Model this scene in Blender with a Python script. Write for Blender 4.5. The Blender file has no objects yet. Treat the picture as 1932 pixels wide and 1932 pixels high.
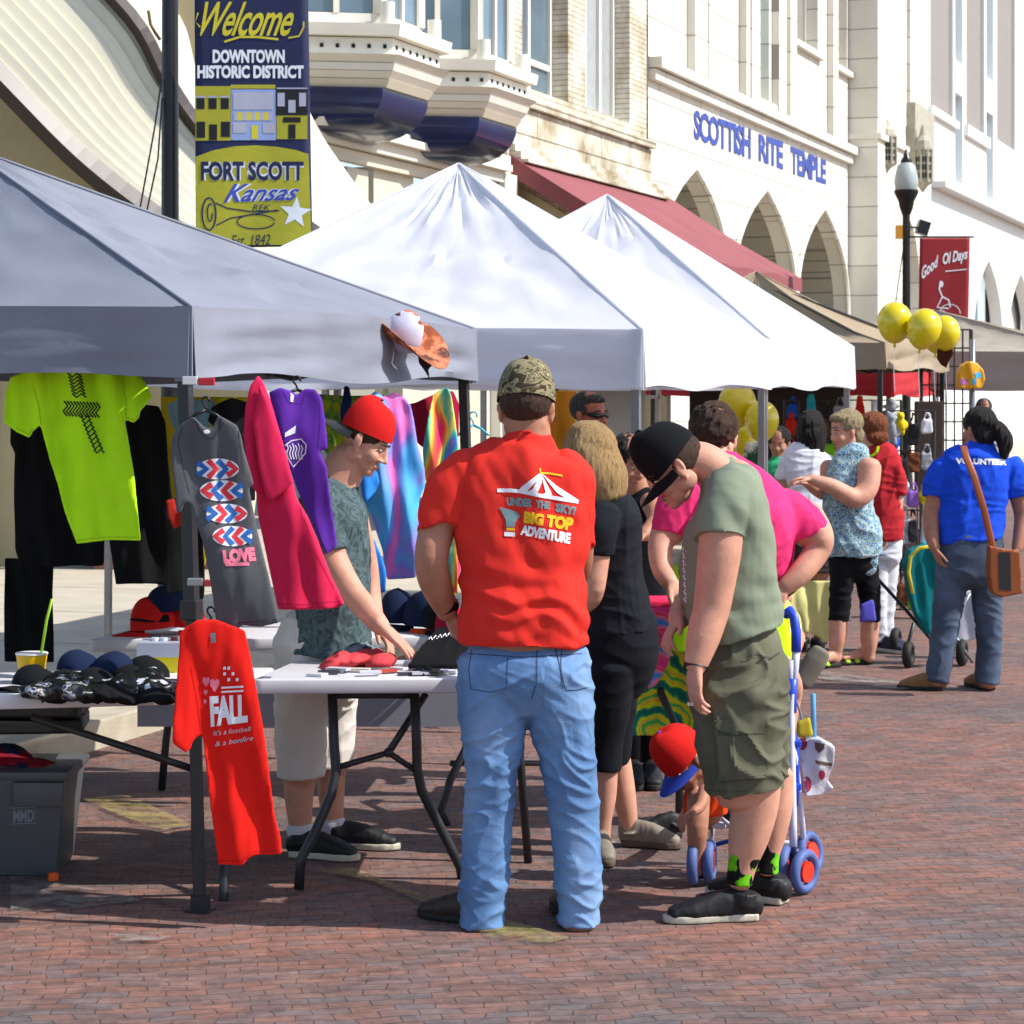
import bpy, bmesh, math, random
import numpy as np
from mathutils import Vector, Matrix, noise
from mathutils.geometry import tessellate_polygon
from mathutils.bvhtree import BVHTree

# ------------------------------------------------------------------ camera, light, exposure
SC = bpy.context.scene
COL = SC.collection
F = 4230.0      # focal length in the photo's 1932 px units
HZ = 735.0      # horizon row
CH = 1.75       # camera height
PI = math.pi
cam_d = bpy.data.cameras.new('camera')
cam = bpy.data.objects.new('camera', cam_d)
COL.objects.link(cam)
SC.camera = cam
cam.location = (0, 0, CH)
cam.rotation_euler = (PI/2, 0, 0)
cam_d.sensor_width = 36
cam_d.lens = 36*F/1932
cam_d.shift_y = -(966-HZ)/1932
cam_d.dof.use_dof = True
cam_d.dof.focus_distance = 7.5
cam_d.dof.aperture_fstop = 13
cam_d.clip_start = 0.1
cam_d.clip_end = 2000

SUN_EL, SUN_AZ = math.radians(45), math.radians(12)   # from the right, a little behind the camera
world = bpy.data.worlds.new('World')
SC.world = world
world.use_nodes = True
wn = world.node_tree
bg = wn.nodes['Background']
sky = wn.nodes.new('ShaderNodeTexSky')
sky.sky_type = 'NISHITA'
sky.sun_disc = False
sky.sun_elevation = SUN_EL
sky.sun_rotation = PI/2 + SUN_AZ
wn.links.new(sky.outputs[0], bg.inputs[0])
bg.inputs[1].default_value = 0.145
sd = bpy.data.lights.new('sun', 'SUN')
sd.energy = 4.3
sd.angle = math.radians(0.53)
sd.color = (1, .955, .89)
sun = bpy.data.objects.new('sun', sd)
COL.objects.link(sun)
SDIR = Vector((math.cos(SUN_EL)*math.cos(SUN_AZ), -math.cos(SUN_EL)*math.sin(SUN_AZ), math.sin(SUN_EL)))
sun.rotation_euler = (-SDIR).to_track_quat('-Z', 'Y').to_euler()
sun.location = SDIR*60
SC.view_settings.view_transform = 'Standard'
SC.view_settings.look = 'None'
SC.view_settings.gamma = 1
SC.view_settings.exposure = 0.58
SC.cycles.max_bounces = 6
SC.cycles.use_denoising = True

# ------------------------------------------------------------------ helpers
rnd = random.Random(7)
def P(u, v, y): return Vector(((u-966)*y/F, y, CH-(v-HZ)*y/F))
def G(u, v):
    y = CH*F/(v-HZ)
    return Vector(((u-966)*y/F, y, 0))
TL=(0,0,.34); TM=(618,0,.34); TR=(1236.5,0,.36); ML=(0,657,.32); MM=(579.6,657,.32); MR=(1159,579.6,.4)
BL=(0,1236.5,.36); BM=(618,1236.5,.36); BR=(1159,1159,.4)
def reg(r, pts): return [(r[0]+x*r[2], r[1]+y*r[2]) for x, y in pts]

def hexc(h, k=1.0):
    h = h.lstrip('#')
    out = []
    for i in (0, 2, 4):
        c = int(h[i:i+2], 16)/255
        c = c/12.92 if c <= .04045 else ((c+.055)/1.055)**2.4
        out.append(min(c*k, .95))
    return tuple(out)+(1,)

class MB:
    def __init__(s): s.v = []; s.f = []
    def add(s, vs, fs):
        b = len(s.v); s.v += [Vector(v) for v in vs]; s.f += [tuple(i+b for i in f) for f in fs]; return s
    def box(s, c, size, R=None):
        x, y, z = [k/2 for k in size]; c = Vector(c)
        vs = [Vector(p) for p in ((-x,-y,-z),(x,-y,-z),(x,y,-z),(-x,y,-z),(-x,-y,z),(x,-y,z),(x,y,z),(-x,y,z))]
        if R is not None: vs = [R @ v for v in vs]
        return s.add([v+c for v in vs], [(0,3,2,1),(4,5,6,7),(0,1,5,4),(1,2,6,5),(2,3,7,6),(3,0,4,7)])
    def tube(s, pts, rad, ref=(0,1,0), n=16, sup=2.0, round_ends=True):
        """loft of ellipses along pts; rad = [(a,b)] half-widths along ref x tangent and along the other axis"""
        pts = [Vector(p) for p in pts]
        rad = [(r, r) if not isinstance(r, (tuple, list)) else r for r in rad]
        ref = Vector(ref)
        N = len(pts)
        tang = []
        for i in range(N):
            a = pts[max(i-1, 0)]; b = pts[min(i+1, N-1)]
            t = (b-a)
            tang.append(t.normalized() if t.length > 1e-9 else Vector((0,0,1)))
        rings = []
        def ring(c, t, a, b):
            A = ref.cross(t)
            if A.length < 1e-3: A = Vector((1, 0, 0)).cross(t)
            A.normalize(); B = t.cross(A).normalized()
            out = []
            for k in range(n):
                th = 2*PI*k/n
                cx, sx = math.cos(th), math.sin(th)
                px = math.copysign(abs(cx)**(2/sup), cx); py = math.copysign(abs(sx)**(2/sup), sx)
                out.append(c + A*(a*px) + B*(b*py))
            return out
        if round_ends:
            m = min(rad[0])
            for q in (.35, .75): rings.append(ring(pts[0]-tang[0]*m*math.sqrt(max(0,1-q*q))*.7, tang[0], rad[0][0]*q, rad[0][1]*q))
        for p, t, r in zip(pts, tang, rad): rings.append(ring(p, t, *r))
        if round_ends and round_ends != 'start':
            m = min(rad[-1])
            for q in (.75, .35): rings.append(ring(pts[-1]+tang[-1]*m*math.sqrt(max(0,1-q*q))*.7, tang[-1], rad[-1][0]*q, rad[-1][1]*q))
        vs = [v for r in rings for v in r]
        fs = []
        for i in range(len(rings)-1):
            for k in range(n):
                a = i*n+k; b = i*n+(k+1) % n
                fs.append((a, b, b+n, a+n))
        fs.append(tuple(range(n-1, -1, -1))); fs.append(tuple(range(len(vs)-n, len(vs))))
        return s.add(vs, fs)
    def rod(s, a, b, r, n=10, r2=None):
        a = Vector(a); b = Vector(b)
        ref = (0,1,0) if abs((b-a).normalized().y) < .9 else (1,0,0)
        return s.tube([a, b], [(r, r), (r2 or r, r2 or r)], ref, n, 2, False)
    def path(s, pts, r, n=8):
        pts = [Vector(p) for p in pts]
        return s.tube(pts, [(r, r)]*len(pts), (.3,.9,.1), n, 2, False)
    def ell(s, c, r, R=None, n=14, m=10):
        c = Vector(c); vs = []; fs = []
        for i in range(1, m):
            ph = PI*i/m
            for k in range(n):
                th = 2*PI*k/n
                vs.append(Vector((r[0]*math.sin(ph)*math.cos(th), r[1]*math.sin(ph)*math.sin(th), r[2]*math.cos(ph))))
        vs.append(Vector((0,0,r[2]))); vs.append(Vector((0,0,-r[2])))
        T = len(vs)-2
        for i in range(m-2):
            for k in range(n):
                a = i*n+k; b = i*n+(k+1) % n
                fs.append((a, a+n, b+n, b))
        for k in range(n):
            fs.append((T, k, (k+1) % n)); a = (m-2)*n
            fs.append((T+1, a+(k+1) % n, a+k))
        if R is not None: vs = [R @ v for v in vs]
        return s.add([v+c for v in vs], fs)
    def prism(s, pts, off):
        """pts: closed 3D outline; off: extrusion vector"""
        pts = [Vector(p) for p in pts]; off = Vector(off); n = len(pts)
        tri = tessellate_polygon([pts])
        nrm = Vector((0,0,0))
        for a, b, c in tri: nrm += (pts[b]-pts[a]).cross(pts[c]-pts[a])
        flip = nrm.dot(off) > 0
        fs = []
        for t in tri:
            a, b, c = t
            if flip: fs.append((c, b, a)); fs.append((a+n, b+n, c+n))
            else: fs.append((a, b, c)); fs.append((c+n, b+n, a+n))
        for k in range(n):
            j = (k+1) % n
            fs.append((k, j, j+n, k+n) if flip else (j, k, k+n, j+n))
        return s.add(pts+[p+off for p in pts], fs)
    def mesh(s, name='m'):
        me = bpy.data.meshes.new(name)
        me.from_pydata([tuple(v) for v in s.v], [], s.f)
        me.validate(); me.update()
        return me

def fix_normals(me):
    bm = bmesh.new(); bm.from_mesh(me)
    bmesh.ops.recalc_face_normals(bm, faces=bm.faces)
    bm.to_mesh(me); bm.free()

def origin(o):
    p = Vector((0, 0, 0))
    while o is not None:
        p += o.location; o = o.parent
    return p

def put(name, me, mat, parent=None, smooth=False, angle=None):
    """link a mesh given in world coordinates; top-level things get their origin at the base centre"""
    co = np.empty(len(me.vertices)*3); me.vertices.foreach_get('co', co); co = co.reshape(-1, 3)
    if parent is None:
        lo, hi = co.min(0), co.max(0)
        loc = Vector(((lo[0]+hi[0])/2, (lo[1]+hi[1])/2, lo[2]))
        org = loc
    else:
        loc = Vector((0, 0, 0)); org = origin(parent)
    co -= np.array(org)
    me.vertices.foreach_set('co', co.ravel()); me.update()
    me.name = name
    if mat is not None:
        for m in (mat if isinstance(mat, (list, tuple)) else [mat]): me.materials.append(m)
    if smooth:
        me.polygons.foreach_set('use_smooth', [True]*len(me.polygons))
        if angle: me.set_sharp_from_angle(angle=math.radians(angle))
    o = bpy.data.objects.new(name, me)
    COL.objects.link(o); o.location = loc; o.parent = parent
    return o

def build(mb, name, mat, parent=None, smooth=False, angle=None, bevel=0):
    me = mb.mesh(name); fix_normals(me)
    if bevel:
        bm = bmesh.new(); bm.from_mesh(me)
        bmesh.ops.remove_doubles(bm, verts=bm.verts, dist=1e-5)
        ed = [e for e in bm.edges if len(e.link_faces) == 2 and e.calc_face_angle(0) > .6]
        bmesh.ops.bevel(bm, geom=ed, offset=bevel, segments=2, profile=.6, affect='EDGES')
        bm.to_mesh(me); bm.free()
    return put(name, me, mat, parent, smooth, angle)

def evaluate(me, mods):
    o = bpy.data.objects.new('tmp', me); COL.objects.link(o)
    for kind, kw in mods:
        m = o.modifiers.new('m', kind)
        for k, v in kw.items(): setattr(m, k, v)
    dg = bpy.context.evaluated_depsgraph_get(); dg.update()
    out = bpy.data.meshes.new_from_object(o.evaluated_get(dg))
    bpy.data.objects.remove(o); bpy.data.meshes.remove(me)
    return out

def soft(mb, name, mat, parent=None, vox=.006, it=4, disp=None):
    """fuse closed shapes into one continuous smooth surface; disp(p, n) -> offset along the normal"""
    me = mb.mesh(name); fix_normals(me)
    me = evaluate(me, [('REMESH', dict(mode='VOXEL', voxel_size=vox)), ('SMOOTH', dict(factor=.5, iterations=it))])
    if disp:
        n = len(me.vertices)
        co = np.empty(n*3); me.vertices.foreach_get('co', co); co = co.reshape(-1, 3)
        nr = np.empty(n*3); me.vertices.foreach_get('normal', nr); nr = nr.reshape(-1, 3)
        d = np.array([disp(p, q) for p, q in zip(co, nr)])
        co += nr*d[:, None]
        me.vertices.foreach_set('co', co.ravel()); me.update()
    return put(name, me, mat, parent, True)

def folds(amp, sx, sz, seed=0, sharp=1.6, sy=None):
    """ridged anisotropic noise: long across the small scale"""
    sy = sx if sy is None else sy
    def f(p, n):
        q = Vector((p[0]*sx+seed, p[1]*sy+seed*2.3, p[2]*sz-seed))
        w = noise.noise(q*.35)*1.3
        a = 1-abs(noise.noise(q+Vector((w, w, w))))*2
        b = noise.noise(Vector((p[0]*40, p[1]*40, p[2]*40)))
        return amp*(math.copysign(abs(a)**sharp, a)-.4) + amp*.08*b
    return f

def mixf(*fs): return lambda p, n: sum(f(p, n) for f in fs)

def tag(o, label=None, cat=None, group=None, kind=None):
    if label: o['label'] = label
    if cat: o['category'] = cat
    if group: o['group'] = group
    if kind: o['kind'] = kind
    return o

def empty(name, loc, label, cat, group=None):
    o = bpy.data.objects.new(name, None); COL.objects.link(o)
    o.location = loc; o.empty_display_size = .1
    return tag(o, label, cat, group)

# ------------------------------------------------------------------ materials
MATS = {}
def M(name, col, rough=.85, var=.06, scale=6, bump=.0, bscale=300, metal=0, coat=0, trans=0, sss=0, stretch=(1,1,1), spec=.4, emit=0):
    if name in MATS: return MATS[name]
    if isinstance(col, str): col = hexc(col)
    m = bpy.data.materials.new(name); m.use_nodes = True
    nt = m.node_tree; b = nt.nodes['Principled BSDF']
    b.inputs['Roughness'].default_value = rough
    b.inputs['Metallic'].default_value = metal
    b.inputs['Specular IOR Level'].default_value = spec
    if coat: b.inputs['Coat Weight'].default_value = coat; b.inputs['Coat Roughness'].default_value = .08
    if sss:
        b.inputs['Subsurface Weight'].default_value = sss; b.inputs['Subsurface Radius'].default_value = (.012, .005, .003)
        b.inputs['Subsurface Scale'].default_value = 1
    tc = nt.nodes.new('ShaderNodeTexCoord')
    mp = nt.nodes.new('ShaderNodeMapping'); mp.inputs['Scale'].default_value = stretch
    nt.links.new(tc.outputs['Object'], mp.inputs[0])
    nz = nt.nodes.new('ShaderNodeTexNoise'); nz.inputs['Scale'].default_value = scale; nz.inputs['Detail'].default_value = 5
    nt.links.new(mp.outputs[0], nz.inputs['Vector'])
    cr = nt.nodes.new('ShaderNodeValToRGB')
    cr.color_ramp.elements[0].position = .3; cr.color_ramp.elements[1].position = .7
    cr.color_ramp.elements[0].color = tuple(c*(1-var) for c in col[:3])+(1,)
    cr.color_ramp.elements[1].color = tuple(min(c*(1+var), .98) for c in col[:3])+(1,)
    nt.links.new(nz.outputs[0], cr.inputs[0])
    nt.links.new(cr.outputs[0], b.inputs['Base Color'])
    if bump:
        n2 = nt.nodes.new('ShaderNodeTexNoise'); n2.inputs['Scale'].default_value = bscale; n2.inputs['Detail'].default_value = 3
        nt.links.new(mp.outputs[0], n2.inputs['Vector'])
        bp = nt.nodes.new('ShaderNodeBump'); bp.inputs['Strength'].default_value = bump; bp.inputs['Distance'].default_value = .01
        nt.links.new(n2.outputs[0], bp.inputs['Height']); nt.links.new(bp.outputs[0], b.inputs['Normal'])
    if trans:
        tr = nt.nodes.new('ShaderNodeBsdfTranslucent'); nt.links.new(cr.outputs[0], tr.inputs[0])
        mx = nt.nodes.new('ShaderNodeMixShader'); mx.inputs[0].default_value = trans
        nt.links.new(b.outputs[0], mx.inputs[1]); nt.links.new(tr.outputs[0], mx.inputs[2])
        nt.links.new(mx.outputs[0], nt.nodes['Material Output'].inputs[0])
    if emit:
        b.inputs['Emission Color'].default_value = col; b.inputs['Emission Strength'].default_value = emit
    MATS[name] = m
    return m
def FAB(name, col, var=.07, bump=.25, **k):
    return M(name, col, rough=.92, var=var, scale=9, bump=bump, bscale=420, spec=.15, **k)
def ramp_mat(name, stops, kind='noise', scale=6, rough=.9, bump=.2, detail=4, dist=0, stretch=(1,1,1), const=False, loc=(0,0,0), spec=.2):
    """pattern material: noise / voronoi / wave through a colour ramp"""
    if name in MATS: return MATS[name]
    m = bpy.data.materials.new(name); m.use_nodes = True
    nt = m.node_tree; b = nt.nodes['Principled BSDF']; b.inputs['Roughness'].default_value = rough
    b.inputs['Specular IOR Level'].default_value = spec
    tc = nt.nodes.new('ShaderNodeTexCoord'); mp = nt.nodes.new('ShaderNodeMapping')
    mp.inputs['Scale'].default_value = stretch; mp.inputs['Location'].default_value = loc
    nt.links.new(tc.outputs['Object'], mp.inputs[0])
    if kind == 'voronoi': t = nt.nodes.new('ShaderNodeTexVoronoi'); out = t.outputs['Color']
    elif kind == 'cells': t = nt.nodes.new('ShaderNodeTexVoronoi'); out = t.outputs['Distance']
    elif kind == 'wave':
        t = nt.nodes.new('ShaderNodeTexWave'); out = t.outputs['Fac']; t.wave_type = 'RINGS'; t.rings_direction = 'SPHERICAL'
        t.inputs['Distortion'].default_value = dist; t.inputs['Detail'].default_value = detail; t.inputs['Detail Scale'].default_value = 1.5
    else: t = nt.nodes.new('ShaderNodeTexNoise'); out = t.outputs['Fac']; t.inputs['Detail'].default_value = detail; t.inputs['Distortion'].default_value = dist
    t.inputs['Scale'].default_value = scale
    nt.links.new(mp.outputs[0], t.inputs['Vector'])
    cr = nt.nodes.new('ShaderNodeValToRGB'); r = cr.color_ramp
    if const: r.interpolation = 'CONSTANT'
    while len(r.elements) < len(stops): r.elements.new(.5)
    for e, (p, c) in zip(r.elements, stops): e.position = p; e.color = hexc(c) if isinstance(c, str) else c
    nt.links.new(out, cr.inputs[0]); nt.links.new(cr.outputs[0], b.inputs['Base Color'])
    if bump:
        n2 = nt.nodes.new('ShaderNodeTexNoise'); n2.inputs['Scale'].default_value = 400
        nt.links.new(mp.outputs[0], n2.inputs['Vector'])
        bp = nt.nodes.new('ShaderNodeBump'); bp.inputs['Strength'].default_value = bump; bp.inputs['Distance'].default_value = .01
        nt.links.new(n2.outputs[0], bp.inputs['Height']); nt.links.new(bp.outputs[0], b.inputs['Normal'])
    MATS[name] = m
    return m

# ------------------------------------------------------------------ prints laid on surfaces
def text_tris(s, quad, bold=.02, shear=0, spacing=1.0):
    cu = bpy.data.curves.new('t', 'FONT'); cu.body = s; cu.offset = bold; cu.shear = shear; cu.space_character = spacing
    cu.resolution_u = 3
    o = bpy.data.objects.new('t', cu); COL.objects.link(o)
    dg = bpy.context.evaluated_depsgraph_get(); dg.update()
    me = bpy.data.meshes.new_from_object(o.evaluated_get(dg))
    bpy.data.objects.remove(o); bpy.data.curves.remove(cu)
    vs = [v.co.copy() for v in me.vertices]; fs = [tuple(p.vertices) for p in me.polygons]
    bpy.data.meshes.remove(me)
    x0 = min(v.x for v in vs); x1 = max(v.x for v in vs); y0 = min(v.y for v in vs); y1 = max(v.y for v in vs)
    a, b, c, d = quad   # top-left, top-right, bottom-right, bottom-left
    out = []
    for v in vs:
        s_ = (v.x-x0)/(x1-x0); t = (y1-v.y)/(y1-y0)
        out.append(((a[0]*(1-s_)+b[0]*s_)*(1-t)+(d[0]*(1-s_)+c[0]*s_)*t, (a[1]*(1-s_)+b[1]*s_)*(1-t)+(d[1]*(1-s_)+c[1]*s_)*t))
    return out, fs
def line_poly(pts, w):
    """a ribbon of width w along 2D points, as quads"""
    out = []
    L = []; R = []
    for i, p in enumerate(pts):
        a = pts[max(i-1, 0)]; b = pts[min(i+1, len(pts)-1)]
        dx, dy = b[0]-a[0], b[1]-a[1]; l = math.hypot(dx, dy) or 1
        nx, ny = -dy/l*w/2, dx/l*w/2
        L.append((p[0]+nx, p[1]+ny)); R.append((p[0]-nx, p[1]-ny))
    vs = L+R; n = len(pts)
    return vs, [(i, i+1, n+i+1, n+i) for i in range(n-1)]
def poly_tris(pts):
    t = tessellate_polygon([[Vector((x, y, 0)) for x, y in pts]])
    return list(pts), [tuple(a) for a in t]
def oval(cx, cy, rx, ry, n=20, rot=0):
    c, s = math.cos(rot), math.sin(rot)
    return [(cx+rx*math.cos(2*PI*k/n)*c-ry*math.sin(2*PI*k/n)*s, cy+rx*math.cos(2*PI*k/n)*s+ry*math.sin(2*PI*k/n)*c) for k in range(n)]

def world_bvh(o):
    off = origin(o)
    return BVHTree.FromPolygons([v.co+off for v in o.data.vertices], [tuple(p.vertices) for p in o.data.polygons])
BV = {}
def decal(name, items, mat, target, lift=.0022, cut=8, thick=0):
    """flat artwork given in photo coordinates, wrapped on the target's surface as a print of its own"""
    if target.name not in BV: BV[target.name] = world_bvh(target)
    bv = BV[target.name]
    bm = bmesh.new()
    for vs, fs in items:
        vv = [bm.verts.new((x, y, 0)) for x, y in vs]
        for f in fs:
            try: bm.faces.new([vv[i] for i in f])
            except ValueError: pass
    for _ in range(6):
        ed = [e for e in bm.edges if e.calc_length() > cut]
        if not ed: break
        bmesh.ops.subdivide_edges(bm, edges=ed, cuts=1, use_grid_fill=False)
        bmesh.ops.triangulate(bm, faces=[f for f in bm.faces if len(f.verts) > 3])
    o0 = Vector((0, 0, CH)); bad = []
    for v in bm.verts:
        d = (P(v.co.x, v.co.y, 10)-o0).normalized()
        hit, n, i, dist = bv.ray_cast(o0, d)
        if hit is None: bad.append(v)
        else: v.co = hit - d*lift*.6
    bmesh.ops.delete(bm, geom=bad, context='VERTS')
    bm.faces.ensure_lookup_table()
    if not bm.faces: bm.free(); return None
    if thick:
        bmesh.ops.recalc_face_normals(bm, faces=bm.faces)
        r = bmesh.ops.extrude_face_region(bm, geom=bm.faces[:])
        for g in r['geom']:
            if isinstance(g, bmesh.types.BMVert):
                g.co += (o0-g.co).normalized()*thick
    me = bpy.data.meshes.new(name); bm.to_mesh(me); bm.free()
    return put(name, me, mat, target)
# ------------------------------------------------------------------ street
def brick_street_mat():
    m = bpy.data.materials.new('brick_paving'); m.use_nodes = True
    nt = m.node_tree; N = nt.nodes; L = nt.links; b = N['Principled BSDF']; b.inputs['Roughness'].default_value = .85
    tc = N.new('ShaderNodeTexCoord'); mp = N.new('ShaderNodeMapping')
    mp.inputs['Rotation'].default_value = (0, 0, math.radians(-9)); L.new(tc.outputs['Object'], mp.inputs[0])
    nz = N.new('ShaderNodeTexNoise'); nz.inputs['Scale'].default_value = 2.2; nz.inputs['Detail'].default_value = 3; L.new(mp.outputs[0], nz.inputs['Vector'])
    n3 = N.new('ShaderNodeTexNoise'); n3.inputs['Scale'].default_value = 30; L.new(mp.outputs[0], n3.inputs['Vector'])
    ma = N.new('ShaderNodeVectorMath'); ma.operation = 'MULTIPLY_ADD'
    ma.inputs[1].default_value = (.16, .12, 0); L.new(nz.outputs['Color'], ma.inputs[0]); L.new(mp.outputs[0], ma.inputs[2])
    mb_ = N.new('ShaderNodeVectorMath'); mb_.operation = 'MULTIPLY_ADD'
    mb_.inputs[1].default_value = (.01, .014, 0); L.new(n3.outputs['Color'], mb_.inputs[0]); L.new(ma.outputs[0], mb_.inputs[2])
    br = N.new('ShaderNodeTexBrick'); L.new(mb_.outputs[0], br.inputs['Vector'])
    br.inputs['Scale'].default_value = 1; br.inputs['Brick Width'].default_value = .118; br.inputs['Row Height'].default_value = .056
    br.inputs['Mortar Size'].default_value = .003; br.inputs['Mortar Smooth'].default_value = .35; br.inputs['Bias'].default_value = -.1
    br.inputs['Color1'].default_value = hexc('78594f'); br.inputs['Color2'].default_value = hexc('665c5c')
    br.inputs['Mortar'].default_value = hexc('51423e')
    # patches where bricks run greyer or redder
    n1 = N.new('ShaderNodeTexNoise'); n1.inputs['Scale'].default_value = .9; n1.inputs['Detail'].default_value = 6; L.new(mp.outputs[0], n1.inputs['Vector'])
    c1 = N.new('ShaderNodeValToRGB'); c1.color_ramp.elements[0].position = .38; c1.color_ramp.elements[1].position = .66
    c1.color_ramp.elements[0].color = (1.16, .98, .9, 1); c1.color_ramp.elements[1].color = (.78, .88, .94, 1); L.new(n1.outputs[0], c1.inputs[0])
    mx = N.new('ShaderNodeMix'); mx.data_type = 'RGBA'; mx.blend_type = 'MULTIPLY'; mx.inputs[0].default_value = 1
    L.new(br.outputs['Color'], mx.inputs[6]); L.new(c1.outputs[0], mx.inputs[7])
    # second brick layer for extra brick-to-brick variation
    mp2 = N.new('ShaderNodeMapping'); mp2.inputs['Scale'].default_value = (8.5, 17.9, 1); L.new(mb_.outputs[0], mp2.inputs[0])
    vo = N.new('ShaderNodeTexVoronoi'); vo.inputs['Scale'].default_value = 1; vo.inputs['Randomness'].default_value = .35; L.new(mp2.outputs[0], vo.inputs['Vector'])
    c2 = N.new('ShaderNodeValToRGB'); c2.color_ramp.elements[0].color = (.7,.68,.68,1); c2.color_ramp.elements[1].color = (1.3,1.25,1.22,1)
    sp = N.new('ShaderNodeSeparateColor'); L.new(vo.outputs['Color'], sp.inputs[0]); L.new(sp.outputs[0], c2.inputs[0])
    mx2 = N.new('ShaderNodeMix'); mx2.data_type = 'RGBA'; mx2.blend_type = 'MULTIPLY'; mx2.inputs[0].default_value = .75
    L.new(mx.outputs[2], mx2.inputs[6]); L.new(c2.outputs[0], mx2.inputs[7])
    # fine grime and pale specks
    n4 = N.new('ShaderNodeTexNoise'); n4.inputs['Scale'].default_value = 18; n4.inputs['Detail'].default_value = 8; n4.inputs['Roughness'].default_value = .7; L.new(mp.outputs[0], n4.inputs['Vector'])
    c4 = N.new('ShaderNodeValToRGB'); c4.color_ramp.elements[0].position = .3; c4.color_ramp.elements[1].position = .75
    c4.color_ramp.elements[0].color = (.55, .53, .52, 1); c4.color_ramp.elements[1].color = (1.45, 1.42, 1.38, 1); L.new(n4.outputs[0], c4.inputs[0])
    mx3 = N.new('ShaderNodeMix'); mx3.data_type = 'RGBA'; mx3.blend_type = 'MULTIPLY'; mx3.inputs[0].default_value = .8
    L.new(mx2.outputs[2], mx3.inputs[6]); L.new(c4.outputs[0], mx3.inputs[7])
    L.new(mx3.outputs[2], b.inputs['Base Color'])
    # relief
    inv = N.new('ShaderNodeMath'); inv.operation = 'MULTIPLY_ADD'; inv.inputs[1].default_value = -1; inv.inputs[2].default_value = 1; L.new(br.outputs['Fac'], inv.inputs[0])
    ad = N.new('ShaderNodeMath'); ad.operation = 'MULTIPLY_ADD'; ad.inputs[1].default_value = .5; L.new(n4.outputs[0], ad.inputs[0]); L.new(inv.outputs[0], ad.inputs[2])
    ad2 = N.new('ShaderNodeMath'); ad2.operation = 'MULTIPLY_ADD'; ad2.inputs[1].default_value = .5; L.new(sp.outputs[1], ad2.inputs[0]); L.new(ad.outputs[0], ad2.inputs[2])
    bp = N.new('ShaderNodeBump'); bp.inputs['Strength'].default_value = .6; bp.inputs['Distance'].default_value = .008
    L.new(ad2.outputs[0], bp.inputs['Height']); L.new(bp.outputs[0], b.inputs['Normal'])
    return m
g = MB(); n = 60
gx = [-400, -100, -30]+[-12+i*.5 for i in range(70)]+[40, 100, 400]
gy = [-60, -10, 0]+[3+i*.5 for i in range(80)]+[60, 120, 400]
vs = []; fs = []
for j, yy in enumerate(gy):
    for i, xx in enumerate(gx):
        vs.append((xx, yy, .006*noise.noise(Vector((xx*.8, yy*.8, 0))) if 3 < yy < 40 and -12 < xx < 22 else 0))
w_ = len(gx)
for j in range(len(gy)-1):
    for i in range(w_-1): fs.append((j*w_+i, j*w_+i+1, (j+1)*w_+i+1, (j+1)*w_+i))
g.add(vs, fs)
tag(build(g, 'brick_street', brick_street_mat(), smooth=True), kind='structure')

def worn_paint(name, col, dens=.55, scale=9):
    m = bpy.data.materials.new(name); m.use_nodes = True
    nt = m.node_tree; N = nt.nodes; L = nt.links; b = N['Principled BSDF']; b.inputs['Roughness'].default_value = .8
    tc = N.new('ShaderNodeTexCoord'); nz = N.new('ShaderNodeTexNoise'); nz.inputs['Scale'].default_value = scale; nz.inputs['Detail'].default_value = 9; nz.inputs['Roughness'].default_value = .75
    mp = N.new('ShaderNodeMapping'); mp.inputs['Scale'].default_value = (.6, .8, 1); L.new(tc.outputs['Object'], mp.inputs[0]); L.new(mp.outputs[0], nz.inputs['Vector'])
    r = N.new('ShaderNodeValToRGB'); r.color_ramp.elements[0].position = dens-.06; r.color_ramp.elements[1].position = dens+.12
    r.color_ramp.elements[0].color = (0,0,0,1); r.color_ramp.elements[1].color = (.7,.7,.7,1)
    L.new(nz.outputs[0], r.inputs[0]); b.inputs['Base Color'].default_value = hexc(col); L.new(r.outputs[0], b.inputs['Alpha'])
    return m
yel = worn_paint('worn_yellow_paint', '9c8f55', .47); wht = worn_paint('worn_white_paint', '8f8a84', .48)
def sheet(name, uvs, mat, z=.012):
    mb = MB(); pts = [G(u, v) for u, v in uvs]
    cx = sum((p.x for p in pts))/len(pts)
    pts2 = [Vector((p.x, p.y, z)) for p in pts]
    tri = tessellate_polygon([pts2]); mb.add(pts2, [tuple(t) for t in tri])
    return tag(build(mb, name, mat), kind='structure')
sheet('painted_line', [(600,1648),(660,1640),(760,1680),(900,1725),(1075,1775),(1040,1785),(930,1778),(840,1725),(700,1668)], yel)
sheet('painted_line', [(150,1510),(240,1505),(330,1545),(360,1562),(300,1572),(230,1545)], yel)
sheet('painted_line', [(20,1660),(230,1690),(265,1705),(120,1722),(20,1732)], wht)
sheet('painted_line', [(1490,1272),(1560,1270),(1700,1290),(1760,1300),(1700,1304),(1580,1290)], wht)
sheet('painted_line', [(1170,1425),(1240,1422),(1250,1440),(1170,1436)], wht)
sheet('painted_line', [(985,1375),(1030,1378),(1032,1392),(990,1388)], wht)
sheet('painted_line', [(215,1770),(300,1765),(330,1772),(300,1780),(230,1782)], wht)
sheet('painted_line', [(1180,1770),(1270,1785),(1340,1830),(1310,1850),(1240,1812)], worn_paint('paint_specks', 'b59a7c', .6, 14))

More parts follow.
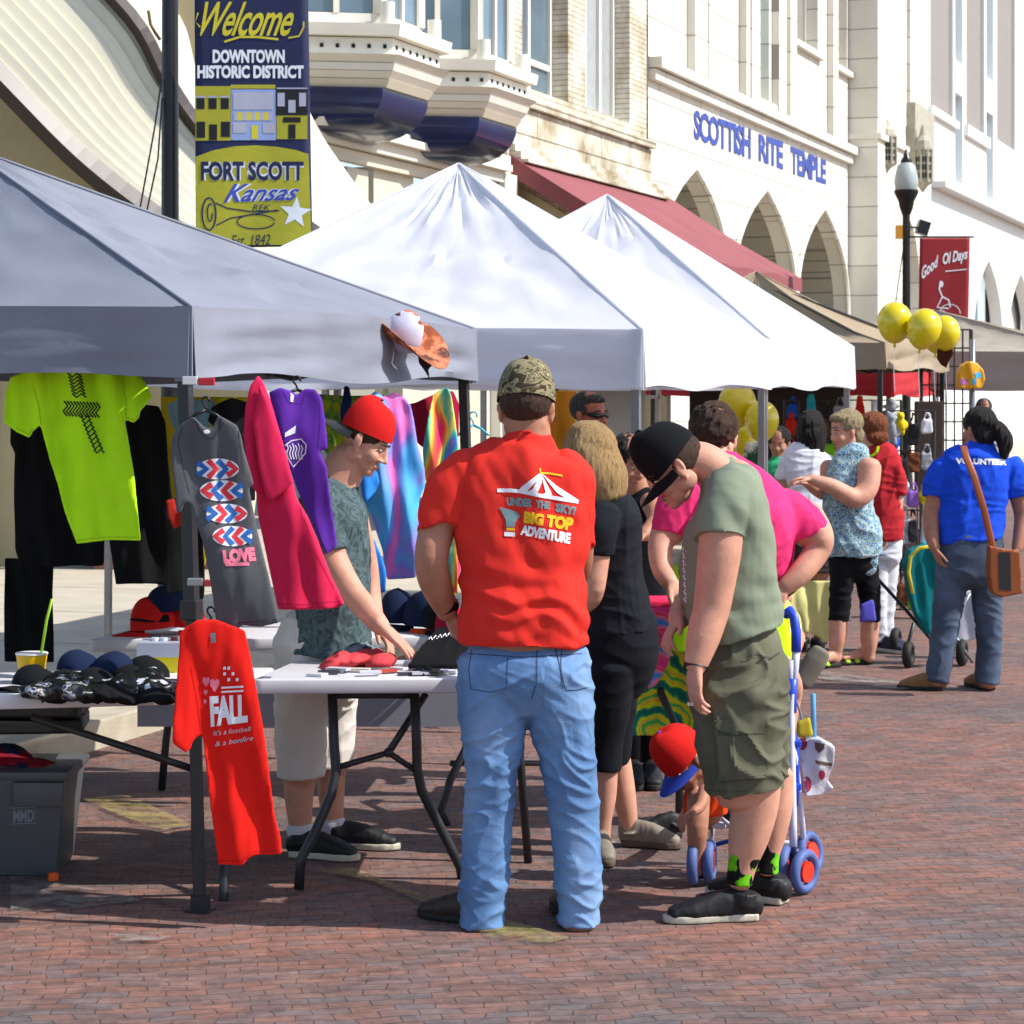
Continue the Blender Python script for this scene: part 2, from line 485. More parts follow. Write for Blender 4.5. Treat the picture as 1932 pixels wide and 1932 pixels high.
# sidewalk with a kerb, behind the stalls
KE = Vector((.318, .948, 0)); KN = Vector((-.948, .318, 0))
conc = M('concrete_pavement', 'b3aa98', rough=.9, var=.12, scale=3, bump=.25, bscale=60)
K0 = Vector((-5.67+.335*4, 4, 0))
def strip(d0, d1, z0, z1, l0=-6, l1=90):
    mb = MB(); a = K0+KE*l0+KN*d0; b = K0+KE*l1+KN*d0; c = K0+KE*l1+KN*d1; d = K0+KE*l0+KN*d1
    vs = [Vector((p.x, p.y, z)) for z in (z0, z1) for p in (a, b, c, d)]
    return mb.add(vs, [(0,3,2,1),(4,5,6,7),(0,1,5,4),(1,2,6,5),(2,3,7,6),(3,0,4,7)])
tag(build(strip(.155, 14, -.2, .135), 'sidewalk', conc), kind='structure')
tag(build(strip(0, .15, -.2, .14), 'kerb', M('kerb_concrete', 'a89f8d', var=.15, scale=5, bump=.3, bscale=80), bevel=.012), kind='structure')
for i in range(8):
    mb = MB(); a = K0+KE*(i*1.8+3); mb.add([a+KN*.16+Vector((0,0,.139)), a+KN*.16+KE*.012+Vector((0,0,.139)), a+KN*12+KE*.012+Vector((0,0,.139)), a+KN*12+Vector((0,0,.139))], [(0,1,2,3)])
    tag(build(mb, 'pavement_joint', M('joint_dark', '5a5348')), kind='structure')  # thin dark line across the pavement at each joint

# ------------------------------------------------------------------ the row of buildings on the left
XF, MF = -11.1, .386
EF = Vector((MF, 1, 0)).normalized(); NF = Vector((EF.y, -EF.x, 0))
def yF(u, off=0):
    x0 = XF + off/NF.x
    return F*x0/(u-966-F*MF)
def FU(u, v, off=0):
    """the point of the facade plane (pushed out by off) seen at this photo position"""
    y = yF(u, off); return P(u, v, y)
def FS(y, z, off=0): return Vector((XF+MF*y, y, z)) + NF*off
def zz(u, v, off=0): return FU(u, v, off).z
def sl(u, off=0):   # facade coordinate (y of the point on the base plane)
    p = FU(u, 700, off); q = p-NF*off; return q.y
def fbox(name, u0, u1, z0, z1, o0, o1, mat, parent, mb=None, bevel=0):
    a, b = sl(u0), sl(u1)
    own = mb is None
    mb = mb or MB()
    p = [FS(a, z0, o0), FS(b, z0, o0), FS(b, z0, o1), FS(a, z0, o1), FS(a, z1, o0), FS(b, z1, o0), FS(b, z1, o1), FS(a, z1, o1)]
    mb.add(p, [(0,3,2,1),(4,5,6,7),(0,1,5,4),(1,2,6,5),(2,3,7,6),(3,0,4,7)])
    if own: return build(mb, name, mat, parent, bevel=bevel)
    return mb
def fwall(name, s0, s1, z0, z1, holes, mat, parent, o0=-.35, o1=0):
    """wall slab between facade coordinates with openings (each a list of (s,z))"""
    outer = [(s0, z0), (s1, z0), (s1, z1), (s0, z1)]
    loops = [outer]+holes
    flat = [Vector((s, z, 0)) for lp in loops for s, z in lp]
    bmf = bmesh.new(); fv = [bmf.verts.new(p) for p in flat]; ed = []; k0 = 0
    for lp in loops:
        ed += [bmf.edges.new((fv[k0+i], fv[k0+(i+1) % len(lp)])) for i in range(len(lp))]; k0 += len(lp)
    bmf.verts.index_update()
    bmesh.ops.triangle_fill(bmf, use_beauty=True, use_dissolve=False, edges=ed)
    tri = [tuple(v.index for v in f.verts) for f in bmf.faces]; bmf.free()
    n = len(flat); mb = MB()
    vs = [FS(p.x, p.y, o1) for p in flat]+[FS(p.x, p.y, o0) for p in flat]
    fs = [tuple(t) for t in tri]+[tuple(i+n for i in reversed(t)) for t in tri]
    k = 0
    for lp in loops:
        m_ = len(lp)
        for i in range(m_): a = k+i; b = k+(i+1) % m_; fs.append((a, b, b+n, a+n))
        k += m_
    mb.add(vs, fs)
    return build(mb, name, mat, parent)
def block_mat(name, col, mortar, bw, bh, ms=.008, var=.08, stain=None, rough=.8, bump=.4):
    m = bpy.data.materials.new(name); m.use_nodes = True
    nt = m.node_tree; N = nt.nodes; L = nt.links; b = N['Principled BSDF']; b.inputs['Roughness'].default_value = rough
    b.inputs['Specular IOR Level'].default_value = .3
    tc = N.new('ShaderNodeTexCoord')
    sp = N.new('ShaderNodeSeparateXYZ'); L.new(tc.outputs['Object'], sp.inputs[0])
    # run blocks along the wall: x' = distance along facade, y' = height
    dt = N.new('ShaderNodeVectorMath'); dt.operation = 'DOT_PRODUCT'; dt.inputs[1].default_value = (EF.x, EF.y, 0); L.new(tc.outputs['Object'], dt.inputs[0])
    cb = N.new('ShaderNodeCombineXYZ'); L.new(dt.outputs['Value'], cb.inputs[0]); L.new(sp.outputs[2], cb.inputs[1])
    br = N.new('ShaderNodeTexBrick'); L.new(cb.outputs[0], br.inputs['Vector'])
    br.inputs['Scale'].default_value = 1; br.inputs['Brick Width'].default_value = bw; br.inputs['Row Height'].default_value = bh
    br.inputs['Mortar Size'].default_value = ms; br.inputs['Mortar Smooth'].default_value = .2
    c = hexc(col); br.inputs['Color1'].default_value = tuple(k*(1-var) for k in c[:3])+(1,)
    br.inputs['Color2'].default_value = tuple(min(k*(1+var), .95) for k in c[:3])+(1,); br.inputs['Mortar'].default_value = hexc(mortar)
    nz = N.new('ShaderNodeTexNoise'); nz.inputs['Scale'].default_value = 1.3; nz.inputs['Detail'].default_value = 8; nz.inputs['Roughness'].default_value = .65
    L.new(tc.outputs['Object'], nz.inputs['Vector'])
    r = N.new('ShaderNodeValToRGB'); r.color_ramp.elements[0].position = .35 if stain else .2; r.color_ramp.elements[1].position = .58 if stain else .6
    r.color_ramp.elements[0].color = hexc(stain) if stain else (.9, .9, .88, 1); r.color_ramp.elements[1].color = (1, 1, 1, 1)
    L.new(nz.outputs[0], r.inputs[0])
    mx = N.new('ShaderNodeMix'); mx.data_type = 'RGBA'; mx.blend_type = 'MULTIPLY'; mx.inputs[0].default_value = 1
    L.new(br.outputs['Color'], mx.inputs[6]); L.new(r.outputs[0], mx.inputs[7]); L.new(mx.outputs[2], b.inputs['Base Color'])
    iv = N.new('ShaderNodeMath'); iv.operation = 'MULTIPLY_ADD'; iv.inputs[1].default_value = -1; L.new(br.outputs['Fac'], iv.inputs[0]); L.new(nz.outputs[0], iv.inputs[2])
    bp = N.new('ShaderNodeBump'); bp.inputs['Strength'].default_value = bump; bp.inputs['Distance'].default_value = .02
    L.new(iv.outputs[0], bp.inputs['Height']); L.new(bp.outputs[0], b.inputs['Normal'])
    return m
def glass(name, col, rough=.06):
    if name in MATS: return MATS[name]
    m = M(name, col, rough=rough, var=.25, scale=1.2, spec=.9); return m
GL = glass('window_glass', '5c6f7c'); GLD = glass('dark_window_glass', '3a444c'); GLT = glass('teal_window_glass', '86a9ac')
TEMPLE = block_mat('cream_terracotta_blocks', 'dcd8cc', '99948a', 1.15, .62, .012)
TEMPLE_SHADE = block_mat('arch_shade_blocks', '9b968a', '6f6a5f', .55, .42, .014)  # temple blocks in a darker tone: the shade inside the arches is painted in
LIME = block_mat('painted_old_brick', 'd8d3c4', 'a8a08e', .24, .075, .006, .05, stain='c3b7a0', bump=.8)
LIMEB = block_mat('weathered_stone_band', 'd2cdbf', '8e8675', 1.3, .42, .012, .08, stain='b0a68c', bump=.8)
CREAM = M('cream_painted_wood', 'cbc4b0', rough=.6, var=.06, scale=2)
CREAM_T = M('pale_cream_trim', 'dbd6c8', rough=.6, var=.05, scale=2)
WHITE_T = M('white_trim_paint', 'dedcd2', rough=.55, var=.04, scale=2)
NAVY = M('gloss_navy_paint', '16244f', rough=.22, var=.3, scale=2, coat=.3)
TAN = M('tan_painted_board', 'a99b78', rough=.8, var=.08, scale=2)
SHADE = M('dark_interior', '191716', rough=.9)
MAROON = M('maroon_awning_canvas', '84484c', rough=.85, var=.08, scale=2, bump=.1, bscale=120)

def window(parent, u0, u1, z0, z1, depth=-.22, glassm=GL, nv=1, nh=(0.5,), fr=.06, fm=WHITE_T, name='window'):
    """framed window: frame with mullions, pane behind"""
    mb = MB(); s0, s1 = sl(u0), sl(u1); w = (s1-s0)
    def bar(a, b, c, d, o0, o1):
        p = [FS(a, c, o0), FS(b, c, o0), FS(b, c, o1), FS(a, c, o1), FS(a, d, o0), FS(b, d, o0), FS(b, d, o1), FS(a, d, o1)]
        mb.add(p, [(0,3,2,1),(4,5,6,7),(0,1,5,4),(1,2,6,5),(2,3,7,6),(3,0,4,7)])
    o0, o1 = depth, depth+.07
    bar(s0, s0+fr, z0, z1, o0, o1); bar(s1-fr, s1, z0, z1, o0, o1); bar(s0+fr, s1-fr, z0, z0+fr, o0, o1); bar(s0+fr, s1-fr, z1-fr, z1, o0, o1)
    for k in range(nv):
        c = s0+w*(k+1)/(nv+1); bar(c-fr/2, c+fr/2, z0+fr, z1-fr, o0+.005, o1-.005)
    for h in nh:
        c = z0+(z1-z0)*h; bar(s0+fr, s1-fr, c-fr/2, c+fr/2, o0+.01, o1-.012)
    wo = build(mb, name, fm, parent)
    g_ = MB(); p = [FS(s0, z0, depth+.02), FS(s1, z0, depth+.02), FS(s1, z1, depth+.02), FS(s0, z1, depth+.02)]
    p += [q-NF*.015 for q in p]
    g_.add(p, [(0,1,2,3),(7,6,5,4),(0,4,5,1),(1,5,6,2),(2,6,7,3),(3,7,4,0)])
    build(g_, 'pane', glassm, wo)
    return wo
def hole(u0, u1, z0, z1): a, b = sl(u0), sl(u1); return [(a, z0), (b, z0), (b, z1), (a, z1)]
def arch(u0, u1, ztop, z0, n=12):
    a, b = sl(u0), sl(u1); w = b-a; c = (a+b)/2; zs = ztop-w*1.25
    zs = ztop-w*.56; h = ztop-zs; pts = [(a, z0), (b, z0)]
    for k in range(n+1): t = k/n; pts.append((c+w/2*(1-t**2.9), zs+h*t))
    for k in range(n-1, -1, -1): t = k/n; pts.append((c-w/2*(1-t**2.9), zs+h*t))
    return pts
TOP = 15

# --- cream building with oriel windows
B1 = empty('commercial_building', FS(sl(500), 0), 'cream building with two projecting oriels and glossy navy undersides', 'building')
Z1 = zz(700, 330)
sw0, sw1 = sl(560), sl(944)
hs = [hole(655, 695, zz(675, 420), zz(675, 318)), hole(705, 780, zz(740, 420), zz(740, 322))]
for a, b in ((590, 660), (840, 882), (905, 945)): hs.append(hole(a, b, 5.5, 7.6))
hs.append(hole(760, 930, .5, 2.6))
fwall('wall', sw0-1.0, sw1, 0, TOP, hs, CREAM, B1)
window(B1, 655, 695, zz(675, 420), zz(675, 318), -.2, GLD, 0, ()); window(B1, 705, 780, zz(740, 420), zz(740, 322), -.2, GL, 1, ())
for a, b in ((590, 660), (840, 882), (905, 945)): window(B1, a, b, 5.5, 7.6, -.2, GLD, 0, (.5,))
window(B1, 760, 930, .5, 2.6, -.25, GLD, 3, ())
for (va, vb, o) in ((248, 262, .16), (262, 276, .3), (276, 298, .2), (300, 322, .1)):
    fbox('cornice', 560, 925, zz(720, vb), zz(720, va), 0, o, CREAM_T if o > .15 else CREAM, B1)
def oriel(uj, ue, mats):
    """faceted oriel: near facet, front facet parallel to the wall, far facet; uj = seen junction, ue = far corner"""
    p0 = .98
    sj = sl(uj, p0); se = sl(ue, p0)
    o = None
    def ringpts(out, z, grow=0):
        return [FS(sj-.52-grow, z, 0), FS(sj-grow*.6, z, p0+out), FS(se+grow*.6, z, p0+out), FS(se+.52+grow, z, 0)]
    def band(name, z0, z1, out0, out1, mat, parent):
        mb = MB(); a = ringpts(out0, z0, out0); b = ringpts(out1, z1, out1)
        mb.add(a+b, [(0,1,5,4),(1,2,6,5),(2,3,7,6),(3,0,4,7),(3,2,1,0),(4,5,6,7)])
        return build(mb, name, mat, parent)
    zs = lambda v: CH-(v-HZ)*yF(741, .98)/F
    base = band('oriel', zs(105)+.003, zs(72), .0, .0, WHITE_T, B1)
    band('sill_moulding', zs(70), zs(48), .10, .12, CREAM_T, base)
    band('moulding', zs(119), zs(105), .02, .10, CREAM_T, base); band('moulding', zs(133), zs(120), .0, .03, WHITE_T, base)
    band('moulding', zs(147), zs(134), -.06, .0, CREAM_T, base); band('moulding', zs(163), zs(148), -.1, -.05, CREAM, base)
    # curved glossy underside
    mb = MB(); rings = []
    for k in range(9):
        t = k/8; r = math.cos(t*PI/2)**.8 if k < 8 else .02
        sc_ = .14 + .86*r; z = zs(164)-.46*math.sin(t*PI/2)
        rings.append([FS((sj+se)/2+(s_-(sj+se)/2)*(.55+.45*r), z, oo*sc_) for s_, oo in ((sj-.45, 0), (sj+.02, .86), (se-.02, .86), (se+.45, 0))])
    vs = [v for r in rings for v in r]; fs = []
    for i in range(8):
        for k in range(3): a = i*4+k; fs.append((a, a+1, a+5, a+4))
        a = i*4; fs.append((a+3, a, a+4, a+7))
    fs.append((0,3,2,1)); fs.append(tuple(range(32, 36)))
    mb.add(vs, fs); build(mb, 'underside', NAVY, base, smooth=True, angle=35)
    # vent holes
    mb = MB()
    A, B, C_ = ringpts(0, zs(88))[0], ringpts(0, zs(88))[1], ringpts(0, zs(88))[2]
    for q0, q1, nn in ((A, B, 7), (B, C_, 7)):
        d = (q1-q0).normalized(); nrm = Vector((d.y, -d.x, 0))
        R = Matrix((d, nrm, Vector((0,0,1)))).transposed()
        for k in range(nn): build(MB().box(q0.lerp(q1, (k+.5)/nn)+nrm*.002, (.035, .02, .04), R), 'vent_hole', SHADE, base)
    # posts and parapet blocks and glazing above
    for q in ringpts(.02, zs(48)): build(MB().tube([q-NF*.08, q-NF*.08+Vector((0,0,.24))], [(.075,.075)]*2, (0,1,0), 12, 3, False), 'corner_post', WHITE_T, base, smooth=True, angle=40)
    up = band('bay_wall', zs(47), zs(47)+.14, -.16, -.16, WHITE_T, base)
    band('mullion_band', zs(47)+2.1, zs(47)+2.5, -.12, -.12, CREAM_T, base)
    rp = ringpts(-.2, 0, -.2)
    mb = MB(); gl = MB()
    for q0, q1 in zip(rp[:-1], rp[1:]):
        d = (q1-q0); ln = d.length; d = d.normalized(); nrm = Vector((d.y, -d.x, 0)); R = Matrix((d, nrm, Vector((0,0,1)))).transposed()
        za, zb = zs(47)+.14, zs(47)+2.1
        for t in (0, .5, 1): mb.box(q0.lerp(q1, t)+Vector((0,0,(za+zb)/2)), (.14 if t != .5 else .06, .1, zb-za), R)
        gl.box(q0.lerp(q1, .5)+Vector((0,0,(za+zb)/2)), (ln-.1, .02, zb-za-.02), R)
    build(mb, 'bay_frame', CREAM_T, base); build(gl, 'bay_glass', GL, base)
    # curtains behind the glass line, seen as pale vertical folds
    return base
oriel(741, 829, None); oriel(922, 994, None)
fbox('pilaster', 925, 944, 0, 4.7, 0, .14, WHITE_T, B1); fbox('pilaster_cap', 922, 946, 4.0, 4.45, .14, .22, WHITE_T, B1)

# --- curved clapboard canopy end at the left
def arcpt(pts, t):
    k = t*(len(pts)-1); i = min(int(k), len(pts)-2); f = k-i
    def cr(a, b, c, d, f): return .5*((2*b)+(-a+c)*f+(2*a-5*b+4*c-d)*f*f+(-a+3*b-3*c+d)*f**3)
    q = [pts[max(0, min(len(pts)-1, i+j))] for j in (-1, 0, 1, 2)]
    return tuple(cr(*[x[m] for x in q], f) for m in range(len(pts[0])))
arcA = [(-120, 20), (28, 178), (170, 318), (345, 448), (520, 540), (700, 590)]
arcB = [(60, -160), (245, 30), (310, 145), (372, 238), (470, 345), (640, 470), (800, 540)]
arcC = [(420, -220), (500, 0), (583, 208), (650, 318), (740, 430), (860, 520)]
B0 = empty('shop_front', Vector((-5, 18.5, 0)), 'shop front under a sweeping cream clapboard canopy edged with brown trim', 'building')
def lay(u, v, y): return P(u, v, y)
def loft(cA, cB, yA, yB, nst, mat_b, name, th=.05):
    """clapboards running along the curves, each lapped over the next"""
    mb = MB(); NT = 26
    for s_ in range(nst):
        w0, w1 = s_/nst, (s_+1)/nst
        row0 = []; row1 = []
        for k in range(NT+1):
            t = k/NT; a = arcpt(cA, t); b = arcpt(cB, t)
            for w, row, lift in ((w0, row0, .0), (w1, row1, .03)):
                u = a[0]*(1-w)+b[0]*w; v = a[1]*(1-w)+b[1]*w; y = yA*(1-w)+yB*w-lift+.6*t
                row.append(lay(u, v, y))
        back = [p+Vector((-.01, th, 0)) for p in row0], [p+Vector((-.01, th, 0)) for p in row1]
        n1 = NT+1
        mb.add(row0+row1+back[0]+back[1], [(i, i+1, n1+i+1, n1+i) for i in range(NT)] +
               [(2*n1+i+1, 2*n1+i, 3*n1+i, 3*n1+i+1) for i in range(NT)] +
               [(i+1, i, 2*n1+i, 2*n1+i+1) for i in range(NT)] + [(n1+i, n1+i+1, 3*n1+i+1, 3*n1+i) for i in range(NT)])
    return build(mb, name, mat_b, B0)
CLAP = M('cream_clapboard', 'd8d4c0', rough=.7, var=.04, scale=3)
TRIM = M('dark_brown_trim', '2e2320', rough=.4, var=.1, scale=4)
loft(arcA, arcB, 19.4, 19.9, 11, CLAP, 'clapboard'); loft(arcB, arcC, 20.0, 21.2, 9, CLAP, 'clapboard')
for c, y, w in ((arcA, 19.3, .06), (arcB, 19.85, .04)):
    mb = MB(); pts = []
    for k in range(31):
        t = k/30; a = arcpt(c, t); pts.append(lay(a[0], a[1], y+.6*t-.06))
    mb.tube(pts, [(w*1.9, .1)]*31, (0, 1, 0), 4, 2, False); build(mb, 'trim_board', TRIM, B0)
mb = MB(); mb.box((-6.2, 20.6, 3), (7.6, .2, 6.2)); build(mb, 'wall', TAN, B0)
mb = MB()
for i in range(5): mb.box((-9.3+i*1.35, 20.47, 1.3), (1.05, .05, 2.2))
build(mb, 'shop_glass', GLD, B0)
mb = MB(); mb.box((-3.2, 20.3, .5), (1.1, .4, 1.0)); build(mb, 'brick_base', block_mat('red_brick_base', '7d4a3c', '5a4a44', .22, .075), B0)

# --- old stone building with maroon awning
B2 = empty('stone_building', FS((sl(945)+sl(1222))/2, 0), 'weathered whitewashed stone building above the sloping maroon awning', 'building')
w1 = hole(985, 1072, zz(1030, 178), 9.5); w2 = hole(1105, 1188, zz(1150, 218), 10.5)
fwall('wall', sw1+.02, sl(1220), 0, TOP, [w1, w2, hole(960, 1180, .4, 2.9)], LIME, B2)
window(B2, 985, 1072, zz(1030, 178), 9.5, -.3, GL, 1, (.12, .45), .08)
window(B2, 1105, 1188, zz(1150, 218), 10.5, -.3, M('pale_blind_glass', '9ba0a0', rough=.3, var=.1), 2, (.45,), .08)
window(B2, 960, 1180, .4, 2.9, -.3, GLD, 4, (.8,), .08)
fbox('stone_band', 946, 1220, zz(1080, 328), zz(1080, 238), .0, .08, LIMEB, B2)
fbox('ledge', 946, 1220, zz(1080, 236), zz(1080, 222), .0, .16, LIMEB, B2)
for va, vb, o in ((300, 312, .16), (313, 326, .24), (327, 334, .34)): fbox('cornice', 950, 1224, zz(1080, vb+8), zz(1080, va+8), .08, o, LIMEB, B2)
# awning
s0, s1 = sl(947), sl(1250)
zt, zb_, off = 4.72, 3.42, 2.2
mb = MB(); NA = 24
top = [FS(s0+(s1-s0)*k/NA, zt, .1) for k in range(NA+1)]; bot = [FS(s0+(s1-s0)*k/NA, zb_-.02*math.sin(k*1.3), off) for k in range(NA+1)]
mid = [a.lerp(b, .5)-Vector((0,0,.05)) for a, b in zip(top, bot)]; fall = [b-Vector((0,0,.2)) for b in bot]
rows = [top, mid, bot, fall]; vs = []; fs = []
for r in rows: vs += r
for i in range(3):
    for k in range(NA): a = i*(NA+1)+k; fs.append((a, a+1, a+NA+2, a+NA+1))
mb.add(vs, fs); me = mb.mesh(); me = evaluate(me, [('SOLIDIFY', dict(thickness=.012))]); aw = put('awning', me, MAROON, B2)
mb = MB(); mb.prism([FS(s0-.02, zt, .1), FS(s0-.02, zb_, off), FS(s0-.02, zb_-.2, off), FS(s0-.02, zb_-.1, off-.15), FS(s0-.02, zt-.25, .1)], EF*.02); build(mb, 'awning_end', MAROON, aw)
mb = MB()
for k in range(9):
    a = k/9
    mb.box(FS(s0+.6, 2.3, .15+a*1.95)+Vector((0,0,.45)), (.02, .20, 4.0-a*1.1)) if 0 else None
p = [FS(s0+.25, 0.2, .1), FS(s0+.25, .2, off-.1), FS(s0+.25, zb_-.25, off-.1), FS(s0+.25, zt-.35, .1)]
mb.prism(p, EF*.06); side = build(mb, 'side_panel', TAN, B2)
mb = MB()
for k in range(10): q = FS(s0+.24, 0, .15+k*.205); mb.box(q+Vector((0,0,2.0)), (.015, .015, 3.2-k*.02))
build(mb, 'batten', M('batten_dark_tan', '7d7055'), side)  # narrow strips up the panel, a darker tan than the board

# --- temple
B3 = empty('temple_building', FS((sl(1222)+sl(1600))/2, 0), 'cream temple with three pointed arches and raised blue lettering', 'building')
sa, sb = sl(1222)+.02, sl(1600)
arcs = [arch(1240, 1369, zz(1311, 317), 2.0), arch(1378, 1499, zz(1445, 357), 2.0), arch(1500, 1598, zz(1554, 393), 2.0)]
zl = zz(1400, 200)
upper = [hole(1424, 1451, zz(1440, 192), 14.5), hole(1497, 1543, zz(1520, 88), 14.5), hole(1572, 1598, zz(1585, 128), 14.5)]
tw = fwall('wall', sa, sb, 0, TOP, arcs+upper, TEMPLE, B3, -.28, 0)
fwall('arch_lining', sa, sb, 0, 7, [list(a) for a in arcs], TEMPLE_SHADE, B3, -1.9, -.285)  # wall depth behind the front slab, in the blocks with painted shade
fbox('arch_recess', 1226, 1612, .1, 7, -2.1, -1.92, TEMPLE_SHADE, B3)
for a, b, c, gm in ((1424, 1451, zz(1440, 192), GLT), (1497, 1543, zz(1520, 88), M('grey_screen', '84807a')), (1572, 1598, zz(1585, 128), M('grey_screen', '84807a'))):
    window(B3, a, b, c, 14.5, -.3, gm, 0, (), .07, CREAM_T)
    fbox('window_sill', a-4, b+4, c-.12, c-.01, -.02, .12, CREAM_T, B3)
for va, vb, o in ((0, 9, .22), (9, 19, .12)): fbox('string_course', 1223, 1600, zz(1400, 188)-va*.02-.16, zz(1400, 188)-va*.02, 0.003, o, TEMPLE, B3)
zsc = zz(1400, 188)
for a, b in ((1296, 1320), (1322, 1328), (1394, 1401), (1404, 1420), (1456, 1470), (1478, 1490), (1560, 1569)):
    fbox('pier_strip', a, b, zsc+.05, TOP, .003, .14, TEMPLE, B3)
for a in arcs:      # moulded rim round each arch
    mb = MB(); pts = [FS(s_, z_, .03) for s_, z_ in a[1:]]+[FS(a[0][0], a[0][1], .03)]
    mb.tube(pts, [(.06, .05)]*len(pts), tuple(NF), 6, 2, False); build(mb, 'arch_rim', TEMPLE, B3)
LET = M('blue_letter_paint', '2b3f96', rough=.45, var=.08)
items = []
for s_, q in (('SCOTTISH', [(1310,206),(1417,243),(1417,301),(1310,262)]), ('RITE', [(1432,252),(1478,268),(1478,320),(1432,303)]), ('TEMPLE', [(1492,276),(1559,303),(1559,348),(1492,327)])):
    items.append(text_tris(s_, [( q[0][0], q[0][1]), q[1], q[2], q[3]], .035, 0, .92))
decal('lettering', items, LET, tw, .01, 30, .05)
# corner pier
fbox('pier', 1601, 1656, 0, TOP, -.7, .62, TEMPLE, B3)
fbox('pier_cap', 1600, 1657, zz(1640, 282), zz(1640, 272), -.6, .70, TEMPLE, B3)
# mullioned strips and lantern niches beyond the pier
for a, b in ((1663, 1676), (1681, 1690), (1697, 1712)): fbox('pier_strip', a, b, zz(1690, 240), TOP, .0, .25, TEMPLE, B3)
fwall('wall', sl(1657), sl(1737), 0, TOP, [arch(1676, 1735, zz(1700, 385), 2.0)], TEMPLE, B3, -.7, 0)
fbox('arch_recess', 1660, 1736, .1, 6.5, -.9, -.72, TEMPLE_SHADE, B3)
STONE_G = M('grey_carved_stone', 'a7a394', rough=.85, var=.15, scale=6, bump=.5, bscale=40)
def niche(u, v0, v1, w):
    y = yF(u, .6); c = P(u, (v0+v1)/2, y); h = (v1-v0)*y/F; ww = w*y/F
    mb = MB()
    mb.tube([c+Vector((0,0,-h*.36)), c+Vector((0,0,h*.12))], [(ww*.45, ww*.45)]*2, (0,1,0), 8, 2, False)
    mb.tube([c+Vector((0,0,h*.12)), c+Vector((0,0,h*.16))], [(ww*.56, ww*.56)]*2, (0,1,0), 8, 2, False)
    mb.tube([c+Vector((0,0,h*.16)), c+Vector((0,0,h*.26)), c+Vector((0,0,h*.34)), c+Vector((0,0,h*.5))], [(ww*.5, ww*.5), (ww*.42, ww*.42), (ww*.2, ww*.2), (.03, .03)], (0,1,0), 8, 2, False)
    mb.tube([c+Vector((0,0,-h*.5)), c+Vector((0,0,-h*.42)), c+Vector((0,0,-h*.36))], [(.03,.03), (ww*.25, ww*.25), (ww*.52, ww*.52)], (0,1,0), 8, 2, False)
    for k in range(8):
        a = 2*PI*(k+.5)/8; mb.rod(c+Vector((math.cos(a)*ww*.47, math.sin(a)*ww*.47, -h*.36)), c+Vector((math.cos(a)*ww*.47, math.sin(a)*ww*.47, h*.14)), ww*.06, 6)
    o = build(mb, 'lantern_niche', STONE_G, B3)
    mb = MB()
    for k in range(8):
        a = 2*PI*k/8+PI/8*0
        for j in range(3):
            for i in (-.5, .5):
                cc = c+Vector((math.cos(a+i*.3)*ww*.435, math.sin(a+i*.3)*ww*.435, h*(-.26+j*.12)))
                mb.box(cc, (ww*.08, ww*.08, h*.08))
    build(mb, 'niche_opening', SHADE, o)
niche(1672, 220, 325, 40); niche(1741, 236, 362, 36)
fbox('buttress', 1690, 1728, zz(1700, 330), zz(1700, 200), .0, .45, STONE_G, B3)

# --- white building further along
B4 = empty('white_building', FS(sl(1820), 0), 'bright white building at far right with tall grey window strips', 'building')
WB = M('white_painted_wall', 'e4e4e0', rough=.7, var=.03, scale=2)
GS = M('grey_window_strip', '8d8681', rough=.7, var=.06)
se = 150
fwall('wall', sl(1738), se, 0, 30, [hole(1755, 1798, zz(1777, 215), 29), hole(1823, 1857, zz(1840, 248), 29), hole(1881, 1915, zz(1895, 272), 29), hole(1802, 1816, zz(1809, 118), 29), hole(1861, 1874, zz(1868, 150), 29),
      hole(1802, 1816, zz(1809, 345), zz(1809, 178)), hole(1861, 1874, zz(1868, 375), zz(1868, 214)), arch(1838, 1892, zz(1865, 490), 2.0), arch(1902, 1950, zz(1925, 515), 2.0)], WB, B4)
fbox('window_strip', 1750, 1802, zz(1777, 240), 29.5, -.2, -.1, GS, B4); fbox('window_strip', 1819, 1860, zz(1840, 270), 29.5, -.2, -.1, GS, B4); fbox('window_strip', 1877, 1920, zz(1895, 300), 29.5, -.2, -.1, GS, B4)
fbox('window', 1803, 1817, 3.4, 29.5, -.3, -.25, M('pale_glass', 'a9bcc6', rough=.15), B4); fbox('window', 1861, 1875, 3.4, 29.5, -.3, -.25, M('pale_glass', 'a9bcc6'), B4)
fbox('ledge', 1757, 1990, zz(1830, 386), zz(1830, 376), .003, .35, M('pale_ledge_stone', 'b9b8b8', rough=.8), B4)
fbox('sill', 1751, 1802, zz(1777, 222)-.1, zz(1777, 215), -.05, .12, WB, B4); fbox('sill', 1819, 1861, zz(1840, 248)-.3, zz(1840, 248), -.05, .12, WB, B4)
fbox('arch_recess', 1830, 1955, .5, 9, -.6, -.5, M('pale_arch_recess', 'b5b4b2'), B4)
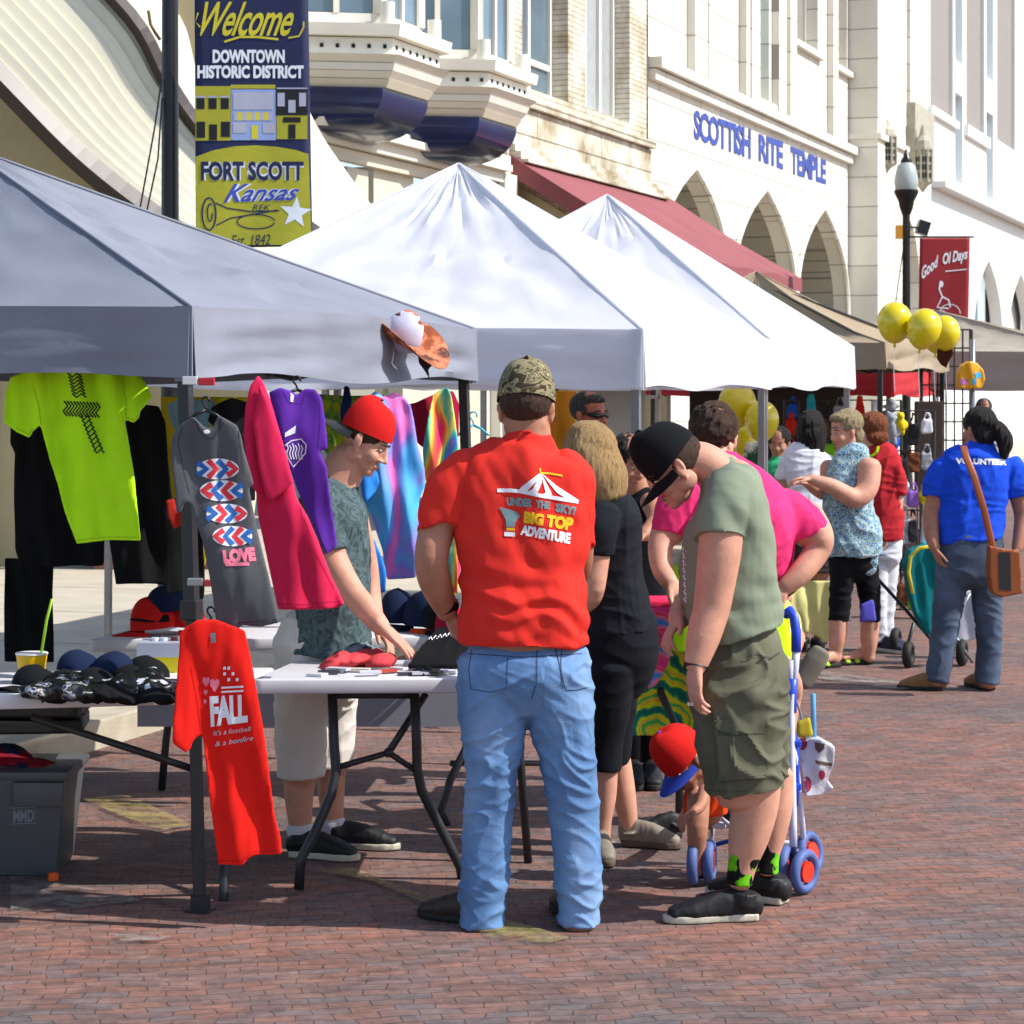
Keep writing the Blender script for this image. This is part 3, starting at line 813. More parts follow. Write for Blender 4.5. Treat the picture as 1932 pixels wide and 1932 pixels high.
# block across the far end of the street, lets nothing show behind the row
# ------------------------------------------------------------------ canopy tents
def canopy_mat(name, col, trans, var=.03):
    m = M(name, col, rough=.75, var=var, scale=1.5, bump=.12, bscale=35, trans=trans, spec=.25); return m
W_CAN = canopy_mat('white_canopy_fabric', 'f0f1f6', .5); G_CAN = canopy_mat('grey_canopy_fabric', '7b7f8b', .02, .14)
T_CAN = canopy_mat('tan_canopy_fabric', '9f8f78', .12, .06); R_CAN = canopy_mat('red_canopy_fabric', 'c83a42', .3); S_CAN = canopy_mat('stone_canopy_fabric', 'a9a093', .15)
POLE = M('grey_steel_pole', '8b8c90', rough=.35, var=.08, metal=.7, scale=20); POLE_B = M('black_steel_pole', '26282b', rough=.4, var=.15, scale=20)
POLE_R = M('brown_steel_pole', '5a3a35', rough=.4, var=.15, scale=20)
def tent(label, A, e, L, W, ze, zp, vh, fab, pole, legs, group=None, sag=.07, wr=.02, seed=0, curve=0, trussmat=None):
    e = Vector((e[0], e[1], 0)).normalized(); pv = Vector((-e.y, e.x, 0))
    A = Vector((A[0], A[1], 0)); C4 = [A, A+e*L, A+e*L+pv*W, A+pv*W]
    ctr = (C4[0]+C4[2])/2
    root = empty('canopy_tent', ctr, label, 'canopy tent', group)
    mb = MB(); n = 30
    apex = ctr+Vector((0, 0, zp))
    for k in range(4):
        p, q = C4[k], C4[(k+1) % 4]
        rows = []
        for i in range(n+1):
            t = i/n; row = []
            for j in range(n+1):
                s_ = j/n
                b = p.lerp(q, s_); b = Vector((b.x, b.y, ze)); pt = b.lerp(apex, t)
                edge = math.sin(PI*s_)**.5 if 0 < s_ < 1 else 0
                d = -sag*math.sin(PI*t)*edge - curve*math.sin(PI*t) + .02*math.sin(PI*s_)*(1-t)
                a = (s_-.5)
                # radiating creases from the peak, drag folds near the corners
                w1 = noise.noise(Vector((a*26+seed, t*2.2, k*5+seed)))*(.25+.9*t*t)
                w2 = noise.noise(Vector(((a*a*28+t*9), k*3.1+seed, t*2)))*(1-t)*1.1
                w3 = noise.noise(Vector((pt.x*4.5+seed, pt.y*4.5, pt.z*6)))*.8+.35*noise.noise(Vector((pt.x*13+seed, pt.y*13, pt.z*9)))
                d += wr*(w1+w2+w3)*edge*1.9*min(1, (1-t)*12)*min(1, t*9)
                row.append(Vector((pt.x, pt.y, pt.z+d)))
            rows.append(row)
        vs = [v for r in rows for v in r]; m_ = n+1
        mb.add(vs, [(i*m_+j, i*m_+j+1, (i+1)*m_+j+1, (i+1)*m_+j) for i in range(n) for j in range(n)])
    me = mb.mesh(); fix = bmesh.new(); fix.from_mesh(me); bmesh.ops.remove_doubles(fix, verts=fix.verts, dist=.0005); bmesh.ops.recalc_face_normals(fix, faces=fix.faces); fix.to_mesh(me); fix.free()
    me = evaluate(me, [('SOLIDIFY', dict(thickness=.003))])
    roof = put('roof', me, fab, root, True, 28)
    for k in range(4):      # stitched piping down the hips and round the eaves
        pts = []
        for i in range(9):
            t = i/8; b = Vector((C4[k].x, C4[k].y, ze)); q_ = b.lerp(apex, t); q_.z += .004-curve*math.sin(PI*t); pts.append(q_)
        build(MB().path(pts, .007, 6), 'hip_seam', fab, roof, True)
    # valance
    mb = MB(); m2 = 64; nr = 10
    for k in range(4):
        p, q = C4[k], C4[(k+1) % 4]; d = (q-p).normalized(); out = Vector((d.y, -d.x, 0))
        vs = []
        for i in range(nr+1):
            t = i/nr
            for j in range(m2+1):
                s_ = j/m2; b = p.lerp(q, s_); ed = min(s_, 1-s_)
                w = noise.noise(Vector((s_*9+seed+k*7, t*.7, 1)))*.8 + noise.noise(Vector((s_*2.5+t*1.2, t*2.5+seed, k)))*1.2+.5*noise.noise(Vector((s_*3, t*6+s_*4, k+seed)))
                o = out*(.006+.035*w*min(1, ed*12)*(t*.8+.2)+.012*t)
                zb = ze-vh*t - .018*math.sin(s_*PI*3+seed)*t*min(1, ed*10) + .02*math.sin(PI*s_)*(1-t)
                vs.append(Vector((b.x, b.y, zb))+o)
        m_ = m2+1
        mb.add(vs, [(i*m_+j, i*m_+j+1, (i+1)*m_+j+1, (i+1)*m_+j) for i in range(nr) for j in range(m2)])
    me = mb.mesh(); fix_normals(me); me = evaluate(me, [('SOLIDIFY', dict(thickness=.003))])
    val = put('valance', me, fab, root, True, 50)
    mb = MB()       # stitched hem and corner tabs
    for k in range(4):
        c = C4[k]; dd = (c-ctr).normalized(); q0 = (C4[(k+1) % 4]-c).normalized(); q1 = (C4[k-1]-c).normalized(); o_ = c+dd*.012; w_ = .055
        tab = MB(); zt_, zb_t = ze+.004, ze-vh-.012
        pl = [o_+q1*w_, o_, o_+q0*w_, o_+q0*w_-dd*.022, o_-dd*.03, o_+q1*w_-dd*.022]
        tab.prism([Vector((v_.x, v_.y, zb_t)) for v_ in pl], (0, 0, zt_-zb_t)); build(tab, 'corner_tab', fab, val)
    # frame
    tm = trussmat or pole
    for k in range(4):
        p, q = C4[k], C4[(k+1) % 4]; ins = (ctr-(p+q)/2).normalized()*.05
        mb = MB()
        for j in range(4):
            a = p.lerp(q, j/4)+ins; b = p.lerp(q, (j+1)/4)+ins
            mb.rod(a+Vector((0,0,ze-.05)), b+Vector((0,0,ze-.23)), .011, 6); mb.rod(a+Vector((0,0,ze-.23)), b+Vector((0,0,ze-.05)), .011, 6)
        build(mb, 'scissor_truss', tm, root)
    for k in range(4):
        build(MB().rod(C4[k]+(ctr-C4[k])*.04+Vector((0,0,ze-.02)), apex-Vector((0,0,.08)), .013, 6), 'rafter', tm, root)
    for k, foot in legs.items():
        c = C4[k]+(ctr-C4[k]).normalized()*.06
        f = Vector((foot[0], foot[1], 0)) if foot else c.copy()
        gz = foot[2] if foot and len(foot) > 2 else 0.0
        f.z = gz
        top = Vector((c.x, c.y, ze-.02)); mid = f.lerp(top, .5); d = (top-f).normalized()
        R = Matrix.Rotation(math.atan2(e.y, e.x), 3, 'Z')
        def sq(mb, a, b, w):
            x = R @ Vector((w/2, 0, 0)); y = R @ Vector((0, w/2, 0))
            mb.add([a-x-y, a+x-y, a+x+y, a-x+y, b-x-y, b+x-y, b+x+y, b-x+y], [(0,3,2,1),(4,5,6,7),(0,1,5,4),(1,2,6,5),(2,3,7,6),(3,0,4,7)])
        mb = MB(); sq(mb, mid, top, .042); leg = build(mb, 'leg', pole, root, bevel=.003)
        mb = MB(); sq(mb, f+Vector((0,0,.006)), mid+(mid-f)*.03, .032); build(mb, 'lower_leg', pole, leg)
        mb = MB(); mb.box(mid, (.06, .06, .07), R); build(mb, 'height_latch', POLE_B, leg, bevel=.006)
        mb = MB(); mb.box(f+Vector((0,0,.005)), (.08, .08, .008), R); mb.box(f+Vector((0,0,.03)), (.05, .05, .05), R); build(mb, 'foot_plate', pole, leg)
        mb = MB(); mb.box(top-Vector((0,0,.05)), (.05, .05, .1), R); build(mb, 'corner_bracket', POLE_B, leg, bevel=.006)
    return root, roof, val, C4, ctr
GT, groof, gval, GC, gctr = tent('smoke grey canopy tent in the left foreground with t-shirts hanging from its frame', (-1.09, 7.6), (.915, 2.85), 2.99, 3.6, 2.03, 2.79, .24, G_CAN, POLE_B, {0: (-1.045, 7.52), 1: (-.17, 10.45), 2: None, 3: None}, sag=.05, wr=.02, seed=3)
e1 = (.318, .948)
WT1 = tent('white canopy tent with the tallest peak, standing right behind the red-shirted man', (.65, 11.2), e1, 3.05, 3.05, 2.05, 3.07, .29, W_CAN, POLE, {0: None, 1: None, 2: (-1.27+.0, 15.06, .135), 3: (-2.2, 12.2, .135)}, 'white canopy tents', seed=11, sag=.06)
WT2 = tent('second white canopy tent, lower in view and nearer the balloons', (1.62, 14.12), e1, 3.05, 3.0, 2.07, 3.14, .31, W_CAN, POLE, {0: None, 1: None, 2: None, 3: (-1.2, 15.1, .135)}, 'white canopy tents', seed=23, sag=.06)
yy = 19.0; s_ = F/yy
TA = P(1668, 690, 19.2)
TT = tent('tan canopy tent with black legs beyond the white tents', (TA.x, TA.y), (.36, .93), 3.0, 3.05, 2.15, 2.86, .22, T_CAN, POLE_B, {0: None, 1: None, 2: None, 3: None}, seed=31, sag=.16, wr=.02, curve=.08)
RA = P(1640, 700, 20.8)
RT = tent('low red canopy tent with its valance showing behind the yellow balloons', (3.85, 22.7), (.36, .93), 2.6, 3.2, 1.95, 2.3, .27, R_CAN, POLE, {0: None, 1: None, 2: None, 3: None}, seed=41)
LA = P(1915, 690, 21.5)
LT = tent('stone-coloured canopy tent at the right edge beyond the blue-shirted woman', (6.2, 24.0), (.36, .93), 3.4, 4.0, 2.15, 2.68, .4, S_CAN, POLE, {0: None, 1: None, 2: None, 3: None}, seed=51, sag=.1)
# red/silver tags strapped on the near leg of the grey tent
for (u, v, w, h, m1, m2) in ((375, 718, 60, 16, 'c9c9cc', 'a81f30'), (385, 1098, 62, 14, '8e9296', 'a33a3c')):
    mb = MB(); mb.box(P(u-w*.27, v, 7.44), (w*.46/568, .03, h/568)); t_ = build(mb, 'clamp', M('clamp_'+m1, m1, rough=.35, metal=.3), bevel=.003)
    tag(t_, 'silver and red spring clamp near the top of the black tent leg' if v < 900 else 'silver and red clamp halfway down the black tent leg', 'clamp', 'clamps on the tent leg')
    mb = MB(); mb.box(P(u+w*.25, v+2, 7.44), (w*.5/568, .026, h*.9/568)); build(mb, 'grip', M('clamp_grip_'+m2, m2, rough=.5), t_, bevel=.003)

# ------------------------------------------------------------------ lamp posts and banners
LP = M('dark_green_black_paint', '15191c', rough=.35, var=.2, scale=3)
def lamp_post(label, base, h, r, lantern=True):
    o = empty('street_lamp', base, label, 'street lamp', 'street lamps')
    mb = MB(); b = Vector(base)
    mb.tube([b, b+Vector((0,0,.12)), b+Vector((0,0,.5)), b+Vector((0,0,.7)), b+Vector((0,0,h))], [(r*1.9,)*2, (r*1.7,)*2, (r*1.3,)*2, (r*1.1,)*2, (r*.9,)*2], (0,1,0), 20, 2, False)
    build(mb, 'pole', LP, o, True, 40)
    c = b+Vector((0,0,h))
    build(MB().tube([c, c+Vector((0,0,.1)), c+Vector((0,0,.2)), c+Vector((0,0,.32)), c+Vector((0,0,.36))], [(r,)*2, (r*1.6,)*2, (r*1.9,)*2, (r*2.9,)*2, (r*2.9,)*2], (0,1,0), 16, 2, False), 'fitter', LP, o, True, 35)
    g_ = M('frosted_lamp_glass', 'b9c4c4', rough=.3, var=.05, trans=.3)
    build(MB().tube([c+Vector((0,0,.36)), c+Vector((0,0,.5)), c+Vector((0,0,.72)), c+Vector((0,0,.78))], [(r*2.6,)*2, (r*2.9,)*2, (r*2.2,)*2, (r*1.0,)*2], (0,1,0), 16), 'globe', g_, o, True)
    build(MB().tube([c+Vector((0,0,.78)), c+Vector((0,0,.84)), c+Vector((0,0,.95))], [(r*1.5,)*2, (r*.9,)*2, (r*.3,)*2], (0,1,0), 12), 'finial', LP, o, True)
    return o
pb = P(321, 0, 14.6); lp1 = lamp_post('dark street lamp pole rising behind the grey tent, beside the hanging welcome banner', (pb.x, pb.y, .135), 5.6, .056)
pb2 = P(1710, 0, 33.0); lp2 = lamp_post('distant black street lamp with frosted globe and red banner near the balloons', (pb2.x, pb2.y, .135), CH+(HZ-405)*33/F-.135, .062)
mb = MB(); mb.box(P(1741, 430, 33.0), (.17, .2, .2), Matrix.Rotation(.3, 3, 'Y')); mb.rod(P(1716, 428, 33), P(1735, 430, 33), .015); build(mb, 'floodlight', LP, lp2)
mb = MB(); mb.rod(P(1690, 570, 33.0), P(1704, 470, 32.95), .008); build(mb, 'stay_wire', LP, lp2)
mb = MB(); mb.box(P(1696, 438, 32.9), (.09, .1, .2)); build(mb, 'amber_reflector', M('amber_plastic', 'c98a20', rough=.4), lp2)
# guy wires on the near pole
mb = MB(); mb.path([P(305, 150, 14.55), P(292, 240, 14.5), P(262, 405, 14.45)], .006); mb.path([P(306, 185, 14.55), P(298, 300, 14.5), P(274, 412, 14.45)], .006); build(mb, 'hanging_cable', LP, lp1)
mb = MB(); mb.path([P(302, 75, 14.5), P(293, 62, 14.5), P(284, 45, 14.5), P(280, 20, 14.5)], .012); build(mb, 'bracket_arm', M('brass_arm', '6e5c32', rough=.5), lp1)

def banner(name, label, quad, y, mat, th=.006, wave=.012, yslope=0):
    a, b, c, d = quad; mb = MB(); n, m_ = 14, 40; vs = []
    for i in range(m_+1):
        t = i/m_
        for j in range(n+1):
            s_ = j/n
            u = (a[0]*(1-s_)+b[0]*s_)*(1-t)+(d[0]*(1-s_)+c[0]*s_)*t; v = (a[1]*(1-s_)+b[1]*s_)*(1-t)+(d[1]*(1-s_)+c[1]*s_)*t
            yy = y+yslope*s_+wave*math.sin(t*7+s_*3)+wave*.5*math.sin(s_*9+t*4)*t
            vs.append(P(u, v, yy))
    k = n+1
    mb.add(vs, [(i*k+j, i*k+j+1, (i+1)*k+j+1, (i+1)*k+j) for i in range(m_) for j in range(n)])
    me = mb.mesh(); fix_normals(me); me = evaluate(me, [('SOLIDIFY', dict(thickness=th))])
    return tag(put(name, me, mat, None, True), label, 'banner', 'street banners')
BNAVY = M('banner_navy', '1c2148', rough=.7, var=.05); BOLIVE = M('banner_olive_yellow', 'a8a32a', rough=.7, var=.06)
BYEL = M('banner_bright_yellow', 'c9bd2e', rough=.7); BWHT = M('banner_white', 'e0e2e8', rough=.7); BBLUE = M('banner_pale_blue', '8ea0cf', rough=.7); BBLK = M('banner_black', '17161c', rough=.7)
BGRY = M('banner_lilac_grey', 'a9a9bb', rough=.7)
bn = banner('welcome_banner', 'navy and olive welcome banner with painted shopfronts hung beside the lamp pole', [(367,-30),(581,-30),(590,464),(370,464)], 14.4, BNAVY)
def T(s, quad, bold=.02, shear=0, sp=1.0): return text_tris(s, quad, bold, shear, sp)
def rect(x0, y0, x1, y1): return poly_tris([(x0,y0),(x1,y0),(x1,y1),(x0,y1)])
R_ = lambda *a: rect(*a)
def tl(x, y): return (x*.34, y*.34)
def trect(x0, y0, x1, y1): return rect(x0*.34, y0*.34, x1*.34, y1*.34)
hill = [(370.5, 462)]+[tl(1086, 870), tl(1180, 835), tl(1300, 812), tl(1420, 806), tl(1540, 815), tl(1640, 832), tl(1712, 855)]+[(588, 462)]
decal('lower_field', [poly_tris(hill)], BOLIVE, bn, .004, 30)
decal('script_lettering', [T('Welcome', [tl(1130,10),tl(1640,10),tl(1620,200),tl(1110,200)], .015, .5, .95), line_poly([tl(1245,232), tl(1330,205), tl(1430,205), tl(1545,218)], 4), line_poly([tl(1110,150),tl(1080,120),tl(1100,70)], 3), line_poly([tl(1600,210),tl(1660,200),tl(1685,150),tl(1685,120)], 3)], BYEL, bn, .007, 30)
decal('lettering', [T('DOWNTOWN', [tl(1180,275),tl(1580,275),tl(1580,350),tl(1180,350)], .05), T('HISTORIC DISTRICT', [tl(1095,362),tl(1685,362),tl(1685,435),tl(1095,435)], .05)], BWHT, bn, .007, 30)
decal('painted_shopfront', [trect(1084,478,1280,780), trect(1535,640,1706,772), trect(1280,470,1528,492)], BOLIVE, bn, .005, 30)
decal('painted_shopfront', [trect(1282,496,1532,778)], BBLUE, bn, .0055, 30)
decal('painted_shopfront', [trect(1530,488,1706,640)]+[trect(x,545,x+45,605) for x in (1090,1157,1225)]+[trect(1090,675,1138,765), trect(1160,690,1205,778), trect(1226,675,1276,760), trect(1570,650,1668,680), trect(1600,690,1640,770)], BBLK, bn, .0075, 30)
decal('painted_shopfront', [trect(1294,512,1515,608)]+[trect(1296+k*48,622,1320+k*48,668) for k in range(5)]+[trect(1294,680,1370,738), trect(1458,680,1528,738)], BGRY, bn, .0085, 30)
decal('painted_shopfront', [trect(1320+k*48,622,1344+k*48,668) for k in range(4)]+[trect(1395,695,1432,772)], BYEL, bn, .0085, 30)
decal('painted_shopfront', [trect(1540,515,1580,590), trect(1660,515,1698,590), trect(1600,555,1640,625), trect(1536,486,1706,494)]+[trect(x-6,532,x+50,542) for x in (1090,1157,1225)], BGRY, bn, .009, 30)
q = [tl(1115,895),tl(1685,895),tl(1685,1003),tl(1115,1003)]
decal('lettering', [T('FORT SCOTT', q, .095)], BWHT, bn, .006, 30); decal('lettering', [T('FORT SCOTT', q, .04)], BNAVY, bn, .009, 30)
q = [tl(1250,1020),tl(1665,1020),tl(1655,1110),tl(1240,1125)]
decal('script_lettering', [T('Kansas', q, .05, .5)], BWHT, bn, .006, 30); decal('script_lettering', [T('Kansas', q, .015, .5)], M('banner_royal_blue', '3a49a8', rough=.7), bn, .009, 30)
decal('painted_bugle', [line_poly([tl(1198+0*k,1110) if 0 else tl(1160+38*math.cos(a), 1187+90*math.sin(a)) for k, a in enumerate([2*PI*i/20 for i in range(21)])], 3), line_poly([tl(1165+14*math.cos(a), 1180+50*math.sin(a)) for a in [2*PI*i/14 for i in range(13)]], 2.4),
      line_poly([tl(1195,1125),tl(1260,1155),tl(1400,1175),tl(1550,1170)], 2.6), line_poly([tl(1200,1250),tl(1280,1210),tl(1400,1190),tl(1540,1165)], 2.4), line_poly([tl(1420+105*math.cos(a), 1230+40*math.sin(a)) for a in [2*PI*i/20+.2 for i in range(20)]], 2.4)], BNAVY, bn, .007, 30)
decal('painted_star', [poly_tris([tl(1640+ (92 if k % 2 == 0 else 38)*math.cos(-PI/2+.1+k*PI/5), 1180+(90 if k % 2 == 0 else 38)*math.sin(-PI/2+.1+k*PI/5)) for k in range(10)])], BWHT, bn, .007, 30)
decal('lettering', [T('Est. 1842', [tl(1285,1305),tl(1500,1300),tl(1500,1358),tl(1285,1362)], .0, .2), T('REK', [tl(1400,1135),tl(1500,1135),tl(1500,1170),tl(1400,1170)], .0, .3)], BNAVY, bn, .007, 30)
mb = MB(); mb.rod(P(330, 466, 14.42), P(590, 461, 14.42), .012); mb.rod(P(330, -32, 14.42), P(590, -32, 14.42), .012); build(mb, 'banner_rod', LP, lp1)
def tr(x, y): return (1236.5+.36*x, .36*y)
rb = banner('street_banner', 'dark red banner with white rider drawing on the distant lamp post', [(1735,449),(1830,449),(1827,608),(1733,604)], 32.9, M('banner_dark_red', '8e1f26', rough=.75, var=.08))
decal('script_lettering', [T('Good', [(1737,506),(1770,480),(1772,500),(1740,528)], .03, .4), T('Ol Days', [(1778,478),(1826,468),(1826,494),(1780,506)], .03, .3), line_poly([(1784,512),(1824,508)], 2)], BWHT, rb, .01, 30)
decal('painted_rider', [line_poly([(1775,530),(1772,545),(1778,560),(1790,566),(1793,580)], 3), line_poly([(1778,560),(1768,580),(1790,582)], 2.5), line_poly([(1792+20*math.cos(a), 592+18*math.sin(a)) for a in [PI+PI*i/12 for i in range(13)]], 1.6), poly_tris(oval(1776, 536, 4, 6)), line_poly([(1768,596),(1775,584),(1785,590)], 2)], BWHT, rb, .01, 30)
mb = MB(); mb.rod(P(1712, 447, 32.95), P(1838, 447, 32.95), .014); mb.rod(P(1712, 606, 32.95), P(1834, 609, 32.95), .012); build(mb, 'banner_rod', LP, lp2)
# ------------------------------------------------------------------ hanging shirts
def cloth(name, label, cat, outline, y, mat, group=None, th=.02, amp=.032, yk=0, uref=None, vox=.0065, it=2, seed=1, hz=1.3, hx=14, parent=None, sheary=0, vref=None, belly=0):
    """a hanging garment from its outline: real depth, thickness and vertical folds. yk = metres of depth per px to the right"""
    uref = uref if uref is not None else outline[0][0]
    vref = vref if vref is not None else outline[0][1]
    mb = MB()
    pts = []
    n = len(outline)
    for i in range(n):
        a = outline[i]; b = outline[(i+1) % n]
        k = max(1, int(math.hypot(b[0]-a[0], b[1]-a[1])/14))
        for j in range(k): pts.append((a[0]+(b[0]-a[0])*j/k, a[1]+(b[1]-a[1])*j/k))
    w = [P(u, v, y+yk*(u-uref)+sheary*(v-vref)) for u, v in pts]
    mb.prism([p-Vector((0, th/2, 0)) for p in w], Vector((0, th, 0)))
    rn = [seed*3.7, seed*1.3]
    def disp(p, q):
        s_ = q[1]   # push along depth on both faces: whole sheet folds
        f = noise.noise(Vector((p[0]*hx+rn[0], p[1]*2, p[2]*hz+rn[1])))*amp*1.7 + noise.noise(Vector((p[0]*5+p[2]*3+rn[1], 0, p[2]*2.2)))*amp*1.1
        return f*s_*1.0
    me = mb.mesh(name); fix_normals(me)
    me = evaluate(me, [('REMESH', dict(mode='VOXEL', voxel_size=vox)), ('SMOOTH', dict(factor=.5, iterations=it))])
    n_ = len(me.vertices); co = np.empty(n_*3); me.vertices.foreach_get('co', co); co = co.reshape(-1, 3)
    for c in co:
        f = noise.noise(Vector((c[0]*hx+rn[0]+c[2]*1.5, 0, c[2]*hz+rn[1])))*amp*1.6 + noise.noise(Vector((c[0]*5+c[2]*3+rn[1], 0, c[2]*2.2)))*amp*1.3 + noise.noise(Vector((c[0]*25+rn[0], 3, c[2]*9)))*amp*.25
        c[1] += f
    me.vertices.foreach_set('co', co.ravel()); me.update()
    o = put(name, me, mat, parent, True)
    if parent is None: tag(o, label, cat, group)
    return o
def arcseg(pts, w, y): return line_poly(pts, w)
NEON = FAB('neon_green_cotton', hexc('b6f01e', .95)); BLKC = FAB('black_cotton', '121214'); CHAR = FAB('charcoal_cotton', '55565a')
PINKC = FAB('hot_pink_cotton', hexc('e02a55', .95)); PURP = FAB('purple_cotton', '5b2d9a'); REDC = FAB('red_cotton', hexc('e32119', .95))
PW = M('white_print_ink', 'e4e6ec', rough=.8); PR = M('red_print_ink', 'd8343f', rough=.8); PB = M('blue_print_ink', '2a62ab', rough=.8); PK = M('black_print_ink', '0f0f12', rough=.8); PY = M('yellow_print_ink', 'e8b81c', rough=.8); PG = M('grey_print_ink', '77808a', rough=.8); PP = M('pink_print_ink', 'e8788f', rough=.8)
HG = 'shirts hanging along the grey tent'
yb = 7.6
neon = cloth('hanging_shirt', 'neon yellow-green t-shirt with black zebra-pattern cross, hanging at far left', 't-shirt', reg(ML, [(180,120),(60,170),(30,260),(28,440),(90,490),(170,530),(192,490),(240,450),(270,560),(300,670),(340,800),(380,970),(420,1090),(445,1158),(540,1143),(640,1132),(830,1135),(815,960),(790,740),(755,520),(735,400),(765,430),(795,440),(825,410),(828,375),(890,290),(850,200),(800,130),(600,120)]), 8.0, NEON, HG, amp=.02, yk=-.0006, seed=2)
random.seed(4)
cr = []
for (x0, y0, x1, y1, w, nn) in ((440,150,470,290,80,7),(375,355,585,365,75,11),(500,400,590,620,60,9)):
    for i in range(nn):
        t = (i+.5)/nn; cx, cy = x0+(x1-x0)*t, y0+(y1-y0)*t
        if abs(x1-x0) > abs(y1-y0): pts = [(cx-8, cy-w*.6), (cx+14, cy-w*.2), (cx-12, cy+w*.2), (cx+10, cy+w*.6)]
        else: pts = [(cx-w*.55, cy-12), (cx-w*.2, cy+10), (cx+w*.15, cy-12), (cx+w*.5, cy+10)]
        cr.append(line_poly([(ML[0]+x*.32, ML[1]+y*.32) for x, y in pts], 3.2))
decal('cross_print', cr, PK, neon, .004)
cloth('hanging_shirt', 'black t-shirt hanging wide behind the neon shirt, left end', 't-shirt', reg(ML, [(60,300),(60,560),(90,620),(90,1180),(130,1290),(605,1285),(620,1000),(600,300)]), 8.5, BLKC, HG, seed=3)
cloth('hanging_shirt', 'black t-shirt hanging between the neon shirt and the beach towel', 't-shirt', reg(ML, [(700,380),(830,330),(940,340),(980,440),(1000,840),(980,1400),(860,1385),(680,1395),(640,1135),(640,500)]), 8.45, BLKC, HG, seed=4)
cloth('black_backdrop_cloth', 'long black cloth hanging at the left edge down to the table', 'cloth', reg(ML, [(20,1240),(310,1240),(318,1850),(20,1850)]), 8.9, BLKC, seed=5)
cloth('hanging_trousers', 'black trousers hanging behind the charcoal shirt', 'trousers', reg(ML, [(985,1000),(1190,1000),(1200,1450),(1190,1500),(1140,1500),(1130,1430),(980,1450)]), 8.2, BLKC, seed=6)
towel_m = FAB('yellow_towel', 'c9b31c'); tw_ = cloth('beach_towel', 'yellow beach towel with blue figure pinned up at the back of the grey tent', 'towel', reg(ML, [(940,285),(1460,288),(1460,900),(1290,1000),(1200,1320),(1160,900),(1010,880)]), 8.7, towel_m, seed=7)
decal('figure_print', [poly_tris(reg(ML, [(985,330),(1060,300),(1270,310),(1230,470),(1120,480),(1040,500),(1000,420)]))], M('towel_blue', '7fa6b8'), tw_, .004)
cloth('hanging_shirt', 'black t-shirt on a black hanger behind the charcoal one', 't-shirt', reg(ML, [(1240,350),(1370,290),(1460,320),(1500,420),(1500,900),(1430,900),(1400,700),(1300,500),(1215,430)]), 8.3, BLKC, HG, seed=8)
cloth('red_pouch', 'small dark red cloth pouch hanging beside the charcoal shirt', 'pouch', reg(ML, [(975,900),(1020,885),(1040,970),(1060,970),(1070,925),(1128,925),(1125,1010),(1020,1070),(990,1000)]), 8.0, FAB('dark_red_cotton', 'a3261d'), seed=9)
charc = cloth('hanging_shirt', 'charcoal grey t-shirt with four red, white and blue ovals on its front', 't-shirt', reg(ML, [(1140,400),(1170,430),(1210,470),(1250,470),(1290,395),(1340,420),(1400,455),(1425,520),(1440,600),(1470,700),(1497,800),(1470,825),(1440,740),(1470,830),(1520,1080),(1590,1350),(1650,1615),(1540,1640),(1420,1632),(1400,1665),(1285,1678),(1240,1350),(1200,1130),(1150,1000),(1130,925),(1090,900),(1070,970),(1040,965),(1038,880),(1010,700),(1005,600),(1010,520),(1060,450)]), 7.3, CHAR, HG, amp=.022, seed=10, hx=11)
def ml(x, y): return (ML[0]+x*.32, ML[1]+y*.32)
def sub_oval(cx, cy, rx, ry, x0, x1, bend=0, n=10):
    pts = []
    for k in range(n+1):
        x = x0+(x1-x0)*0; t = k/n
    top = []; bot = []
    for k in range(n+1):
        x = x0+(x1-x0)*k/n; h = ry*math.sqrt(max(0, 1-(x/rx)**2))*.92
        top.append((cx+x, cy-h)); bot.append((cx+x, cy+h))
    return [ml(*p) for p in top+bot[::-1]]
wv = []; rv = []; bv_ = []
for i, (cx, cy, rx, ry) in enumerate(((1285,712,125,62),(1305,840,128,62),(1338,975,122,58),(1370,1108,118,60))):
    wv.append(poly_tris([ml(*p) for p in oval(cx, cy, rx, ry, 24)]))
    sg = 1 if i % 2 == 0 else -1
    for k, (a, b) in enumerate(((-.85,-.55),(-.35,-.08),(.1,.38),(.55,.85))):
        c = rv if (k+i) % 2 else bv_
        xm = rx*(a+b)/2; h = ry*math.sqrt(max(0, 1-((a+b)/2)**2))*.85; w = rx*(b-a)
        c.append(line_poly([ml(cx+xm-sg*w*.9, cy-h), ml(cx+xm+sg*w*.5, cy), ml(cx+xm-sg*w*.9, cy+h)], w*.32))
decal('oval_print', wv, PW, charc, .004); decal('stripe_print', rv, PR, charc, .0065); decal('stripe_print', bv_, PB, charc, .0065)
decal('lettering', [T('LOVE', [ml(1310,1190),ml(1500,1170),ml(1512,1255),ml(1320,1270)], .08), poly_tris([ml(1325,1265),ml(1470,1262),ml(1470,1282),ml(1330,1285)])], PP, charc, .004)
decal('collar_rib', [line_poly([ml(1150,420), ml(1170,480), ml(1215,530), ml(1260,530), ml(1295,470), ml(1300,410)], 5)], FAB('collar_rib_grey', '434448'), charc, .004)
decal('neck_label', [poly_tris([ml(*p) for p in oval(1220, 492, 20, 12)])], PW, charc, .004)
pink = cloth('hanging_shirt', 'hot pink t-shirt hung sideways in front of the purple one', 't-shirt', [(488,708),(497,722),(509,753),(525,807),(541,862),(553,910),(560,940),(582,977),(599,1018),(624,1089),(648,1140),(640,1147),(580,1149),(525,1150),(505,1060),(488,977),(484,925),(478,919),(466,870),(461,817),(464,770),(474,727)], 7.75, PINKC, HG, amp=.02, seed=12, th=.05)
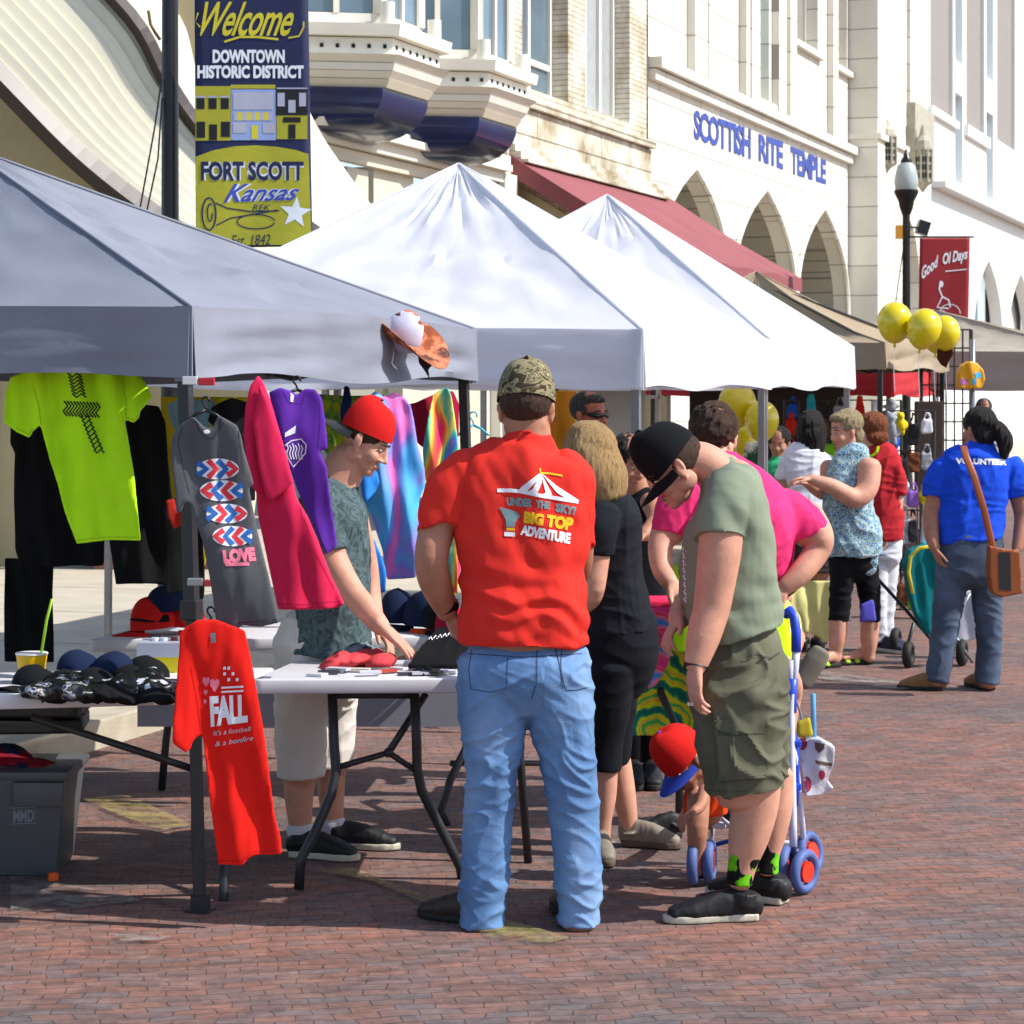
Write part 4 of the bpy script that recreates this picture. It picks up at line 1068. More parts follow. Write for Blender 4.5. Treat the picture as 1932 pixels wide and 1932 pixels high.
sl_ = cloth('sleeve', None, None, [(490,725),(507,755),(522,800),(541,862),(553,910),(543,923),(510,948),(500,930),(488,880),(478,800)], 7.70, PINKC, None, th=.03, amp=.01, seed=13, parent=pink)
pur = cloth('hanging_shirt', 'purple t-shirt with white patterned emblem beside the boy in red cap', 't-shirt', [(508,740),(530,731),(546,736),(560,745),(575,733),(595,735),(607,752),(614,800),(618,845),(612,850),(600,846),(616,880),(622,930),(636,1030),(616,1047),(590,990),(560,925),(540,865),(525,805),(512,760)], 8.0, PURP, HG, amp=.018, seed=14)
decal('emblem_print', [poly_tris([ml(*p) for p in [(1680,500),(1745,455),(1740,500),(1680,525)]]), line_poly([ml(*p) for p in [(1680,575),(1720,545),(1775,535),(1805,570),(1800,620),(1730,700),(1700,650),(1685,600)]], 2.2)]+[line_poly([ml(1690+k*17, 560+(k % 2)*12), ml(1700+k*17, 590), ml(1690+k*17, 620), ml(1702+k*16, 655)], 2) for k in range(6)], PW, pur, .004)
decal('neck_label', [poly_tris([ml(1715,262),ml(1735,262),ml(1728,318),ml(1712,315)])], PW, pur, .004)
# hangers
def hanger(label, cu, cv, w, y, mat, g='clothes hangers'):
    mb = MB(); h = []
    for k in range(9): a = -.4+k*(PI*1.25)/8; h.append(P(cu+7*math.cos(PI-a), cv-16-7*math.sin(a)+0, y))
    mb.path(h[::-1]+[P(cu, cv-4, y), P(cu, cv+2, y)], .004); mb.path([P(cu, cv+2, y), P(cu-w*.25, cv+9, y), P(cu-w/2, cv+22, y)], .006); mb.path([P(cu, cv+2, y), P(cu+w*.25, cv+9, y), P(cu+w/2, cv+22, y)], .006)
    return tag(build(mb, 'hanger', mat, smooth=True), label, 'hanger', g)
HP = M('black_hanger_plastic', '141416', rough=.4)
hanger('black plastic hanger holding the charcoal shirt', 388, 772, 70, 7.32, HP); hanger('black plastic hanger holding the purple shirt', 560, 733, 70, 8.02, HP)
hanger('black plastic hanger holding the red printed shirt', 398, 1168, 70, 7.42, HP); hanger('turquoise plastic hanger with nothing on it, in front of the back wall', 893, 800, 60, 11.0, M('turquoise_plastic', '37a8c8', rough=.4))
# red FALL shirt low on the pole
fall = cloth('hanging_shirt', 'bright red t-shirt printed FALL, hung low on the black tent leg', 't-shirt', [(374,1169),(352,1182),(339,1195),(337,1236),(330,1330),(326,1400),(351,1419),(360,1413),(363,1400),(380,1382),(388,1450),(396,1524),(412,1631),(459,1631),(468,1620),(479,1613),(510,1612),(533,1611),(530,1580),(518,1535),(505,1430),(495,1361),(484,1300),(472,1236),(461,1190),(435,1180),(407,1169)], 7.25, REDC, HG, amp=.024, seed=15, hx=10)
def bl(x, y): return (BL[0]+x*.36, BL[1]+y*.36)
decal('lettering', [T('FALL', [bl(1090,215),bl(1290,205),bl(1300,350),bl(1105,375)], .05, .1, .9)]+[line_poly([bl(1160,y), bl(1275,y-6)], 3.4) for y in (170, 192)]+[poly_tris([bl(1170+i*22,60+j*30),bl(1184+i*22,58+j*30),bl(1184+i*22,74+j*30),bl(1170+i*22,76+j*30)]) for i, j in ((0,0),(1,0),(0,1),(2,1),(1,2),(3,2))], PW, fall, .004)
decal('heart_print', [poly_tris([bl(x+dx*s_, y+dy*s_) for dx, dy in [(0,30),(-16,6),(-14,-10),(-5,-14),(0,-6),(6,-14),(15,-10),(15,6)]]) for x, y, s_ in ((1080,130,1.2),(1125,145,1.6),(1078,190,.7),(1075,240,.6))], PP, fall, .004)
decal('small_lettering', [T("It's a football", [bl(1115,395),bl(1315,372),bl(1318,395),bl(1118,422)], .0, .3), T('& a bonfire', [bl(1125,452),bl(1325,420),bl(1328,445),bl(1128,478)], .0, .3)], M('ink_bluegrey', 'b9c4cc'), fall, .004)
decal('neck_label', [poly_tris([ml(1240,1680),ml(1270,1678),ml(1272,1735),ml(1245,1738)])], PG, fall, .004)
# seams and stitched hems
def hem(o, lines, col, w=1.1): decal('stitched_hem', [line_poly(l, w) for l in lines], FAB('hem_'+col, col), o, .003, 8)
hem(neon, [reg(ML, [(440,1135),(540,1122),(640,1112),(828,1115)]), reg(ML, [(195,230),(225,330),(242,450)]), reg(ML, [(722,190),(740,300),(742,410)]), reg(ML, [(95,470),(170,508),(192,470)]), reg(ML, [(742,410),(790,425),(815,400)])], '86b01a')
hem(charc, [reg(ML, [(1290,1655),(1420,1618),(1540,1610),(1645,1598)]), reg(ML, [(1075,450),(1050,560),(1080,700),(1120,860)]), reg(ML, [(1405,470),(1425,600),(1440,740)]), reg(ML, [(1045,945),(1065,950),(1088,890)])], '3c3d41')
hem(fall, [[bl(1148,1075),bl(1270,1078),bl(1330,1028),bl(1470,1022)], [bl(1000,60),bl(1030,220),bl(1055,400)], [bl(912,440),bl(975,488),bl(1040,410)]], 'a51812')
hem(pink, [[(526,1140),(580,1140),(640,1134)], [(553,910),(575,985),(600,1050),(630,1110)]], 'b01f48'); hem(pur, [[(533,735),(545,760),(570,762),(577,737)], [(603,760),(604,800),(600,846)]], '43207a')
# tie-dye group at the back of the grey tent
TD1 = ramp_mat('tie_dye_blue_pink', [(.30,'3f8fe0'),(.42,'56b4ee'),(.50,'8f86dc'),(.56,'ee74c0'),(.68,'f28ccc'),(.76,'6fb8ee')], 'noise', 3.2, dist=.6, stretch=(2.2,1,.8), loc=(.4,0,1.1), detail=2)
TD2 = ramp_mat('tie_dye_rainbow', [(.28,'e8306a'),(.38,'f0703a'),(.45,'ecd85a'),(.52,'4fc0a0'),(.58,'4a80d8'),(.66,'f0609a'),(.76,'ee4a6a')], 'noise', 3.0, dist=.8, stretch=(2.4,1,.7), detail=2)
TD3 = ramp_mat('tie_dye_royal', [(0,'1a4fb8'),(.5,'2f86e0'),(.7,'1c3f9a'),(1,'5fb0f0')], 'noise', 7, dist=1)
def mm(pts): return reg(MM, pts)
cloth('hanging_shirt', 'long blue and pink tie-dye shirt hanging behind the boy', 't-shirt', mm([(350,300),(400,252),(450,285),(520,255),(580,300),(610,340),(630,430),(650,560),(690,700),(700,800),(660,900),(668,1100),(660,1290),(640,1350),(560,1362),(470,1365),(440,1180),(380,1000),(330,900),(320,500)]), 9.3, TD1, HG, seed=20)
cloth('hanging_shirt', 'rainbow tie-dye shirt with pink sleeve hanging beside the brown tent leg', 't-shirt', mm([(740,275),(790,238),(830,235),(850,280),(870,400),(895,600),(895,640),(860,665),(880,900),(890,1460),(850,1430),(800,1100),(720,850),(690,760),(680,600),(710,430)]), 9.75, TD2, HG, seed=21)
cloth('hanging_shirt', 'dark red shirt with teal hem hanging behind the rainbow one', 't-shirt', mm([(595,330),(640,320),(740,275),(860,250),(895,330),(895,520),(740,560),(700,600),(650,560),(620,420)]), 10.0, FAB('wine_cotton', '8c1230'), HG, seed=22)
cloth('hanging_shirt', 'royal blue tie-dye sleeve sticking out beside the boy', 't-shirt', mm([(300,740),(360,700),(410,730),(425,790),(400,850),(350,905),(325,880),(310,800)]), 9.1, TD3, HG, seed=23)
cloth('hanging_towel', 'royal blue cloth hanging down to the back table behind the boy', 'cloth', mm([(350,1110),(390,1130),(440,1240),(465,1330),(460,1440),(400,1455),(375,1380)]), 9.2, TD3, seed=24)
cloth('hanging_shirt', 'navy garment edge hanging left of the boy\'s cap', 't-shirt', mm([(215,220),(245,225),(262,300),(240,420),(200,450),(195,380),(210,290)]), 9.4, FAB('navy_cotton', '16264f'), HG, seed=25)
cloth('tapestry', 'green and yellow patterned cloth hanging behind the boy\'s head', 'cloth', mm([(60,270),(215,280),(560,275),(560,300),(420,560),(110,620),(60,500)]), 10.6, ramp_mat('green_yellow_pattern', [(0,'5a6a10'),(.45,'8f9a18'),(.55,'1f6a3a'),(.7,'a8a020'),(1,'3a5a20')], 'noise', 14), seed=26)
cloth('hanging_shirt', 'lime and pink shirt tail hanging between the red-shirted man\'s arm and body', 't-shirt', mm([(800,1090),(905,1085),(905,1300),(885,1460),(850,1430),(820,1280)]), 9.9, ramp_mat('lime_pink_bands', [(0,'c8e81a'),(.45,'d0ea2a'),(.5,'e84a6a'),(.62,'e84a6a'),(.68,'c0f020'),(1,'90d81a')], 'noise', 5), HG, seed=27)

# ------------------------------------------------------------------ tables
TOPM = M('white_table_plastic', 'c9c8cc', rough=.5, var=.04, scale=8); LEGM = M('dark_grey_table_steel', '2b2c30', rough=.4, var=.15, scale=15)
def table_top(parent, pts, z, th=.045, name='table_top', mat=None):
    """pts: plan corners"""
    bm = bmesh.new()
    vs = [bm.verts.new((p[0], p[1], z-th)) for p in pts]; f = bm.faces.new(vs)
    r = bmesh.ops.extrude_face_region(bm, geom=[f]); bmesh.ops.translate(bm, vec=(0,0,th), verts=[g for g in r['geom'] if isinstance(g, bmesh.types.BMVert)])
    bmesh.ops.recalc_face_normals(bm, faces=bm.faces)
    ed = [e for e in bm.edges if abs((e.verts[0].co-e.verts[1].co).z) > th*.5]
    bmesh.ops.bevel(bm, geom=ed, offset=.04, segments=5, affect='EDGES', profile=.5)
    ed = [e for e in bm.edges if len(e.link_faces) == 2 and e.calc_face_angle(0) > 1.2]
    bmesh.ops.bevel(bm, geom=ed, offset=.008, segments=2, affect='EDGES', profile=.5)
    me = bpy.data.meshes.new(name); bm.to_mesh(me); bm.free()
    return put(name, me, mat or TOPM, parent, True, 30)
# centre table
ct = empty('folding_table', (-.45, 8.05, 0), 'white folding table in the middle, piled with small cards, between the boy and the man', 'folding table', 'white folding tables')
ZT = .745
table_top(ct, [(-.905, 7.76), (.12, 7.80), (.14, 8.34), (-.80, 8.34)], ZT, .05)
def legpath(parent, pts, r=.0165, name='leg', mat=None): return build(MB().path(pts, r, 10), name, mat or LEGM, parent, True)
legpath(ct, [P(627,1308,7.9), P(630,1400,7.88), P(634,1455,7.86), P(625,1500,7.84), P(590,1580,7.82), P(568,1620,7.80), P(564,1678,7.80)], .018)
legpath(ct, [P(782,1308,7.98), P(786,1400,7.98), P(787,1450,7.98), P(795,1490,7.98), P(840,1580,8.0), P(868,1635,8.02), P(872,1655,8.03)], .018)
J = P(733, 1420, 7.95)
mb = MB(); mb.rod(J, P(636,1448,7.87), .011); mb.rod(J, P(786,1455,7.98), .011); mb.rod(J, P(803,1310,8.1), .013); mb.ell(J, (.018,.018,.018)); build(mb, 'brace', LEGM, ct, True)
legpath(ct, [(.02, 8.25, .7), (.03, 8.27, .4), (.06, 8.3, .0)], .016)
build(MB().rod(P(627,1312,7.9), P(782,1312,7.98), .012), 'cross_bar', LEGM, ct, True)
# left table
lt = empty('folding_table', (-1.9, 7.8, 0), 'white folding table at left covered with caps and sunglasses', 'folding table', 'white folding tables')
table_top(lt, [(-3.2, 7.15), (-.98, 7.60), (-.86, 8.2), (-3.1, 7.85)], .735, .05)
legpath(lt, [P(372,1330,7.72), P(371,1450,7.7), P(370,1560,7.68), P(374,1688,7.76)], .018); legpath(lt, [P(421,1330,8.0), P(424,1500,7.98), P(424,1640,7.75), P(422,1703,7.67)], .017)
build(MB().rod(P(60,1352,7.75), P(368,1452,7.72), .013), 'brace', LEGM, lt, True)
build(MB().rod(P(372,1345,7.74), P(421,1345,7.98), .012), 'cross_bar', LEGM, lt, True)
legpath(lt, [(-2.9,7.3,.7), (-2.9,7.3,.3), (-3.0,7.25,0)], .016)
# back table with red caps
bt = empty('folding_table', (-1.5, 10.0, 0), 'grey-edged folding table further back, behind the hanging shirts', 'folding table', 'white folding tables')
table_top(bt, [(-1.78, 9.4), (.0, 9.55), (.05, 10.15), (-1.6, 10.1)], .70, .05)
legpath(bt, [P(330,1200,9.75), P(325,1300,9.75), P(313,1400,9.8), P(305,1490,9.8)], .017); legpath(bt, [(-.1,10.0,.66),(-.1,10.0,.3),(0,10.0,0)], .016)
build(MB().box((-.75, 9.6, .40), (1.7, .05, .18)), 'side_panel', M('grey_plastic_panel', '84838c'), bt)
# table further right, between the man and the green shirt
rt = empty('folding_table', (.8, 9.5, 0), 'folding table piled with folded bright shirts, tie-dye cloth hanging from its front', 'folding table', 'white folding tables')
table_top(rt, [(.32, 9.2), (1.15, 9.28), (1.22, 9.78), (.36, 9.74)], .72, .05)
legpath(rt, [P(1240,1250,9.25), P(1248,1310,9.1), P(1275,1370,9.0), P(1283,1400,9.0), (.67,9.0,0)], .016); legpath(rt, [P(850,1570,9.0), P(832,1530,9.0), P(850,1470,9.0), P(878,1415,9.1), P(900,1300,9.4), (.34,9.35,.69)], .017)
build(MB().rod(P(850,1440,9.1), P(1060,1440,9.3), .012), 'cross_bar', LEGM, rt, True)
TD4 = ramp_mat('tie_dye_green_yellow', [(0,'1c6f6a'),(.2,'2a9a6a'),(.32,'d0e01a'),(.6,'e6e626'),(.75,'f09a4a'),(.85,'e4e62a'),(1,'4ab45a')], 'wave', 2.5, dist=7, stretch=(1.4,1,1.2))
cloth('tie_dye_skirt', 'green and yellow tie-dye cloth hanging from the table behind the woman in black', 'cloth', [(1185,1215),(1260,1205),(1315,1225),(1318,1375),(1240,1388),(1160,1385),(1168,1330),(1180,1280)], 9.13, TD4, seed=30, amp=.03)
cloth('tie_dye_skirt', 'pink and red tie-dye cloth folded over the shirt table', 'cloth', [(1205,1150),(1270,1145),(1272,1215),(1262,1250),(1240,1290),(1222,1300),(1205,1240)], 9.09, ramp_mat('tie_dye_pink_red', [(0,'e83a8a'),(.4,'f0559a'),(.6,'e8305a'),(.8,'f080a0'),(1,'3a8ae0')], 'wave', 3, dist=4), seed=31, amp=.02)
random.seed(5)
for i, (c, lb) in enumerate((('2a3fc0','royal blue'),('1f2f8a','dark blue'),('7a3ab8','violet'),('2f57d0','bright blue'),('c82a50','crimson'))):
    mb = MB(); z = .725+.03*i
    mb.box((.60+random.uniform(-.015,.015), 9.42, z+.016), (.28, .28, .026), Matrix.Rotation(random.uniform(-.1,.1), 3, 'Z'))
    tag(soft(mb, 'folded_shirt', FAB('folded_'+lb.replace(' ','_'), c), None, .008, 3, folds(.004, 6, 20, i)), '%s folded shirt, %s in the pile on the tie-dye table' % (lb, ('lowest','second from below','in the middle','second from the top','topmost')[i]), 'folded shirt', 'folded shirts on the tie-dye table')
cloth('neon_tote', 'neon green tote bag hanging in front of the green-shirted man', 'bag', [(1268,1068),(1276,1060),(1284,1100),(1306,1135),(1308,1230),(1266,1228),(1264,1100)], 8.9, NEON, seed=32)
# cream cloth-covered table at the white tent
yt = empty('covered_table', (2.2, 15.6, 0), 'table under a pale yellow cloth in front of the patterned-top woman', 'table')
YC = FAB('pale_yellow_tablecloth', 'd8d28c')
mb = MB(); a = P(1445, 0, 14.9); b = P(1582, 0, 14.9)
mb.box(((a.x+b.x)/2, 15.2, .72), (b.x-a.x, .6, .03)); build(mb, 'table_top', TOPM, yt)
cloth('tablecloth', None, None, [(1440,1095),(1582,1095),(1585,1150),(1580,1195),(1560,1215),(1540,1200),(1500,1190),(1440,1200)], 14.88, YC, None, amp=.03, seed=33, parent=yt, vox=.012)
for px in (a.x+.05, b.x-.05): build(MB().rod((px, 15.3, 0), (px, 15.3, .7), .014), 'leg', LEGM, yt)

# ------------------------------------------------------------------ caps and small goods
def cap(label, pos, fwd, up, mat, bmat=None, sc=1.0, group=None, parent=None, brim=True, name='baseball_cap', flat=0, btn=True, width=1.0, open_back=False):
    """crown of six panels with button, curved stiff brim; pos = centre of the head opening"""
    f = Vector(fwd).normalized(); u0 = Vector(up).normalized(); r = f.cross(u0).normalized(); u = r.cross(f).normalized(); p0 = Vector(pos)
    def W(x, y, z): return p0 + (r*x*width + f*y + u*z)*sc
    mb = MB(); n = 36; m_ = 12; vs = []
    for i in range(m_+1):
        t = i/m_; ph = t*PI/2
        for k in range(n):
            th = 2*PI*k/n; pan = 1-.018*abs(math.sin(3*th+PI/2))**.3*math.sin(ph+.3) if 0 else 1
            seam = .0015 if k % 6 == 0 else 0
            rr = math.cos(ph)**.62 if t < 1 else 0
            frontlift = .012*math.sin(th)*math.sin(ph*1.3)
            z = .118*math.sin(ph)*(1-flat)+frontlift
            vs.append(W((.083+seam)*rr*math.cos(th), (.101+seam)*rr*math.sin(th)-.004*i/m_, z-.012*(1-t)))
    for i in range(m_):
        for k in range(n): a = i*n+k; b_ = i*n+(k+1) % n; mb.f.append((a, b_, b_+n, a+n))
    mb.v = vs; me = mb.mesh(); fx = bmesh.new(); fx.from_mesh(me); bmesh.ops.remove_doubles(fx, verts=fx.verts, dist=.0004); bmesh.ops.recalc_face_normals(fx, faces=fx.faces); fx.to_mesh(me); fx.free()
    me = evaluate(me, [('SOLIDIFY', dict(thickness=.003))])
    if parent is None:
        root = put(name, me, mat, None, True, 60); tag(root, label, 'cap', group)
    else: root = put(name, me, mat, parent, True, 60)
    if brim:
        mb = MB(); n = 16; m_ = 6; vs = []
        for i in range(m_+1):
            t = i/m_
            for k in range(n+1):
                a = -1+2*k/n; th = a*1.22
                x = math.sin(th)*(.083+.004*t); y0 = math.cos(th)*.101; y = y0+t*.078*math.cos(a*PI/2)**.75
                z = -.014-.0*t - .030*(x/.083)**2*(.35+.65*t) - .01*t
                vs.append(W(x, y, z))
        mb.add(vs, [(i*(n+1)+k, i*(n+1)+k+1, (i+1)*(n+1)+k+1, (i+1)*(n+1)+k) for i in range(m_) for k in range(n)])
        me = mb.mesh(); fix_normals(me); me = evaluate(me, [('SOLIDIFY', dict(thickness=.004))]); put('brim', me, bmat or mat, root, True, 60)
    if btn: build(MB().ell(W(0, -.004, .121*(1-flat)), (.008,.008,.005)), 'button', bmat or mat, root, True)
    return root
def cc(n, h): return FAB('cap_cloth_'+n, h)
CR, CK, CN, CWt = cc('red', 'c81f1c'), cc('black', '141518'), cc('navy', '18233f'), cc('white', 'd2d2d6')
zt = .735
# left table piles
gg = 'caps on the left table'
for i, (u, y, m1, m2, lb, dz, yaw) in enumerate(((70, 7.62, CK, CK, 'black cap at the left end of the cap pile, brim towards the street', 0, -2.2), (118, 7.5, CK, CN, 'black cap with navy brim, second in the left pile', 0, -1.2), (150, 7.8, CN, CK, 'navy cap with black brim behind the left pile', .03, -1.9), (178, 7.55, CK, CK, 'plain black cap in the middle of the left table', 0, -1.5),
      (212, 7.75, CN, CK, 'navy cap with black brim lying in the middle of the left table', .03, -1.1), (248, 7.62, CK, CWt, 'black cap with white brim showing at the right of the left table', 0, -1.6), (278, 7.8, CK, CWt, 'black cap with white brim lowest at the right end of the left table', .01, -1.9))):
    x = P(u, 0, y).x; cap(lb, (x, y, zt+.018+dz), (math.cos(yaw), math.sin(yaw), .15), (0, 0, 1), m1, m2, .9, gg, flat=.5)
MESH = ramp_mat('trinket_pattern', [(0,'08080a'),(.55,'0d0e12'),(.59,'a8acb4'),(.63,'0c0c10'),(.78,'1c3fa8'),(.82,'0a0a0c'),(.9,'a01818'),(1,'d8d8dc')], 'noise', 26, bump=0, rough=.4, spec=.5)
PALE = ramp_mat('pale_trinket_pattern', [(0,'0c0c10'),(.56,'101116'),(.60,'c8ccd8'),(.8,'e0e2ea'),(1,'8890a0')], 'noise', 16, bump=0, rough=.4, spec=.5)
random.seed(12)
def heap(label, x0, x1, y, z, h, mat, n, seed, name='fabric_heap', cat='pile', r=.05):
    random.seed(seed); mb = MB()
    for i in range(n):
        t = (i+.5)/n; x = x0+(x1-x0)*t; hh = h*(.55+.45*math.sin(PI*t))*random.uniform(.6, 1)
        mb.ell((x, y+random.uniform(-.06,.06), z+hh*.42), (r*random.uniform(.9,1.5), .09, max(hh*.5, .02)), Matrix.Rotation(random.uniform(-.5,.5), 3, 'Y'))
    return tag(soft(mb, name, mat, None, .007, 2, folds(.008, 14, 22, seed)), label, cat)
heap('heap of black scarves with blue, red and white patterns on the left table', P(60,0,7.45).x, P(205,0,7.45).x, 7.42, zt, .085, MESH, 9, 3)
heap('heap of black and white patterned scarves at the right of the left table', P(205,0,7.5).x, P(318,0,7.5).x, 7.5, zt, .09, PALE, 8, 4)
heap('low black folded cloths along the front edge of the left table', P(60,0,7.3).x, P(330,0,7.5).x, 7.42, zt-.005, .06, BLKC, 12, 5)
cupc = P(60, 0, 7.75)
cp = build(MB().tube([(cupc.x, 7.75, zt), (cupc.x, 7.75, zt+.10)], [(.040,.040), (.054,.054)], (0,1,0), 20, 2, False), 'paper_cup', M('yellow_cup_plastic', 'd9a90c', rough=.4), smooth=True, angle=40); tag(cp, 'yellow cup with white rim at the left end of the left table', 'cup')
build(MB().tube([(cupc.x, 7.75, zt+.1005), (cupc.x, 7.75, zt+.106)], [(.056,.056), (.056,.056)], (0,1,0), 20, 2, False), 'rim', M('white_plastic', 'd8d8d8', rough=.4), cp, True, 40)
st = build(MB().path([(cupc.x+.02, 7.75, zt+.02), P(88,1170,7.75), P(98,1130,7.75)], .005), 'drinking_straw', M('lime_plastic', '9ccf20', rough=.4), smooth=True); tag(st, 'lime green bent straw standing in the yellow cup', 'straw')
bx = build(MB().box(P(315, 1247, 8.1), (.16, .14, .10)), 'cardboard_box', M('yellow_box', 'd8c81c', rough=.6), bevel=.004); tag(bx, 'small yellow box under a grey tray at the back of the left table', 'box')
build(MB().box(P(315, 1228, 8.1)+Vector((0,0,.012)), (.19, .17, .05)), 'tray', M('pale_grey_plastic', '9a9fae', rough=.5), bx)
for i, (du, c, lb) in enumerate(((-22,'d4d4de','white'),(-6,'c8cadc','pale violet'),(14,'5a1414','dark red'),(26,'a8c4c0','pale green'))):
    j = build(MB().tube([P(315+du,1216,8.1), P(315+du,1203,8.1)], [(.014,.014)]*2, (0,1,0), 12, 2, False), 'small_bottle', M('bottle_'+lb.replace(' ','_'), c, rough=.4), smooth=True, angle=40); tag(j, lb+' little bottle in the row on the yellow box tray', 'bottle', 'little bottles on the tray')
# red caps on the back table
cap('red cap lying on the back table at left, brim folded under', (P(292,0,9.6).x, 9.6, .745), (-1,-.3,-.1), (0,0,1), CR, CR, 1.05, 'caps on the back table', flat=.1)
cap('second red cap on the back table, closer to the tent leg', (P(345,0,9.65).x, 9.65, .75), (1,-.5,-.1), (0,0,1), CR, CR, 1.0, 'caps on the back table', flat=.15)
cap('navy and white cap stacked on top of the red ones', (P(318,0,9.62).x, 9.62, .82), (-1,-.6,-.15), (0,0,1), CN, CK, 1.0, 'caps on the back table', flat=.3)
heap('pink and white patterned cloth on top of the cap stack', P(305,0,9.8).x, P(365,0,9.8).x, 9.82, .84, .07, ramp_mat('pink_white_pattern', [(0,'c8bcc8'),(.6,'c4b8c6'),(.66,'c83a5a'),(1,'b82a4a')], 'noise', 14), 4, 6)
cap('black cap with orange brim on the back table behind the boy\'s arm', (P(800,0,9.75).x, 9.75, .745), (.5,-.9,-.05), (0,0,1), CN, cc('orange', 'e04a18'), 1.1, 'caps on the back table')
cap('plain navy cap left of the orange-brimmed one', (P(752,0,9.85).x, 9.85, .745), (-.3,-1,0), (0,0,1), CN, CN, 1.05, 'caps on the back table')
cap('black cap beside the crimson one at the end of the back table', (P(835,0,9.65).x, 9.65, .74), (.2,-1,0), (0,0,1), CK, CK, 1.0, 'caps on the back table')
cap('crimson cap peeking out beside the red-shirted man\'s hand', (P(850,0,9.6).x, 9.55, .735), (.2,-1,0), (0,0,1), cc('crimson', 'a8123a'), CR, .8, 'caps on the back table')
# goods on the centre table
random.seed(3)
heap('salmon red folded cap fabric lying on the centre table', P(622,0,8.2).x, P(732,0,8.2).x, 8.15, ZT, .08, FAB('salmon_cotton', 'c8454a'), 6, 7, r=.04)
heap('crumpled grey stone-print cloth behind the salmon one', P(640,0,8.3).x, P(720,0,8.3).x, 8.26, ZT, .10, ramp_mat('stone_print', [(0,'1a1d22'),(.42,'2f363c'),(.5,'5c6a70'),(1,'7d8c92')], 'cells', 18), 5, 8)
dk = MB(); c0 = P(830, 0, 8.15)
dk.prism([(c0.x-.11, 8.0, ZT+.004), (c0.x+.12, 8.0, ZT+.004), (c0.x+.14, 8.3, ZT+.13), (c0.x-.02, 8.3, ZT+.11)], (0, 0, .02))
dko = tag(soft(dk, 'folded_shirt', BLKC, None, .006, 3, folds(.005, 9, 9, 2)), 'folded black shirt with white printed edge on the centre table beside the man', 'folded shirt')
decal('print', [line_poly([(800+k*9, 1208-k*2), (804+k*9, 1203-k*2), (807+k*9, 1209-k*2)], 2.2) for k in range(6)], PW, dko, .004)
cards = [('c8cad0','white'),('35373c','dark grey'),('b9bac4','pale grey'),('141518','black'),('c9c4b4','cream'),('d0d2da','bright white'),('7c7f84','mid grey'),('b8483c','red')]
for i in range(14):
    c, n_ = cards[i % 8]; u = 600+i*19+random.uniform(-5,5); y = random.uniform(7.84, 8.02); w = random.uniform(.05,.085)
    o = MB().box((P(u,0,y).x, y, ZT+.006+.004*(i % 3)), (w, random.uniform(.03,.05), .009), Matrix.Rotation(random.uniform(-.5,.5), 3, 'Z'))
    tag(build(o, 'sticker_pack', M('card_'+n_.replace(' ','_'), c, rough=.4)), '%s packet in the loose row of packets along the front of the centre table, number not readable' % n_ if 0 else '%s small packet among those strewn along the front edge of the centre table' % n_, 'packet', 'small packets on the centre table')
tag(build(MB().path([P(780,1268,7.9), P(790,1262,7.92), P(800,1266,7.9), P(808,1260,7.9), P(815,1268,7.88), P(800,1272,7.86), P(785,1270,7.9)], .007), 'sunglasses', M('black_gloss_plastic', '08080a', rough=.15), smooth=True), 'black glossy sunglasses on the centre table near the boy\'s fingers', 'sunglasses')
# storage tote
tx = (-2.55, -1.585); ty = (8.0, 8.42)
BIN = M('grey_tote_plastic', '4e5054', rough=.45, var=.06, scale=5)
bn_ = empty('storage_tote', (-2.05, 8.2, 0), 'dark grey plastic storage tote filled with clothes, on the ground at left', 'tote')
def taper(x0, x1, y0, y1, z0, z1, g0, g1):
    m = MB(); m.add([(x0+g0, y0+g0, z0), (x1-g0, y0+g0, z0), (x1-g0, y1-g0, z0), (x0+g0, y1-g0, z0), (x0+g1, y0+g1, z1), (x1-g1, y0+g1, z1), (x1-g1, y1-g1, z1), (x0+g1, y1-g1, z1)], [(0,3,2,1),(4,5,6,7),(0,1,5,4),(1,2,6,5),(2,3,7,6),(3,0,4,7)]); return m
build(taper(tx[0], tx[1], ty[0], ty[1], .0, .36, .05, .012), 'bin', BIN, bn_, True, 30, bevel=.025)
build(taper(tx[0], tx[1], ty[0], ty[1], .355, .385, .0, .0), 'rim', BIN, bn_, True, 30, bevel=.008)
build(taper(-1.78, -1.60, ty[0]-.012, ty[0]+.05, .26, .35, .0, .0), 'handle', BIN, bn_, True, 30, bevel=.012)
bo = [o for o in bn_.children if o.name.startswith('bin')][0]
decal('logo_plate', [line_poly([bl(60,800),bl(183,797),bl(185,880),bl(60,884)], 1.6)]+[T('MMD', [bl(70,812),bl(178,808),bl(178,872),bl(70,876)], .03)], PG, bo, .003)
heap('navy and dark red clothes heaped in the grey tote', -2.5, -1.68, 8.2, .34, .17, ramp_mat('navy_red_clothes', [(0,'14182e'),(.45,'1c2144'),(.5,'7a0f1e'),(.62,'8a1420'),(.66,'171c3a'),(.9,'20264c'),(1,'9a9ab0')], 'noise', 5), 7, 9, r=.09)
tag(build(MB().box(G(100,1662)+Vector((0,0,.015)), (.035,.03,.03), Matrix.Rotation(.4,3,'Z')), 'plastic_cap', M('orange_plastic', 'e0560c', rough=.5), bevel=.005), 'small orange plastic cap on the bricks in front of the tote', 'bottle cap')
